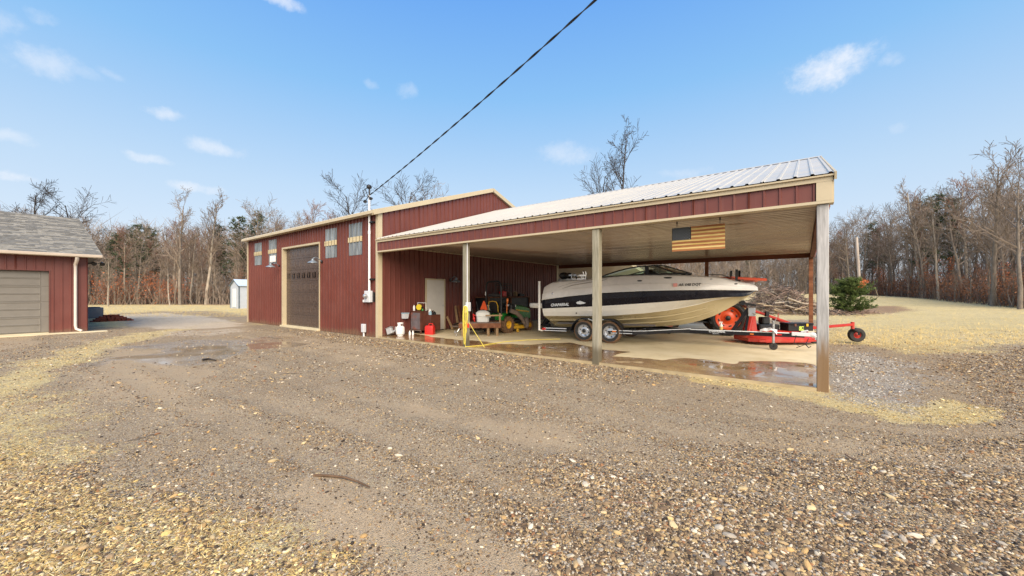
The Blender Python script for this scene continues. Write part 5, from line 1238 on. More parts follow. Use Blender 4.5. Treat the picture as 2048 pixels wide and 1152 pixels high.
# trailer
tr = thing('boat_trailer', 'black tandem boat trailer with silver pinstripe and chrome wheels', 'trailer', bp_(BL * .4, 0, 0), BTH)
def tz(s): return .30 + .018 * s             # the frame rises gently towards the jack
def rail(name, off, s0, s1, hh=.10, stripe=True):
    b = B(); b.beam(bp_(s0, off, tz(s0) + .02), bp_(s1, off, tz(s1) + .02), .06, hh); o = b.obj(name, M_blackpaint, tr, bevel=.006)
    if stripe:
        sg = -1 if off < 0 else 1
        b = B(); b.beam(bp_(s0, off + sg * .034, tz(s0) + .02 + hh * .40), bp_(s1, off + sg * .034, tz(s1) + .02 + hh * .40), .006, .022); b.beam(bp_(s0, off + sg * .034, tz(s0) + .02 - hh * .40), bp_(s1, off + sg * .034, tz(s1) + .02 - hh * .40), .006, .018); b.obj('pinstripe', M_letterw, o)
    return o
for sg in (-1, 1):
    rail('side_rail', sg * 1.16, .12, .95); rail('side_rail', sg * 1.16, 2.35, 3.1)
    rail('frame_rail', sg * .78, .0, 3.2, .12, False)
    b = B(); pts = [bp_(3.1, sg * 1.16, tz(3.1)), bp_(3.5, sg * 1.0, tz(3.5) + .01), bp_(4.05, sg * .42, tz(4) + .02), bp_(4.5, sg * .06, tz(4.5) + .03)]
    for a, c in zip(pts, pts[1:]): b.beam(a, c, .06, .10)
    o = b.obj('tongue_brace', M_blackpaint, tr)
    b = B()
    for a, c in zip(pts, pts[1:]): b.beam(a + Vector((0, -.0, .056)), c + Vector((0, 0, .056)), .064, .014)
    b.obj('pinstripe', M_letterw, o)
    b = B(); b.beam(bp_(.3, sg * .5, .50), bp_(3.6, sg * .5, .56), .12, .05); b.obj('bunk', M_tarp, tr)
for s in (.05, 1.15, 2.05, 3.1): b = B(); b.beam(bp_(s, -1.13, tz(s) - .02), bp_(s, 1.13, tz(s) - .02), .07, .08); b.obj('cross_member', M_blackpaint, tr)
tg = B(); tg.beam(bp_(3.2, 0, tz(3.2) + .02), bp_(7.28, 0, tz(7.28) - .005), .09, .115); tg_ = tg.obj('tongue', M_blackpaint, tr, bevel=.006)
b = B(); b.beam(bp_(4.5, -.048, tz(4.5) + .068), bp_(6.95, -.048, tz(6.95) + .052), .006, .024); b.obj('pinstripe', M_letterw, tg_)
MM = side_frame(5.02, 5.5, tz(5.02) + .005, tz(5.5) + .0, lambda s: .055); text('lettering', 'CHAPARRAL', .075, MM, M_letterw, tr, shear=.25, bold=.002); 
MM = side_frame(5.12, 5.5, tz(5.1) - .048, tz(5.5) - .052, lambda s: .055); text('lettering', 'BOATS', .05, MM, M_letterw, tr, shear=.25)
b = B(); b.beam(bp_(7.0, 0, tz(7.0) + .03), bp_(7.42, 0, tz(7.4) + .02), .11, .10); b.ball(bp_(7.45, 0, tz(7.4) + .02), (.09, .07, .07)); b.beam(bp_(7.2, 0, tz(7.2) + .09), bp_(7.36, 0, tz(7.3) + .13), .05, .04); b.obj('coupler', M_lightgrey, tr, bevel=.012)
b = B(); b.cbox(bp_(6.72, -.055, tz(6.7) + .0), (.14, .012, .035)); b.obj('red_reflector', M_redlens, tr); b = B(); b.cbox(bp_(6.10, -.055, tz(6.1) - .01), (.09, .012, .03)); b.obj('amber_reflector', M_amber, tr)
b = B(); b.cbox(bp_(2.55, -1.2, tz(2.5) + .03), (.12, .012, .04)); b.obj('amber_reflector', M_amber, tr)
b = B(); b.cbox(bp_(.12, -1.19, tz(0) + .03), (.14, .05, .07)); b.obj('tail_light', M_redlens, tr, bevel=.01); b = B(); b.cbox(bp_(.12, 1.19, tz(0) + .03), (.14, .05, .07)); b.obj('tail_light', M_redlens, tr, bevel=.01)
b = B(); b.tube([bp_(7.1, -.06, tz(7)), bp_(7.05, -.09, .22), bp_(7.18, -.1, .14), bp_(7.3, -.08, .20), bp_(7.36, -.05, .36)], .009, 5); b.tube([bp_(7.18, -.1, .14), bp_(7.1, -.1, .10)], .009, 5); b.tube([bp_(7.3, -.08, .20), bp_(7.36, -.09, .12), bp_(7.41, -.09, .16)], .014, 5); b.obj('safety_chain', M_black, tr)
# jack
js = 6.60
b = B(); b.tube([bp_(js, -.10, .18), bp_(js, -.10, .76)], .032, 10); b.tube([bp_(js, -.10, .76), bp_(js, -.10, .80)], .04, 10); b.tube([bp_(js, -.10, .72), bp_(js + .02, -.20, .73), bp_(js + .06, -.22, .88)], .012, 6); jk = b.obj('jack', M_steel, tr, smooth=50)
b = B(); b.beam(bp_(js, -.10, .20), bp_(js, -.10, .08), .06, .04, (1, 0, 0)); b.obj('jack_fork', M_blackpaint, jk); b = B(); b.lathe([(.02, -.03), (.085, -.03), (.10, 0), (.085, .03), (.02, .03), (0, .03)], 16, axis_m(bp_(js, -.10, .10), BN)); b.obj('jack_wheel', M_rubber, jk, smooth=40)
# winch stand
b = B(); b.beam(bp_(5.62, 0, tz(5.6) + .05), bp_(6.02, 0, 1.12), .09, .09, (0, 1, 0)); b.beam(bp_(5.95, 0, tz(6) + .05), bp_(6.02, 0, 1.0), .06, .06, (0, 1, 0)); b.obj('winch_post', M_blackpaint, tr)
b = B(); b.lathe([(0, -.10), (.07, -.10), (.055, 0), (.07, .10), (0, .10)], 14, axis_m(bp_(5.88, 0, 1.27), BN)); b.beam(bp_(5.8, -.02, 1.28), bp_(6.2, -.02, 1.20), .08, .06); b.obj('bow_stop', M_black, tr, smooth=40)
b = B(); b.cbox(bp_(6.10, -.06, 1.02), (.17, .12, .24)); b.lathe([(0, -.09), (.08, -.09), (.08, .09), (0, .09)], 14, axis_m(bp_(6.10, -.02, 1.04), BN)); b.tube([bp_(6.12, -.12, 1.0), bp_(6.2, -.2, .92)], .015, 6); b.obj('winch', M_steel, tr, bevel=.012)
# wheels and fenders
def road_wheel(c, axis_dir, root, R=.345, w_=.20, muddy=True):
    M = axis_m(c, axis_dir)
    b = B(); b.mi = 1
    b.lathe([(R * .60, w_ * .36), (R * .66, w_ * .48), (R * .84, w_ * .52)], 32, M); b.mi = 0
    b.lathe([(R * .84, w_ * .52), (R * .95, w_ * .44), (R, w_ * .30), (R, -w_ * .30), (R * .94, -w_ * .46), (R * .62, -w_ * .5), (R * .60, -w_ * .36)], 32, M)
    ty = b.obj('tyre', [M_mud if muddy else M_rubber, M_rubber], root, smooth=40)
    b = B(); b.lathe([(R * .60, w_ * .38), (R * .585, w_ * .42), (R * .55, w_ * .30), (R * .50, w_ * .10), (R * .40, w_ * .04), (R * .34, w_ * .12), (R * .20, w_ * .16), (R * .17, w_ * .30), (R * .10, w_ * .42), (0, w_ * .44)], 28, M)
    b.lathe([(R * .60, w_ * .38), (R * .60, -w_ * .38)], 28, M); rm = b.obj('rim', M_chrome, root, smooth=25)
    b = B(); b.lathe([(R * .175, w_ * .26), (R * .16, w_ * .46), (R * .08, w_ * .52), (0, w_ * .53)], 14, M)
    b.obj('hub', M_black, rm)
    for k in range(6): a = k * math.pi / 3; q = B(); q.lathe([(R * .055, w_ * .08), (R * .05, w_ * .13), (0, w_ * .14)], 8, M @ Matrix.Translation((R * .43 * math.cos(a), R * .43 * math.sin(a), 0))); q.obj('wheel_nut', M_black, rm)
WS = (1.555, 2.405)
for sg in (-1, 1):
    for s in WS: road_wheel(bp_(s, sg * 1.10, .338), BN * sg, tr)
    b = B(); arc = []
    for k in range(13): a = math.pi - k * math.pi * .62 / 12; arc.append((WS[0] + .42 * math.cos(a), .335 + .42 * math.sin(a)))
    top = [(WS[0] + .16, .745), (WS[1] - .16, .745)]
    arc2 = [(2 * (WS[0] + WS[1]) / 2 - x, z) for x, z in reversed(arc)]
    line = [p for p in arc if p[0] < WS[0] + .12] + top + [p for p in arc2 if p[0] > WS[1] - .12]
    b.loft([[bp_(s, sg * .98, z), bp_(s, sg * 1.235, z), bp_(s, sg * 1.24, z - .045)] for s, z in line]); b.loft([[bp_(s, sg * .98, z - .012), bp_(s, sg * 1.23, z - .012)] for s, z in line])
    fd = b.obj('fender', M_blackpaint, tr, smooth=40)
    mid = [(WS[0] + .30, .70), (WS[0] + .36, .60), (WS[0] + .425, .56), (WS[1] - .36, .60), (WS[1] - .30, .70)]
    b = B(); b.add([bp_(WS[0] + .17, sg * 1.235, .73)] + [bp_(s, sg * 1.235, z) for s, z in mid] + [bp_(WS[1] - .17, sg * 1.235, .73)], [tuple(range(7))]); b.obj('fender_skirt', M_blackpaint, fd)
    b = B(); b.tube([bp_(WS[0] + .17, sg * 1.245, .735)] + [bp_(s, sg * 1.245, z - .012) for s, z in mid] + [bp_(WS[1] - .17, sg * 1.245, .735)], .010, 6); b.obj('pinstripe', M_letterw, fd)
    b = B(); b.tube([bp_(-.02, sg * 1.27, .28), bp_(-.02, sg * 1.27, 1.92)], .040, 10); b.tube([bp_(-.02, sg * 1.27, 1.92), bp_(-.02, sg * 1.27, 1.95)], .046, 10); b.tube([bp_(-.02, sg * 1.27, .30), bp_(.02, sg * 1.2, .27), bp_(.1, sg * 1.0, .28)], .03, 8); b.obj('guide_post', M_hull_w, tr, smooth=50)
# bottle and rag left on the trailer
p = bp_(5.34, .0, tz(5.34) + .082); sp = thing('spray_bottle', 'clear spray bottle of amber cleaner standing on the trailer tongue', 'bottle', p)
b = B(); b.mi = 0; b.lathe([(0, 0), (.042, 0), (.045, .02), (.045, .09)], 12, Matrix.Translation(p)); b.mi = 1; b.lathe([(.045, .09), (.043, .13), (.02, .17), (.014, .20), (0, .20)], 12, Matrix.Translation(p)); b.obj('body', [M_liquid, M_white], sp, smooth=40)
b = B(); b.box((p.x - .05, p.y - .015, p.z + .20), (p.x + .035, p.y + .015, p.z + .235)); b.box((p.x - .06, p.y - .01, p.z + .155), (p.x - .045, p.y + .01, p.z + .20)); b.obj('trigger', M_white, sp, bevel=.006)
p = bp_(6.5, -.02, tz(6.5) + .12); rg = thing('white_rag', 'crumpled white rag draped on the trailer by the jack', 'rag', p); b = B()
b.loft([[p + Vector((x, y - .03, .05 + .07 * mnoise.noise((x * 9, y * 9, 3)) - 1.6 * abs(y) ** 1.6 - .5 * max(0, abs(x) - .12))) for y in np.linspace(-.17, .12, 9)] for x in np.linspace(-.2, .19, 11)]); b.obj('cloth', M_cloth, rg, smooth=60)
# ------------------------------------------------------------------ tractors
def lug_wheel(c, axis_dir, root, R, w_, rimR, m_tyre, m_rim, lugs=18, slots=0, lugh=.03):
    M = axis_m(c, axis_dir); b = B()
    b.lathe([(rimR, w_ * .34), (rimR * 1.06, w_ * .46), (R * .84, w_ * .52), (R * .94, w_ * .46), (R * .985, w_ * .30), (R, 0), (R * .985, -w_ * .30), (R * .94, -w_ * .46), (R * .84, -w_ * .52), (rimR * 1.06, -w_ * .46), (rimR, -w_ * .34)], 36, M)
    for k in range(lugs):
        for sg in (1, -1):
            a = (k + (.5 if sg < 0 else 0)) * 2 * math.pi / lugs
            T = lambda r, da, z: M @ Vector((r * math.cos(a + da), r * math.sin(a + da), z))
            d0, d1, wd = 0, .26, .10
            P = [T(R * .99, d0 - wd, 0), T(R * .99, d0 + wd, 0), T(R * .93, d1 + wd * .7, sg * w_ * .49), T(R * .93, d1 - wd * .7, sg * w_ * .49), T(R + lugh, d0 - wd * .6, 0), T(R + lugh, d0 + wd * .6, 0), T(R * .97 + lugh, d1 + wd * .4, sg * w_ * .50), T(R * .97 + lugh, d1 - wd * .4, sg * w_ * .50)]
            b.add(P, [(4, 5, 6, 7), (0, 1, 5, 4), (1, 2, 6, 5), (2, 3, 7, 6), (3, 0, 4, 7)])
    b.obj('tyre', m_tyre, root, smooth=30)
    b = B(); b.lathe([(rimR * 1.0, w_ * .36), (rimR * .98, w_ * .40), (rimR * .90, w_ * .34), (rimR * .84, w_ * .18), (rimR * .55, w_ * .12), (rimR * .30, w_ * .20), (rimR * .24, w_ * .30), (0, w_ * .30)], 32, M); b.lathe([(rimR, w_ * .36), (rimR, -w_ * .36), (0, -w_ * .1)], 32, M)
    rm = b.obj('rim', m_rim, root, smooth=28)
    for k in range(slots):
        a = k * 2 * math.pi / slots + .3; q = B(); q.ball((0, 0, 0), (rimR * .07, rimR * .14, .012), 10, 5, M @ Matrix.Rotation(a, 4, 'Z') @ Matrix.Translation((rimR * .70, 0, w_ * .155))); q.obj('rim_slot', M_black, rm, smooth=60)
    b = B(); b.lathe([(rimR * .22, w_ * .28), (rimR * .2, w_ * .36), (rimR * .1, w_ * .40), (0, w_ * .40)], 14, M); b.obj('hub', M_black if slots else m_rim, rm, smooth=40)

gt = thing('garden_tractor', 'green garden tractor with yellow wheels and orange triangle behind the cart', 'tractor', (-9.70, 11.82, 0), rad(86)); G = ROOTM[gt.name]
def gp3(x, y, z): return G @ Vector((x, y, z))
fw = (G.to_3x3() @ Vector((1, 0, 0))); lf_ = (G.to_3x3() @ Vector((0, 1, 0)))
for sg in (1, -1):
    lug_wheel(gp3(0, sg * .50, .325), lf_ * sg, gt, .315, .28, .155, M_mud, M_yellow, 16)
    lug_wheel(gp3(1.42, sg * .44, .215), lf_ * sg, gt, .205, .19, .11, M_mud, M_yellow, 14, lugh=.015)
def gob(b, name, m, parent=gt, **k): b.v = [tuple(G @ Vector(v)) for v in b.v]; return b.obj(name, m, parent, **k)
b = B(); b.box((-.30, -.30, .34), (1.55, .30, .46)); b.box((-.36, -.22, .25), (.1, .22, .66)); b.box((-.5, -.05, .28), (-.36, .05, .34)); gob(b, 'chassis', M_black, bevel=.01)
b = B(); rows = []
for x, z in ((-.36, .54), (-.30, .67), (-.12, .74), (.15, .76), (.38, .72), (.46, .60)): rows.append([(x, y, z + (.03 if abs(y) > .3 else -.02)) for y in (-.66, -.60, -.36, -.33, 0, .33, .36, .60, .66)])
b.loft(rows); b.loft([[(x, y, z - .05) for x, y, z in r] for r in rows]); b.box((-.36, -.33, .52), (-.30, .33, .71)); gob(b, 'rear_fender', M_green, smooth=50)
b = B(); b.box((-.375, .02, .60), (-.362, .13, .66)); gob(b, 'white_decal', M_white)
b = B(); b.loft([[(x, y, z) for y, z in ((-.27, z0), (-.27, z1 - .05), (-.20, z1), (.20, z1), (.27, z1 - .05), (.27, z0))] for x, z0, z1 in ((.78, .56, 1.06), (1.3, .52, 1.02), (1.68, .48, .94), (1.76, .50, .80))]); b.add([(1.76, y, z) for y, z in ((-.27, .5), (-.27, .75), (-.2, .8), (.2, .8), (.27, .75), (.27, .5))], [(0, 1, 2, 3, 4, 5)]); gob(b, 'hood', M_green, smooth=35)
b = B()
for sg in (1, -1): b.beam((.82, sg * .274, .86), (1.66, sg * .274, .76), .012, .05)
gob(b, 'yellow_stripe', M_yellow)
b = B(); b.box((.50, -.29, .46), (.775, .29, 1.10)); b.box((.42, -.24, 1.0), (.60, .24, 1.14)); gob(b, 'dash', M_black, bevel=.03)
b = B(); b.box((.415, -.235, 1.02), (.42, -.10, 1.10)); b.box((.76, -.30, .98), (.79, -.18, 1.07)); gob(b, 'white_label', M_white)
b = B(); b.tube([(.42, 0, 1.05), (.30, 0, 1.18)], .02, 6); M_ = axis_m((.29, 0, 1.19), (-.7, 0, .75)); b.tube([M_ @ Vector((.17 * math.cos(a), .17 * math.sin(a), 0)) for a in np.linspace(0, 2 * math.pi, 21)], .014, 6); gob(b, 'steering_wheel', M_black, smooth=60)
b = B(); b.box((-.08, -.26, .72), (.38, .26, .84)); b.loft([[(x, y, z) for y in (-.25, -.2, .2, .25)] for x, z in ((-.10, .80), (-.14, 1.0), (-.20, 1.20), (-.24, 1.23), (-.26, 1.18), (-.20, .95), (-.16, .78))]); s_ = gob(b, 'seat', M_black, bevel=.03, seg=2, smooth=50)
b = B(); b.tube([(-.225, -.25, .80), (-.245, -.255, 1.05), (-.27, -.2, 1.20), (-.275, .0, 1.23), (-.27, .2, 1.20), (-.245, .255, 1.05), (-.225, .25, .80)], .014, 6); gob(b, 'seat_piping', M_yellow, s_)
b = B(); b.tube([(-.22, -.41, .50), (-.22, -.41, 1.80), (-.22, -.35, 1.95), (-.22, -.25, 2.0), (-.22, .25, 2.0), (-.22, .35, 1.95), (-.22, .41, 1.80), (-.22, .41, .50)], .035, 8); gob(b, 'roll_bar', M_black, smooth=60)
b = B(); b.box((-.262, .385, 1.45), (-.258, .43, 1.60)); gob(b, 'roll_bar_label', M_white)
b = B(); T_ = Matrix(((0, 0, 1, -.46), (1, 0, 0, .30), (0, 1, 0, .88), (0, 0, 0, 1))); b.prism([(-.20, .04), (-.16, 0), (.16, 0), (.20, .04), (.03, .36), (-.03, .36)], 0, .008, T_); sm = gob(b, 'hazard_triangle', M_smv)
b = B(); b.beam((-.452, .30, .66), (-.452, .30, 1.15), .04, .01, (1, 0, 0)); gob(b, 'triangle_bracket', M_black, sm)
b = B(); b.ball((.02, -.52, 1.26), (.05, .05, .09)); b.tube([(.02, -.48, .75), (.02, -.50, 1.2)], .02, 6); gob(b, 'turn_lamp', M_amber, smooth=60)
b = B(); b.box((.30, -.62, .12), (1.12, .62, .26)); b.lathe([(0, .26), (.22, .26), (.18, .32), (0, .33)], 14, Matrix.Translation((.6, -.36, 0))); b.lathe([(0, .26), (.22, .26), (.18, .32), (0, .33)], 14, Matrix.Translation((.6, .36, 0))); md = gob(b, 'mower_deck', M_yellow, bevel=.04, seg=2)
b = B(); b.lathe([(.02, -.03), (.06, -.03), (.075, 0), (.06, .03), (.02, .03)], 12, axis_m((.42, -.70, .08), (0, 1, 0))); gob(b, 'gauge_wheel', M_yellow, md)
b = B(); b.tube([(.10, -.60, .86), (.35, -.70, .78), (.62, -.74, .55), (.82, -.74, .30)], [.09, .10, .08, .07], 10); 
gob(b, 'grass_chute', mat('tan_chute', (.20, .15, .12), .7, var=.3, vscale=9), smooth=50)
b = B(); b.ball((.95, -.70, .36), (.12, .14, .24), 10, 7); gob(b, 'leaf_guard', M_greyw, smooth=60)

ot = thing('orange_tractor', 'orange farm tractor with muddy rear tyres behind the boat bow', 'tractor', (-2.48, 16.62, 0), rad(200)); G = ROOTM[ot.name]
fw = (G.to_3x3() @ Vector((1, 0, 0))); lf_ = (G.to_3x3() @ Vector((0, 1, 0)))
def tob(b, name, m, parent=ot, **k): b.v = [tuple(G @ Vector(v)) for v in b.v]; return b.obj(name, m, parent, **k)
for sg in (1, -1):
    lug_wheel(G @ Vector((0, sg * .74, .64)), lf_ * sg, ot, .61, .42, .43, M_mud if sg < 0 else M_rubber, M_orange, 18, 8, .035)
    lug_wheel(G @ Vector((2.05, sg * .66, .42)), lf_ * sg, ot, .41, .30, .24, M_rubber, M_orange, 16, 0, .025)
b = B(); b.box((-.4, -.24, .5), (2.5, .24, .85)); b.box((-.55, -.3, .45), (-.1, .3, .95)); tob(b, 'chassis', M_black, bevel=.03)
b = B(); b.loft([[(x, y, z) for y, z in ((-.32, .8), (-.34, z1 - .12), (-.24, z1), (.24, z1), (.34, z1 - .12), (.32, .8))] for x, z1 in ((.95, 1.5), (1.8, 1.46), (2.55, 1.36), (2.7, 1.1))]); b.add([(2.7, y, z) for y, z in ((-.32, .8), (-.34, .98), (-.24, 1.1), (.24, 1.1), (.34, .98), (.32, .8))], [(0, 1, 2, 3, 4, 5)]); tob(b, 'hood', M_orange, smooth=35)
for sg in (1, -1):
    b = B(); rows = []
    for k in range(9): a = rad(25 + k * 15); rows.append([(.72 * math.cos(a), sg * y, .62 + .72 * math.sin(a)) for y in (.48, .95, .97)])
    b.loft(rows); b.loft([[(x, y, z - .02) for x, y, z in r] for r in rows]); tob(b, 'fender', M_orange, smooth=50)
    b = B(); b.beam((-.35, sg * .42, .7), (-.38, sg * .42, 2.42), .09, .07, (1, 0, 0)); tob(b, 'roll_post', M_black)
b = B(); b.box((.1, -.25, .98), (.5, .25, 1.1)); b.box((.02, -.25, 1.05), (.14, .25, 1.55)); tob(b, 'seat', M_black, bevel=.04, seg=2)
b = B(); b.box((.72, -.3, .85), (.94, .3, 1.5)); b.tube([(.75, 0, 1.45), (.62, 0, 1.6)], .02, 6); M_ = axis_m((.6, 0, 1.62), (-.6, 0, .8)); b.tube([M_ @ Vector((.2 * math.cos(a), .2 * math.sin(a), 0)) for a in np.linspace(0, 2 * math.pi, 21)], .016, 6); tob(b, 'dash', M_black)
b = B(); b.box((.3, -.75, .45), (1.1, .75, .50)); tob(b, 'platform', M_black)
c0, c1 = deep(1443, 556.5, 14.9), deep(1514, 560, 15.4); b = B(); b.beam(c0, c1, .9, .10); b.ball(c1 + Vector((-.08, .0, .01)), (.16, .3, .10), 12, 7); b.obj('canopy', M_orange, ot, bevel=.02)
b = B(); p = deep(1474, 540, 15.05); q = deep(1479, 541, 15.2); b.beam(p, Vector((p.x, p.y, 1.4)), .10, .07, (1, 0, 0)); b.beam(q, Vector((q.x, q.y, 1.4)), .10, .07, (1, 0, 0)); b.obj('twin_roll_posts', M_black, ot)  # the two black roll bar posts that stand up past the canopy
b = B(); p = deep(1497, 566, 15.3); b.cbox(p, (.4, .2, .14)); b.obj('work_light', M_lightgrey, ot, bevel=.02)
# hydraulics and linkage caked in mud at the tractor's back
b = B(); rr = random.Random(6)
for (u0, v0, u1, v1, r_) in ((1482, 608, 1489, 628, .06), (1486, 612, 1494, 640, .05), (1492, 622, 1486, 652, .05), (1480, 630, 1487, 655, .07), (1497, 620, 1492, 648, .035)): b.tube([deep(u0, v0, 14.4), deep((u0 + u1) / 2 + rr.uniform(-2, 2), (v0 + v1) / 2, 14.3), deep(u1, v1, 14.4)], r_, 7)
b.obj('rear_linkage', mat('ochre_mud', (.40, .23, .07), .85, var=.4, vscale=8), ot, smooth=60)

mw = thing('rotary_mower', 'red tow behind mower deck with caster wheel arm beside the right post', 'mower', (-1.14, 13.3, 0), rad(40)); G = ROOTM[mw.name]
def mob(b, name, m, parent=mw, **k): b.v = [tuple(G @ Vector(v)) for v in b.v]; return b.obj(name, m, parent, **k)
b = B(); out = [(0, .3), (.35, 0), (1.7, 0), (2.05, .25), (2.1, .9), (1.85, 1.35), (.25, 1.35), (0, 1.0)]
inn = [(.12, .36), (.40, .14), (1.62, .14), (1.9, .34), (1.95, .85), (1.75, 1.2), (.32, 1.2), (.12, .95)]
b.loft([[(x, y, .09) for x, y in out], [(x, y, .19) for x, y in out], [(x, y, .31) for x, y in inn], [(1.02 + (x - 1.02) * .75, .68 + (y - .68) * .75, .40) for x, y in inn]], True); b.f.append(tuple(range(24, 32))); b.m.append(0); dk_ = mob(b, 'deck', M_mowred, smooth=35)
b = B(); b.box((.12, -.015, .12), (1.95, .02, .16)); mob(b, 'skirt_bar', M_mowred, dk_)
b = B(); b.beam((.28, .45, .36), (.42, .75, 1.02), .16, .10); b.beam((.34, 1.0, .36), (.42, .80, 1.02), .10, .08); b.beam((.05, .4, .35), (.40, .7, .98), .12, .14); mob(b, 'hitch_frame', M_mowred, bevel=.012)
b = B(); b.beam((.42, .78, 1.02), (1.95, .85, .52), .08, .07); b.beam((1.2, .9, .72), (1.75, 1.05, .60), .04, .06); b.beam((1.35, .85, .68), (1.7, 1.3, .86), .03, .04); mob(b, 'brace', M_mowred, bevel=.008)
b = B(); b.box((.50, .50, .40), (1.15, 1.0, .58)); b.box((.68, .60, .58), (.92, .85, .80)); mob(b, 'gearbox', M_black, bevel=.03)
b = B(); b.box((.74, .55, .82), (.84, .62, .98)); mob(b, 'gearbox_guard', M_black); 
cw = Vector((1.33, 16.35, .22))
b = B(); a_ = G @ Vector((1.9, .55, .44)); e_ = Vector((1.22, 16.10, .56)); b.beam(a_, e_, .09, .08); b.tube([e_ + Vector((0, 0, .08)), e_ + Vector((0, 0, -.14))], .05, 10); b.beam(a_ + Vector((-.1, -.1, -.1)), a_.lerp(e_, .22) + Vector((0, 0, .02)), .08, .10); arm = b.obj('caster_arm', M_mowred, mw, bevel=.008)
b = B(); wn = Vector((.35, -.94, 0)); b.beam(e_ + Vector((0, 0, -.12)), cw + wn * .13 + Vector((0, 0, .10)), .06, .05); b.beam(cw + wn * .13 + Vector((0, 0, .12)), cw + wn * .13, .05, .03); b.beam(e_ + Vector((0, 0, -.12)), cw - wn * .13 + Vector((0, 0, .02)), .06, .05); b.obj('caster_fork', M_black, arm)
b = B(); M_ = axis_m(cw, wn); b.lathe([(.10, .06), (.13, .085), (.20, .08), (.225, .04), (.225, -.04), (.20, -.08), (.13, -.085), (.10, -.06)], 24, M_); cwh = b.obj('caster_tyre', M_rubber, arm, smooth=40)
b = B(); b.lathe([(.10, .06), (.08, .02), (.03, .05), (0, .06)], 18, M_); b.obj('caster_rim', M_mowred, cwh, smooth=40)
p = G @ Vector((2.18, .42, .17)); b = B(); M_ = axis_m(p, (.35, -.94, 0)); b.lathe([(.08, .06), (.11, .09), (.15, .085), (.175, .04), (.175, -.04), (.15, -.085), (.08, -.06)], 20, M_); gw = b.obj('gauge_wheel', M_rubber, mw, smooth=40); b = B(); b.lathe([(.08, .06), (.05, .07), (0, .07)], 12, M_); b.obj('gauge_rim', M_steel, gw); b = B(); b.beam(p + Vector((-.12, -.08, .02)), p + Vector((-.2, -.05, .24)), .05, .05, (1, 0, 0)); b.obj('gauge_bracket', M_mowred, gw)
tbp = G @ Vector((1.62, .42, .405)); tb_ = thing('tool_box', 'black tool box with lime sticker set on the red mower deck', 'tool box', tbp, rad(38)); G2 = ROOTM[tb_.name]
b = B(); b.box((-.40, -.19, 0), (.36, .19, .18)); b.v = [tuple(G2 @ Vector(v)) for v in b.v]; b.obj('body', M_black, tb_, bevel=.012)
b = B(); b.box((-.41, -.20, .181), (.37, .20, .235)); b.v = [tuple(G2 @ Vector(v)) for v in b.v]; b.obj('lid', M_blackpaint, tb_, bevel=.012)
for x in (-.2, .16): b = B(); b.box((x - .03, -.212, .14), (x + .03, -.201, .22)); b.v = [tuple(G2 @ Vector(v)) for v in b.v]; b.obj('latch', M_rust if x < 0 else M_yellow, tb_)
text('sticker_lettering', 'SC', .13, G2 @ Matrix(((1, 0, 0, -.085), (0, 0, -1, -.192), (0, 1, 0, .045), (0, 0, 0, 1))), M_sticker, tb_, shear=.1, bold=.006, space=.8)
b = B(); b.box((-.085, -.197, .015), (.075, -.1905, .032)); b.v = [tuple(G2 @ Vector(v)) for v in b.v]; b.obj('sticker', M_sticker, tb_)
# ------------------------------------------------------------------ trees
def woods_z(k): return float(np.interp(k, [-2.2, -1.6, -1.1, -.7, -.2, .3, .72, .93, 1.15, 1.33, 1.6, 2.4], [46, 49, 52, 54, 62, 66, 67, 68, 48, 37, 30, 26]))
def edge_pt(k, back=0.0):
    z = woods_z(k) + back; return Vector((z * (CFW[0] + k * CRT[0]), z * (CFW[1] + k * CRT[1]), 0))
def rand_dir(r, d, spread):
    a = d.orthogonal().normalized(); b = d.cross(a); t = r.uniform(0, 2 * math.pi)
    return (d + (a * math.cos(t) + b * math.sin(t)) * math.tan(spread)).normalized()
class Tree:
    def __init__(s, seed): s.r = random.Random(seed); s.trunk = B(); s.crown = B(); s.tips = []
    def branch(s, p, d, L, R, lev, maxlev, cfg):
        r = s.r; n = 6 if lev == 0 else (5 if lev == 1 else (3 if lev == 2 else 2))
        pts = [p.copy()]; rs = [R]; q = p.copy(); dd = d.copy(); side = []
        for i in range(n):
            up = cfg['up'][min(lev, len(cfg['up']) - 1)]
            dd = (dd + Vector((r.uniform(-1, 1), r.uniform(-1, 1), r.uniform(-.6, .8))) * cfg['wob'][min(lev, 3)] + Vector((0, 0, up))).normalized()
            q = q + dd * (L / n); pts.append(q.copy()); t = (i + 1) / n
            rs.append(max(R * (1 - t * (.80 if lev == 0 else .88)), cfg['rmin'])); side.append((q.copy(), dd.copy(), t, rs[-1]))
        mb = s.trunk if lev == 0 else s.crown
        mb.tube(pts, rs, 7 if lev == 0 else (5 if lev == 1 else 3), caps=False)
        if lev >= maxlev:
            s.tips.append((pts[-1], dd)); return
        kids_ = cfg['n'][lev]
        for j in range(kids_):
            t0 = cfg['start'][lev]; t = t0 + (1 - t0) * (j + r.uniform(.2, .9)) / kids_
            f = min(t * n, n - .001); i = int(f); a, b2 = pts[i], pts[i + 1]; o = a.lerp(b2, f - i); rr_ = rs[i] + (rs[i + 1] - rs[i]) * (f - i)
            ang = rad(r.uniform(*cfg['ang'][lev])); nd = rand_dir(r, (b2 - a).normalized(), ang)
            ln = L * r.uniform(*cfg['len'][lev]) * (1.15 - .55 * t if lev == 0 else 1.0)
            s.branch(o, nd, ln, min(rr_ * .65, R * .55), lev + 1, maxlev, cfg)
        if lev > 0: s.tips.append((pts[-1], dd))
BARE = dict(up=(.05, .07, .05, .02), wob=(.07, .16, .22, .3), rmin=.016, n=(14, 7, 6, 5), start=(.32, .25, .2, .15), ang=((28, 58), (25, 55), (25, 60), (25, 60)), len=((.28, .46), (.34, .55), (.35, .6), (.4, .7)))
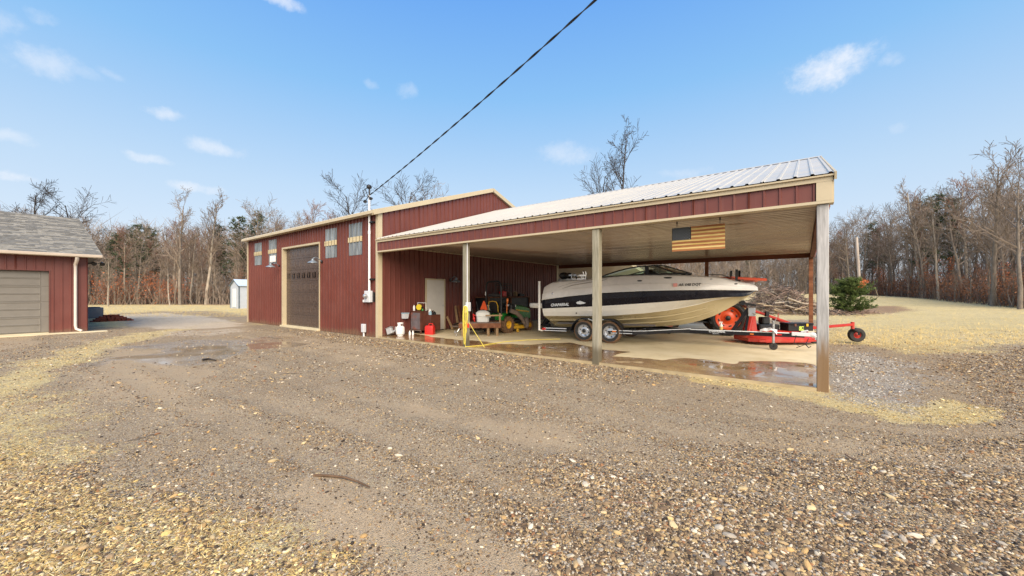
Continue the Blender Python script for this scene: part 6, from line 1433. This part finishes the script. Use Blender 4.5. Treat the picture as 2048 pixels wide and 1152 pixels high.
SLIM = dict(BARE, n=(16, 6, 6, 5), start=(.34, .2, .2, .2), ang=((22, 48), (22, 50), (25, 60), (25, 60)), len=((.16, .30), (.3, .55), (.35, .6), (.4, .7)), up=(.03, .10, .05, .02))
def finish(t, base, H):
    """scale so that the tree is H tall, foot on the ground"""
    zs = max(v[2] for v in t.crown.v); k = H / zs
    for m_ in (t.trunk, t.crown): m_.v = [(v[0] * k, v[1] * k, v[2] * k) for v in m_.v]
    t.tips = [(p * k, d) for p, d in t.tips]
def leaves(mb, tips, r, per, size, spread):
    for p, d in tips:
        for _ in range(per):
            c = p + Vector((r.gauss(0, spread), r.gauss(0, spread), r.gauss(0, spread)))
            a = Vector((r.uniform(-1, 1), r.uniform(-1, 1), r.uniform(-1, 1))).normalized() * size * r.uniform(.6, 1.3); b2 = a.orthogonal().normalized() * size * .55
            b2 = Matrix.Rotation(r.uniform(0, 6.3), 3, a) @ b2
            mb.add([c - a, c + b2, c + a, c - b2], [(0, 1, 2, 3)])
TREES = {}
def make_kind(key, seed, H, cfg, bark, twig, leaf=None, R=.0125, maxlev=3, per=2, lsize=.09, lspread=.25, lean=0.0):
    t = Tree(seed); t.branch(Vector((0, 0, -.15 * H / 16)), Vector((lean, lean * .3, 1)).normalized(), H * .80, H * R, 0, maxlev, cfg); finish(t, 0, H)
    tm = t.trunk.mesh('trunk', bark, smooth=60)
    mats_ = [twig]
    if leaf is not None: t.crown.mi = 1; mats_.append(leaf); leaves(t.crown, t.tips, t.r, per, lsize, lspread)
    TREES[key] = (tm, t.crown.mesh('crown', mats_), H)
make_kind('oak', 1, 16, BARE, M_bark, M_twig)
make_kind('oak2', 2, 16, BARE, M_bark, M_twig)
make_kind('ash', 3, 16, SLIM, M_bark, M_twig)
make_kind('ash2', 4, 16, SLIM, M_bark_p, M_twig)
make_kind('gum', 5, 16, dict(SLIM, start=(.5, .2, .2, .2)), M_bark_p, M_twig_r)
make_kind('dark', 6, 16, dict(BARE, n=(17, 6, 6, 5), start=(.22, .2, .2, .2), len=((.22, .36), (.34, .5), (.35, .55), (.4, .7))), M_bark_d, M_twig_d, R=.012)
make_kind('dark2', 7, 16, dict(BARE, n=(13, 7, 6, 4)), M_bark_d, M_twig_d)
make_kind('leaning', 8, 12, dict(SLIM, start=(.55, .2, .2, .2), n=(14, 5, 4, 3)), M_bark_p, M_twig, lean=.38, R=.010)
make_kind('russet', 9, 9, dict(BARE, n=(11, 5, 4, 3), start=(.15, .2, .2, .2)), M_bark, M_twig_r, M_leafbr, per=1, lsize=.10, lspread=.35)
make_kind('orange', 10, 5, dict(BARE, n=(10, 5, 4, 3), start=(.12, .2, .2, .2)), M_bark, M_twig_r, M_leafor, per=1, lsize=.075, lspread=.2)
make_kind('sapling', 11, 7, dict(SLIM, n=(9, 5, 4, 3)), M_bark, M_twig, R=.010)
def make_pine(key, seed, H):
    r = random.Random(seed); tk_ = B(); cr = B()
    pts = [Vector((r.uniform(-.1, .1) * i * .3, r.uniform(-.1, .1) * i * .3, H * i / 8 - .15)) for i in range(9)]; tk_.tube(pts, [H * .016 * (1 - .85 * i / 8) for i in range(9)], 7, False)
    for i in range(54):
        t = .34 + .66 * (i / 54) ** .85; z = H * t; L = H * .20 * (1.15 - t) ** .7 * r.uniform(.6, 1.15); a = r.uniform(0, 6.3)
        o = Vector((0, 0, z)); e = o + Vector((math.cos(a) * L, math.sin(a) * L, L * r.uniform(-.05, .35))); cr.mi = 0; cr.tube([o, e], [.05, .02], 4, False); cr.mi = 1
        for j in range(10):
            c = o.lerp(e, r.uniform(.35, 1.08)) + Vector((r.gauss(0, .25), r.gauss(0, .25), r.gauss(0, .16)))
            for _ in range(7):
                d = Vector((r.uniform(-1, 1), r.uniform(-1, 1), r.uniform(-.3, 1))).normalized() * r.uniform(.25, .45); w_ = d.orthogonal().normalized() * .045
                cr.add([c - w_, c + w_, c + d], [(0, 1, 2)])
    TREES[key] = (tk_.mesh('trunk', M_bark, smooth=60), cr.mesh('crown', [M_bark, M_needle]), H)
make_pine('pine', 21, 15); make_pine('pine2', 22, 15)
def tree(key, name, label, p, H, group=None, rot=0.0, wide=1.0, cat='tree'):
    tm, cm, h0 = TREES[key]; z = gh(p.x, p.y) - .05
    t = thing(name, label, cat, (p.x, p.y, z), 0, group)
    t.rotation_euler = (0, 0, rot); t.scale = (H / h0 * wide, H / h0 * wide, H / h0)
    for nm, me in (('trunk', tm), ('crown', cm)):
        o = bpy.data.objects.new(nm, me); COL.objects.link(o); o.parent = t
    return t
def top_h(v, z, p): return EYE + (CV - v) / FPX * z - gh(p.x, p.y)
tr_ = random.Random(42)
def place_of(u): return next(w for lim, w in ((200, 'behind the garage roof'), (345, 'just right of the garage'), (500, 'between the shed and the lane'), (760, 'above the workshop door end'), (1040, 'behind the workshop gable'), (1300, 'behind the stern of the boat'), (1640, 'beyond the brush pile'), (1800, 'behind the cedar'), (1930, 'right of the cedar'), (9999, 'at the right end of the woods')) if u < lim)
def pick(u, v, back, key, name, label, group=None, wide=1.0, rot=None, cat='tree'):
    k = (u - CU) / FPX; p = edge_pt(k, back); H = top_h(v, woods_z(k) + back, p)
    return tree(key, name, label, p, H, group, tr_.uniform(0, 6.3) if rot is None else rot, wide, cat)
# trees that can be told apart
pick(62, 345, -6, 'dark', 'bare_tree', 'tall thin bare tree rising behind the grey shingled garage roof', rot=1)
pick(158, 372, -4, 'dark2', 'bare_tree', 'broad dark bare tree at the end of the garage roof', rot=2, wide=1.1)
pick(360, 366, -2, 'ash', 'bare_tree', 'tall pale bare tree between garage and workshop, nearer the garage', rot=.4)
pick(412, 370, 0, 'ash2', 'bare_tree', 'tall grey bare tree between garage and workshop, nearer the workshop', rot=3)
pick(497, 380, 2, 'oak', 'bare_tree', 'bare tree standing over the far end of the workshop wall', rot=5)
pick(340, 490, -3.5, 'leaning', 'leaning_tree', 'pale leaning tree trunk at the edge of the woods left of the shed', rot=rad(160), wide=.9)
pick(216, 500, -6, 'ash2', 'bare_tree', 'pale forked tree close beside the garage downspout', rot=2.2)
pick(715, 350, -10, 'dark2', 'bare_tree', 'dark bare tree behind the white power mast', rot=1.4)
pick(795, 326, -6, 'dark2', 'bare_tree', 'dark bare tree above the cream rake of the workshop', rot=4.1)
pick(868, 358, -2, 'oak2', 'bare_tree', 'small bare tree top just left of the workshop peak', rot=2.6)
pick(1242, 208, -14, 'dark', 'bare_tree', 'tallest dark bare tree standing over the open shed roof', rot=.8, wide=.75)
pick(1188, 290, -12, 'dark2', 'bare_tree', 'shorter dark bare tree beside the tallest one over the shed roof', rot=3.7, wide=.75)
pick(1698, 426, -4, 'oak', 'bare_tree', 'rounded brownish bare tree just right of the weathered post', rot=1.9, wide=1.1)
pick(1985, 285, -2, 'ash', 'bare_tree', 'tall pale trunked bare tree towards the right edge of the woods', rot=2.4)
pick(2040, 290, -3, 'oak2', 'bare_tree', 'tall bare tree at the right end of the woods edge', rot=.3)
pick(1845, 345, 2, 'ash2', 'bare_tree', 'tall slender grey tree in the middle of the right hand woods', rot=5.2)
# the ranks of the woods
RANK = [('oak', 3), ('oak2', 3), ('ash', 3), ('ash2', 2), ('gum', 2)]
bag = [k for k, n in RANK for _ in range(n)]
def skyline(u): return float(np.interp(u, [-500, 0, 170, 230, 320, 420, 520, 700, 900, 1000, 1250, 1500, 1640, 1700, 1780, 1850, 1960, 2048, 2600], [430, 430, 440, 462, 462, 448, 432, 425, 425, 480, 500, 505, 470, 440, 425, 385, 350, 345, 330]))
for rank, (back, step) in enumerate(((2, .062), (7, .055), (13, .055), (20, .06))):
    k = -1.75
    while k < 1.75:
        kk = k + tr_.uniform(-.4, .4) * step; u = CU + kk * FPX; p = edge_pt(kk, back + tr_.uniform(-2, 2)); zz_ = woods_z(kk) + back
        H = max(5.5, top_h(skyline(u) + tr_.uniform(-28, 34), zz_, p))
        kd = tr_.choice(bag)
        what = {'oak': 'broad grey bare tree', 'oak2': 'spreading grey bare tree', 'ash': 'slim grey bare tree', 'ash2': 'slim pale trunked bare tree', 'gum': 'reddish bare tree'}[kd]
        where = place_of(u)
        lab = what + (' in the front rank ' if rank < 2 else ' deep in the woods ') + where
        tree(kd, 'bare_tree', lab, p, H, 'bare trees of the woods ' + where, tr_.uniform(0, 6.3), tr_.uniform(.8, 1.1))
        k += step * (1.0 if kk < .8 else .85) * (54 / woods_z(kk))
for u, v, back in ((272, 448, 4), (300, 455, 9), (232, 470, 6), (478, 432, 5), (516, 428, 9), (440, 450, 12), (1872, 388, 5), (1905, 395, 8), (1840, 400, 12), (1745, 445, 10), (1500, 505, 16)):
    pick(u, v, back, tr_.choice(('pine', 'pine2')), 'pine_tree', ('taller' if v < 440 else 'lower') + ' dark green pine ' + place_of(u), 'pines left of the workshop' if u < 600 else 'pines right of and behind the shed')
for k in np.arange(-1.15, -.62, .036):
    kk = k + tr_.uniform(-.015, .015); tree('orange' if kk < -.86 and tr_.random() < .4 else 'sapling' if tr_.random() < .5 else 'russet', 'beech_sapling', 'slight young tree at the woods edge ' + place_of(CU + kk * FPX), edge_pt(kk, tr_.uniform(-1, 3)), tr_.uniform(3.2, 5.6), 'slight young trees on the left', tr_.uniform(0, 6.3))
for k in np.arange(.86, 1.72, .030):
    kk = k + tr_.uniform(-.015, .015); tree('russet' if tr_.random() < .75 else 'orange', 'beech_sapling', 'russet leaved young tree ' + place_of(CU + kk * FPX), edge_pt(kk, tr_.uniform(-.5, 4)), tr_.uniform(3.0, 6.5) * (.8 if kk > 1.3 else 1), 'russet young trees on the right', tr_.uniform(0, 6.3))
for k in np.arange(-1.3, 1.75, .052):
    kk = k + tr_.uniform(-.02, .02); tree('sapling', 'sapling', 'thin bare sapling ' + place_of(CU + kk * FPX), edge_pt(kk, tr_.uniform(-1.5, 2)), tr_.uniform(4, 8), 'bare saplings along the woods', tr_.uniform(0, 6.3))
# tangled thicket below the trees: nobody could count it
def thicket(name, label, k0, k1, n, hmin, hmax, m_, back0, back1, leafy=None, seed=1, per=7, wide=.024):
    r = random.Random(seed); b = B()
    for i in range(n):
        p = edge_pt(r.uniform(k0, k1), r.uniform(back0, back1)); p.z = gh(p.x, p.y) - .05; h_ = r.uniform(hmin, hmax); q = p + Vector((r.gauss(0, .22) * h_, r.gauss(0, .22) * h_, h_)); b.mi = 0
        m0 = p.lerp(q, .5) + Vector((r.gauss(0, .1) * h_, r.gauss(0, .1) * h_, 0)); b.tube([p, m0, q], [.035, .022, .010], 3, False)
        for j in range(per):
            o = p.lerp(m0, r.uniform(.3, 1)) if j < 2 else m0.lerp(q, r.uniform(0, .9)); e = o + Vector((r.gauss(0, .3), r.gauss(0, .3), r.uniform(.05, .5))) * h_ * .5; w_ = Vector((.5, .86, 0)) * wide; b.add([o - w_, o + w_, e], [(0, 1, 2)])
            if leafy is not None and r.random() < .8:
                b.mi = 1; leaves(b, [(e, None), (o.lerp(e, .6), None)], r, 1, .11, .14); b.mi = 0
    o = b.obj(name, [m_, leafy] if leafy is not None else m_); return tag(o, label, 'thicket', kind='stuff')
thicket('undergrowth', 'brown leafless undergrowth along the foot of the woods', -1.8, 1.8, 3600, .8, 3.2, M_twig, -1.5, 10, seed=1)
thicket('undergrowth', 'dark leafless tangle deeper inside the woods', -1.8, 1.8, 4200, 2.0, 8.0, M_twig, 5, 28, seed=2, per=10, wide=.03)
thicket('undergrowth', 'russet leafy tangle at the foot of the right hand woods', .86, 1.9, 1500, .7, 3.4, M_twig_r, -1, 7, M_leafbr, seed=3)
thicket('undergrowth', 'dull russet leafy tangle at the foot of the left hand woods', -1.10, -.84, 210, .8, 4.6, M_twig_r, 0, 6, M_leafor, seed=4)
thicket('undergrowth', 'dull brown tangle at the foot of the left hand woods', -1.8, -.55, 900, .6, 2.6, M_twig_d, 0, 8, seed=14)
# a far hazy wall of stems closes the horizon
thicket('distant_woods', 'grey far woods beyond the first ranks of trees', -1.9, .85, 5600, 6, 16, M_twig, 22, 44, seed=5, per=17, wide=.045)
thicket('distant_woods', 'brown grey far woods deep behind the right hand trees', .75, 2.0, 2200, 5, 15, M_twig, 12, 36, seed=6, per=14, wide=.035)
# ------------------------------------------------------------------ cedar, pole, stump stake, brush pile
cp_ = Vector((2.72, 37.0, 0)); cz_ = gh(cp_.x, cp_.y); ct = thing('cedar_tree', 'bushy green cedar tree with a russet tip on the straw lawn', 'cedar tree', (cp_.x, cp_.y, cz_)); r = random.Random(12)
b = B(); b.tube([(cp_.x, cp_.y, cz_ - .1), (cp_.x - .05, cp_.y, cz_ + .7), (cp_.x + .05, cp_.y, cz_ + 1.8)], [.10, .07, .03], 7); b.obj('trunk', M_bark_d, ct)
cr = B(); rt = B()
for i in range(190):
    z = r.uniform(.30, 2.55); R_ = 1.50 * math.sin(math.pi * min(1, max(.04, (z + .15) / 3.1)) ** .8) ** .7 * r.choice((.45, .7, .82, .92, 1.2)) * (1.06 - .10 * z); a = r.uniform(0, 6.3)
    o = Vector((cp_.x, cp_.y, cz_ + z * .8)); e = Vector((cp_.x + R_ * math.cos(a), cp_.y + R_ * math.sin(a), cz_ + z + R_ * r.uniform(.05, .38)))
    tgt = rt if (e.x - cp_.x) > .55 and z > 1.95 and r.random() < .7 else cr
    tgt.tube([o, e], [.02, .006], 3, False)
    for j in range(15):
        c = o.lerp(e, r.uniform(.45, 1.0)) + Vector((r.gauss(0, .07), r.gauss(0, .07), r.gauss(0, .05))); d0 = (e - o).normalized()
        for _ in range(4):
            d = (d0 + Vector((r.gauss(0, .6), r.gauss(0, .6), r.gauss(.25, .5)))).normalized() * r.uniform(.10, .22); w_ = d.orthogonal().normalized() * .030
            tgt.add([c - w_, c + w_, c + d], [(0, 1, 2)])
cr.obj('crown', M_cedar, ct); rt.obj('russet_tip', M_leafor, ct)
pp_ = edge_pt((1721 - CU) / FPX, -10); pz = gh(pp_.x, pp_.y); zt_ = EYE + (CV - 474) / FPX * (woods_z(.906) - 10)
up = thing('utility_pole', 'bare pale utility pole standing behind the cedar', 'utility pole', (pp_.x, pp_.y, pz)); b = B(); b.tube([(pp_.x, pp_.y, pz - .2), (pp_.x - .45, pp_.y, zt_)], [.22, .17], 9); b.obj('pole', M_polewood, up, smooth=50)
p = deep(1757, 590, 58); z_ = gh(p.x, p.y); sk = thing('leaning_stake', 'thin pale stake leaning on the crest right of the cedar', 'stake', (p.x, p.y, z_)); b = B(); b.tube([(p.x, p.y, z_ - .1), (p.x - .4, p.y, z_ + 1.5)], [.06, .05], 6); b.obj('stake', M_log, sk)
bp0 = Vector((-1.6, 36.5, 0)); bz = gh(bp0.x, bp0.y); bpile = thing('brush_pile', 'heap of cut branches and pale logs on the lawn beyond the shed', 'brush pile', (bp0.x, bp0.y, bz)); r = random.Random(20)
for i in range(16):
    a = r.gauss(.62, .35); L = r.uniform(1.6, 3.4); c = bp0 + Vector((r.uniform(-1.9, 2.2), r.uniform(-1.5, -.2), bz + r.uniform(.15, 1.0))); d = Vector((math.cos(a), math.sin(a), r.uniform(-.25, .25))) * L / 2
    b = B(); mid = c + Vector((r.gauss(0, .1), r.gauss(0, .1), r.gauss(0, .12))); rr_ = r.uniform(.035, .085); b.tube([c - d, mid, c + d], [rr_, rr_ * .9, rr_ * .6], 7); b.obj('log', M_log if r.random() < .6 else M_bark_p, bpile, smooth=50)
b = B()
for i in range(1900):
    x = r.gauss(0, 1.7); y = r.gauss(0, 1.0); hh = 2.35 * math.exp(-(x * x / 4.4 + y * y / 2.2)); c = bp0 + Vector((x, y, bz + r.uniform(0, 1) ** .7 * hh + .03)); a = r.uniform(0, 6.3); L = r.uniform(.35, 1.5); d = Vector((math.cos(a), math.sin(a), r.gauss(.1, .4))) * L / 2; rr_ = r.choice((.008, .012, .016, .026)); b.mi = r.choice((0, 0, 0, 1, 2))
    b.tube([c - d, c + Vector((r.gauss(0, .06), r.gauss(0, .06), r.gauss(0, .08))), c + d], [rr_, rr_, rr_ * .5], 3, False)
tw = b.obj('brush', [M_brush, M_twig_d, M_bark_p], bpile); tw['kind'] = 'stuff'
b = B()
for i in range(380):
    p = bp0 + Vector((r.gauss(4.6, .7), r.gauss(3.5, .8), 0)); hh = .55 * math.exp(-((p.x - bp0.x - 4.6) ** 2) / .8); p.z = gh(p.x, p.y) + r.uniform(0, 1) * hh; a = r.uniform(0, 6.3); d = Vector((math.cos(a), math.sin(a), r.gauss(0, .2))) * r.uniform(.2, .6); b.tube([p - d, p + d], r.choice((.012, .02)), 3, False)
b2 = b.obj('twig_heap', M_brush); tag(b2, 'small low heap of dark twigs between the post and the cedar', 'twig heap', kind='stuff')
# ------------------------------------------------------------------ loose stones, straw and sticks on the yard
def scatter(name, label, pts, size, colr, squash, base, m_):
    """one object of countless small pieces: points carrying size, turn and colour, each drawn as a small stone"""
    me = bpy.data.meshes.new(name); n = len(pts); me.vertices.add(n); me.vertices.foreach_set('co', pts.astype(np.float32).ravel())
    def at(nm, typ, key, a): x = me.attributes.new(nm, typ, 'POINT'); x.data.foreach_set(key, np.asarray(a, np.float32).ravel())
    at('size', 'FLOAT_VECTOR', 'vector', np.stack([size * rng.uniform(.8, 1.5, n), size * rng.uniform(.6, 1.0, n), size * squash * rng.uniform(.6, 1.1, n)], -1))
    at('turn', 'FLOAT_VECTOR', 'vector', np.stack([rng.normal(0, .25, n), rng.normal(0, .25, n), rng.uniform(0, 6.28, n)], -1))
    c4 = np.concatenate([colr, np.ones((n, 1))], 1); at('stone_colour', 'FLOAT_COLOR', 'color', c4)
    o = tag(link(name, me), label, kind='stuff')
    ng = bpy.data.node_groups.new(name, 'GeometryNodeTree'); ng.interface.new_socket('Geometry', in_out='INPUT', socket_type='NodeSocketGeometry'); ng.interface.new_socket('Geometry', in_out='OUTPUT', socket_type='NodeSocketGeometry')
    N = ng.nodes; L = ng.links; gi = N.new('NodeGroupInput'); go = N.new('NodeGroupOutput'); iop = N.new('GeometryNodeInstanceOnPoints')
    if base == 'stone':
        g = N.new('GeometryNodeMeshIcoSphere'); g.inputs['Radius'].default_value = 1.0; g.inputs['Subdivisions'].default_value = 2; gout = g.outputs['Mesh']
        sp = N.new('GeometryNodeSetPosition'); nz = N.new('ShaderNodeTexNoise'); nz.inputs['Scale'].default_value = 1.3; vm = N.new('ShaderNodeVectorMath'); vm.operation = 'MULTIPLY_ADD'; vm.inputs[1].default_value = (.7, .7, .7); vm.inputs[2].default_value = (-.35, -.35, -.35)
        L.new(nz.outputs['Color'], vm.inputs[0]); L.new(gout, sp.inputs['Geometry']); L.new(vm.outputs[0], sp.inputs['Offset']); gout = sp.outputs['Geometry']
    else:
        g = N.new('GeometryNodeMeshCone'); g.inputs['Vertices'].default_value = 3; g.inputs['Radius Top'].default_value = .02; g.inputs['Radius Bottom'].default_value = .09; g.inputs['Depth'].default_value = 2.0; gout = g.outputs['Mesh']
    smt = N.new('GeometryNodeSetMaterial'); smt.inputs['Material'].default_value = m_; L.new(gout, smt.inputs['Geometry'])
    def named(nm, typ): a = N.new('GeometryNodeInputNamedAttribute'); a.data_type = typ; a.inputs['Name'].default_value = nm; return a.outputs[0]
    L.new(gi.outputs[0], iop.inputs['Points']); L.new(smt.outputs[0], iop.inputs['Instance'])
    L.new(named('turn', 'FLOAT_VECTOR'), iop.inputs['Rotation']); L.new(named('size', 'FLOAT_VECTOR'), iop.inputs['Scale']); L.new(iop.outputs[0], go.inputs[0])
    md = o.modifiers.new('scatter', 'NODES'); md.node_group = ng
    return o
def stone_mat(name, rough):
    m = bpy.data.materials.new(name); m.use_nodes = True; nt = NT(m.node_tree); bs = nt.n['Principled BSDF']
    a = nt.node('ShaderNodeAttribute', attribute_name='stone_colour'); a.attribute_type = 'INSTANCER'
    n_ = nt.noise(nt.node('ShaderNodeTexCoord').outputs['Object'], 3.0, 3.0); nt.put(bs.inputs['Base Color'], nt.mix(nt.maprange(n_, .35, .7, 0, .35), a.outputs['Color'], nt.vmath('SCALE', a.outputs['Color'], scale=.6)))
    bs.inputs['Roughness'].default_value = rough; bs.inputs['Specular IOR Level'].default_value = .25; return m
def spread(n, zmin, zmax, kmax=1.45, power=1.0):
    """random ground points, denser towards the near edge"""
    t = rng.uniform(0, 1, n); z = zmin * (zmax / zmin) ** (t ** power); k = rng.uniform(-kmax, kmax, n)
    return z * (CFW[0] + k * CRT[0]), z * (CFW[1] + k * CRT[1]), z
PAL = np.array([(.050, .038, .030), (.12, .085, .058), (.20, .145, .092), (.30, .215, .13), (.39, .285, .16), (.48, .355, .18), (.38, .34, .29), (.60, .53, .42), (.26, .135, .07), (.17, .16, .155)])
YEL = np.array([(.56, .42, .17), (.64, .51, .24), (.46, .32, .12), (.33, .22, .10), (.72, .61, .37)])
BLU = np.array([(.28, .275, .27), (.42, .41, .40), (.20, .19, .185), (.54, .52, .49)])
def keep_yard(x, y): return ~((x > -24.6) & (x < .40) & (y > 7.98)) & ~((x < -22.9) & (y < 2.4))
M_stone = stone_mat('yard_stone', .78); M_strawbit = stone_mat('straw_bit', .9)
x, y, z = spread(680000, 1.7, 17, power=1.15); ok = keep_yard(x, y); x, y, z = x[ok], y[ok], z[ok]
g_, wh_, bl_, wt_, di_, co_, le_ = ground_masks(x, y)
patch = fbm(x, y, 1.1, 61); patch2 = fbm(x, y, .35, 62)
pr_ = np.clip(.22 + .58 * co_ + .30 * (patch - .45) * 2 + .35 * (patch2 - .5), .02, 1) * (1 - .80 * di_) * (1 - .85 * wt_)
pr_ = np.maximum(pr_, .9 * bl_)
sel = rng.uniform(0, 1, len(x)) < pr_; x, y, z, g_, bl_, co_ = (a[sel] for a in (x, y, z, g_, bl_, co_))
n = len(x); size = np.exp(rng.normal(math.log(.0043), .45, n)) * (1 + .25 * co_) * np.clip(z / 5, 1, 1.9)
big = rng.uniform(0, 1, n) < .006; size[big] *= rng.uniform(1.8, 3.0, big.sum()); size = np.minimum(size, .030)
ci = PAL[rng.choice(len(PAL), n, p=[.14, .16, .18, .16, .10, .06, .08, .05, .04, .03])]
yl = rng.uniform(0, 1, n) < .48 * g_; ci[yl] = YEL[rng.integers(0, len(YEL), yl.sum())]
bu = rng.uniform(0, 1, n) < .85 * bl_; ci[bu] = BLU[rng.integers(0, len(BLU), bu.sum())]
lt = big & (rng.uniform(0, 1, n) < .6); ci[lt] = np.array([(.50, .40, .24), (.55, .50, .42), (.45, .30, .14)])[rng.integers(0, 3, lt.sum())]
ci = ci * rng.uniform(.8, 1.25, (n, 1)) * np.array((1.08, 1.04, .95))
scatter('gravel', 'loose brown, grey and yellowish stones strewn over the yard', np.stack([x, y, ground_h(x, y) + size * .15], -1), size, ci, .62, 'stone', M_stone)
# straw and leaf bits where the ground is straw coloured
x, y, z = spread(300000, 1.8, 22); ok = keep_yard(x, y); x, y = x[ok], y[ok]
g_ = ground_masks(x, y)[0]; sel = rng.uniform(0, 1, len(x)) < np.clip(g_ * 1.1 - .1, 0, 1) * np.clip(fbm(x, y, .5, 70) * 1.6 - .25, .05, 1); x, y = x[sel], y[sel]; n = len(x)
o_ = scatter('straw', 'dry yellow grass and leaf bits lying on the gravel', np.stack([x, y, ground_h(x, y) + .006], -1), np.full(n, .028), YEL[rng.integers(0, 5, n)] * rng.uniform(.75, 1.2, (n, 1)), .7, 'blade', M_strawbit)
_a = o_.data.attributes['turn']; t_ = np.stack([rng.normal(1.35, .3, n), rng.normal(0, .4, n), rng.uniform(0, 6.28, n)], -1).astype(np.float32); _a.data.foreach_set('vector', t_.ravel())
# fallen sticks
def stick(pix, r0, label, m_=None, seed=1):
    rr = random.Random(seed); P = [on_z(u, v, 0) for u, v in pix]; 
    for p in P: p.z = gh(p.x, p.y) + r0 * .8
    t = thing('fallen_stick', label, 'stick', P[0]); b = B(); b.tube(P, [r0 * (1 - .5 * i / (len(P) - 1)) for i in range(len(P))], 6); b.obj('stem', m_ or M_bark, t, smooth=60)
stick([(628, 939), (660, 940), (690, 943), (716, 951), (739, 962)], .013, 'longest curved brown stick lying on the gravel in the foreground', wood('stick_bark', (.07, .042, .025), (.16, .10, .06), 'X', knots=False))
stick([(540, 944), (575, 936), (598, 931), (640, 930)], .006, 'thin dark stick just left of the long curved stick')
stick([(1235, 990), (1290, 992), (1345, 994), (1370, 991)], .005, 'thin reddish twig on the coarse stones in the lower right', M_twig_r)
stick([(105, 851), (140, 850), (176, 849)], .007, 'short dark stick on the mud at the left')
stick([(255, 869), (290, 862), (310, 856)], .006, 'thin dark stick right of the short one at the left')
stick([(560, 742), (600, 741), (640, 738)], .010, 'straight twig on the gravel in front of the brown door')
stick([(535, 671), (550, 673), (566, 674)], .022, 'thick brown stick near the foot of the brown door')
stick([(405, 716), (418, 714), (432, 717)], .03, 'dark clod of wood lying in the puddle', M_bark_d)
stick([(1690, 898), (1703, 906), (1716, 911)], .007, 'short twig on the gravel right of centre', M_twig_r)
# winter tufts along the foot of the walls and the lawn
b = B(); r = random.Random(9)
for i in range(2600):
    if r.random() < .5: u, v = r.uniform(176, 500), r.uniform(610, 634)
    else: u, v = r.uniform(1660, 2060), r.uniform(612, 690)
    p = on_z(u, v, GZ); p.z = gh(p.x, p.y) - .01
    for j in range(3):
        q = p + Vector((r.gauss(0, .08), r.gauss(0, .08), 0)); e = q + Vector((r.gauss(0, .05), r.gauss(0, .05), r.uniform(.04, .14))); w_ = Vector((.006, .006, 0)); b.add([q - w_, q + w_, e], [(0, 1, 2)])
tf = b.obj('dry_grass', M_straw); tag(tf, 'short dry tufts of grass on the lawns', kind='stuff')
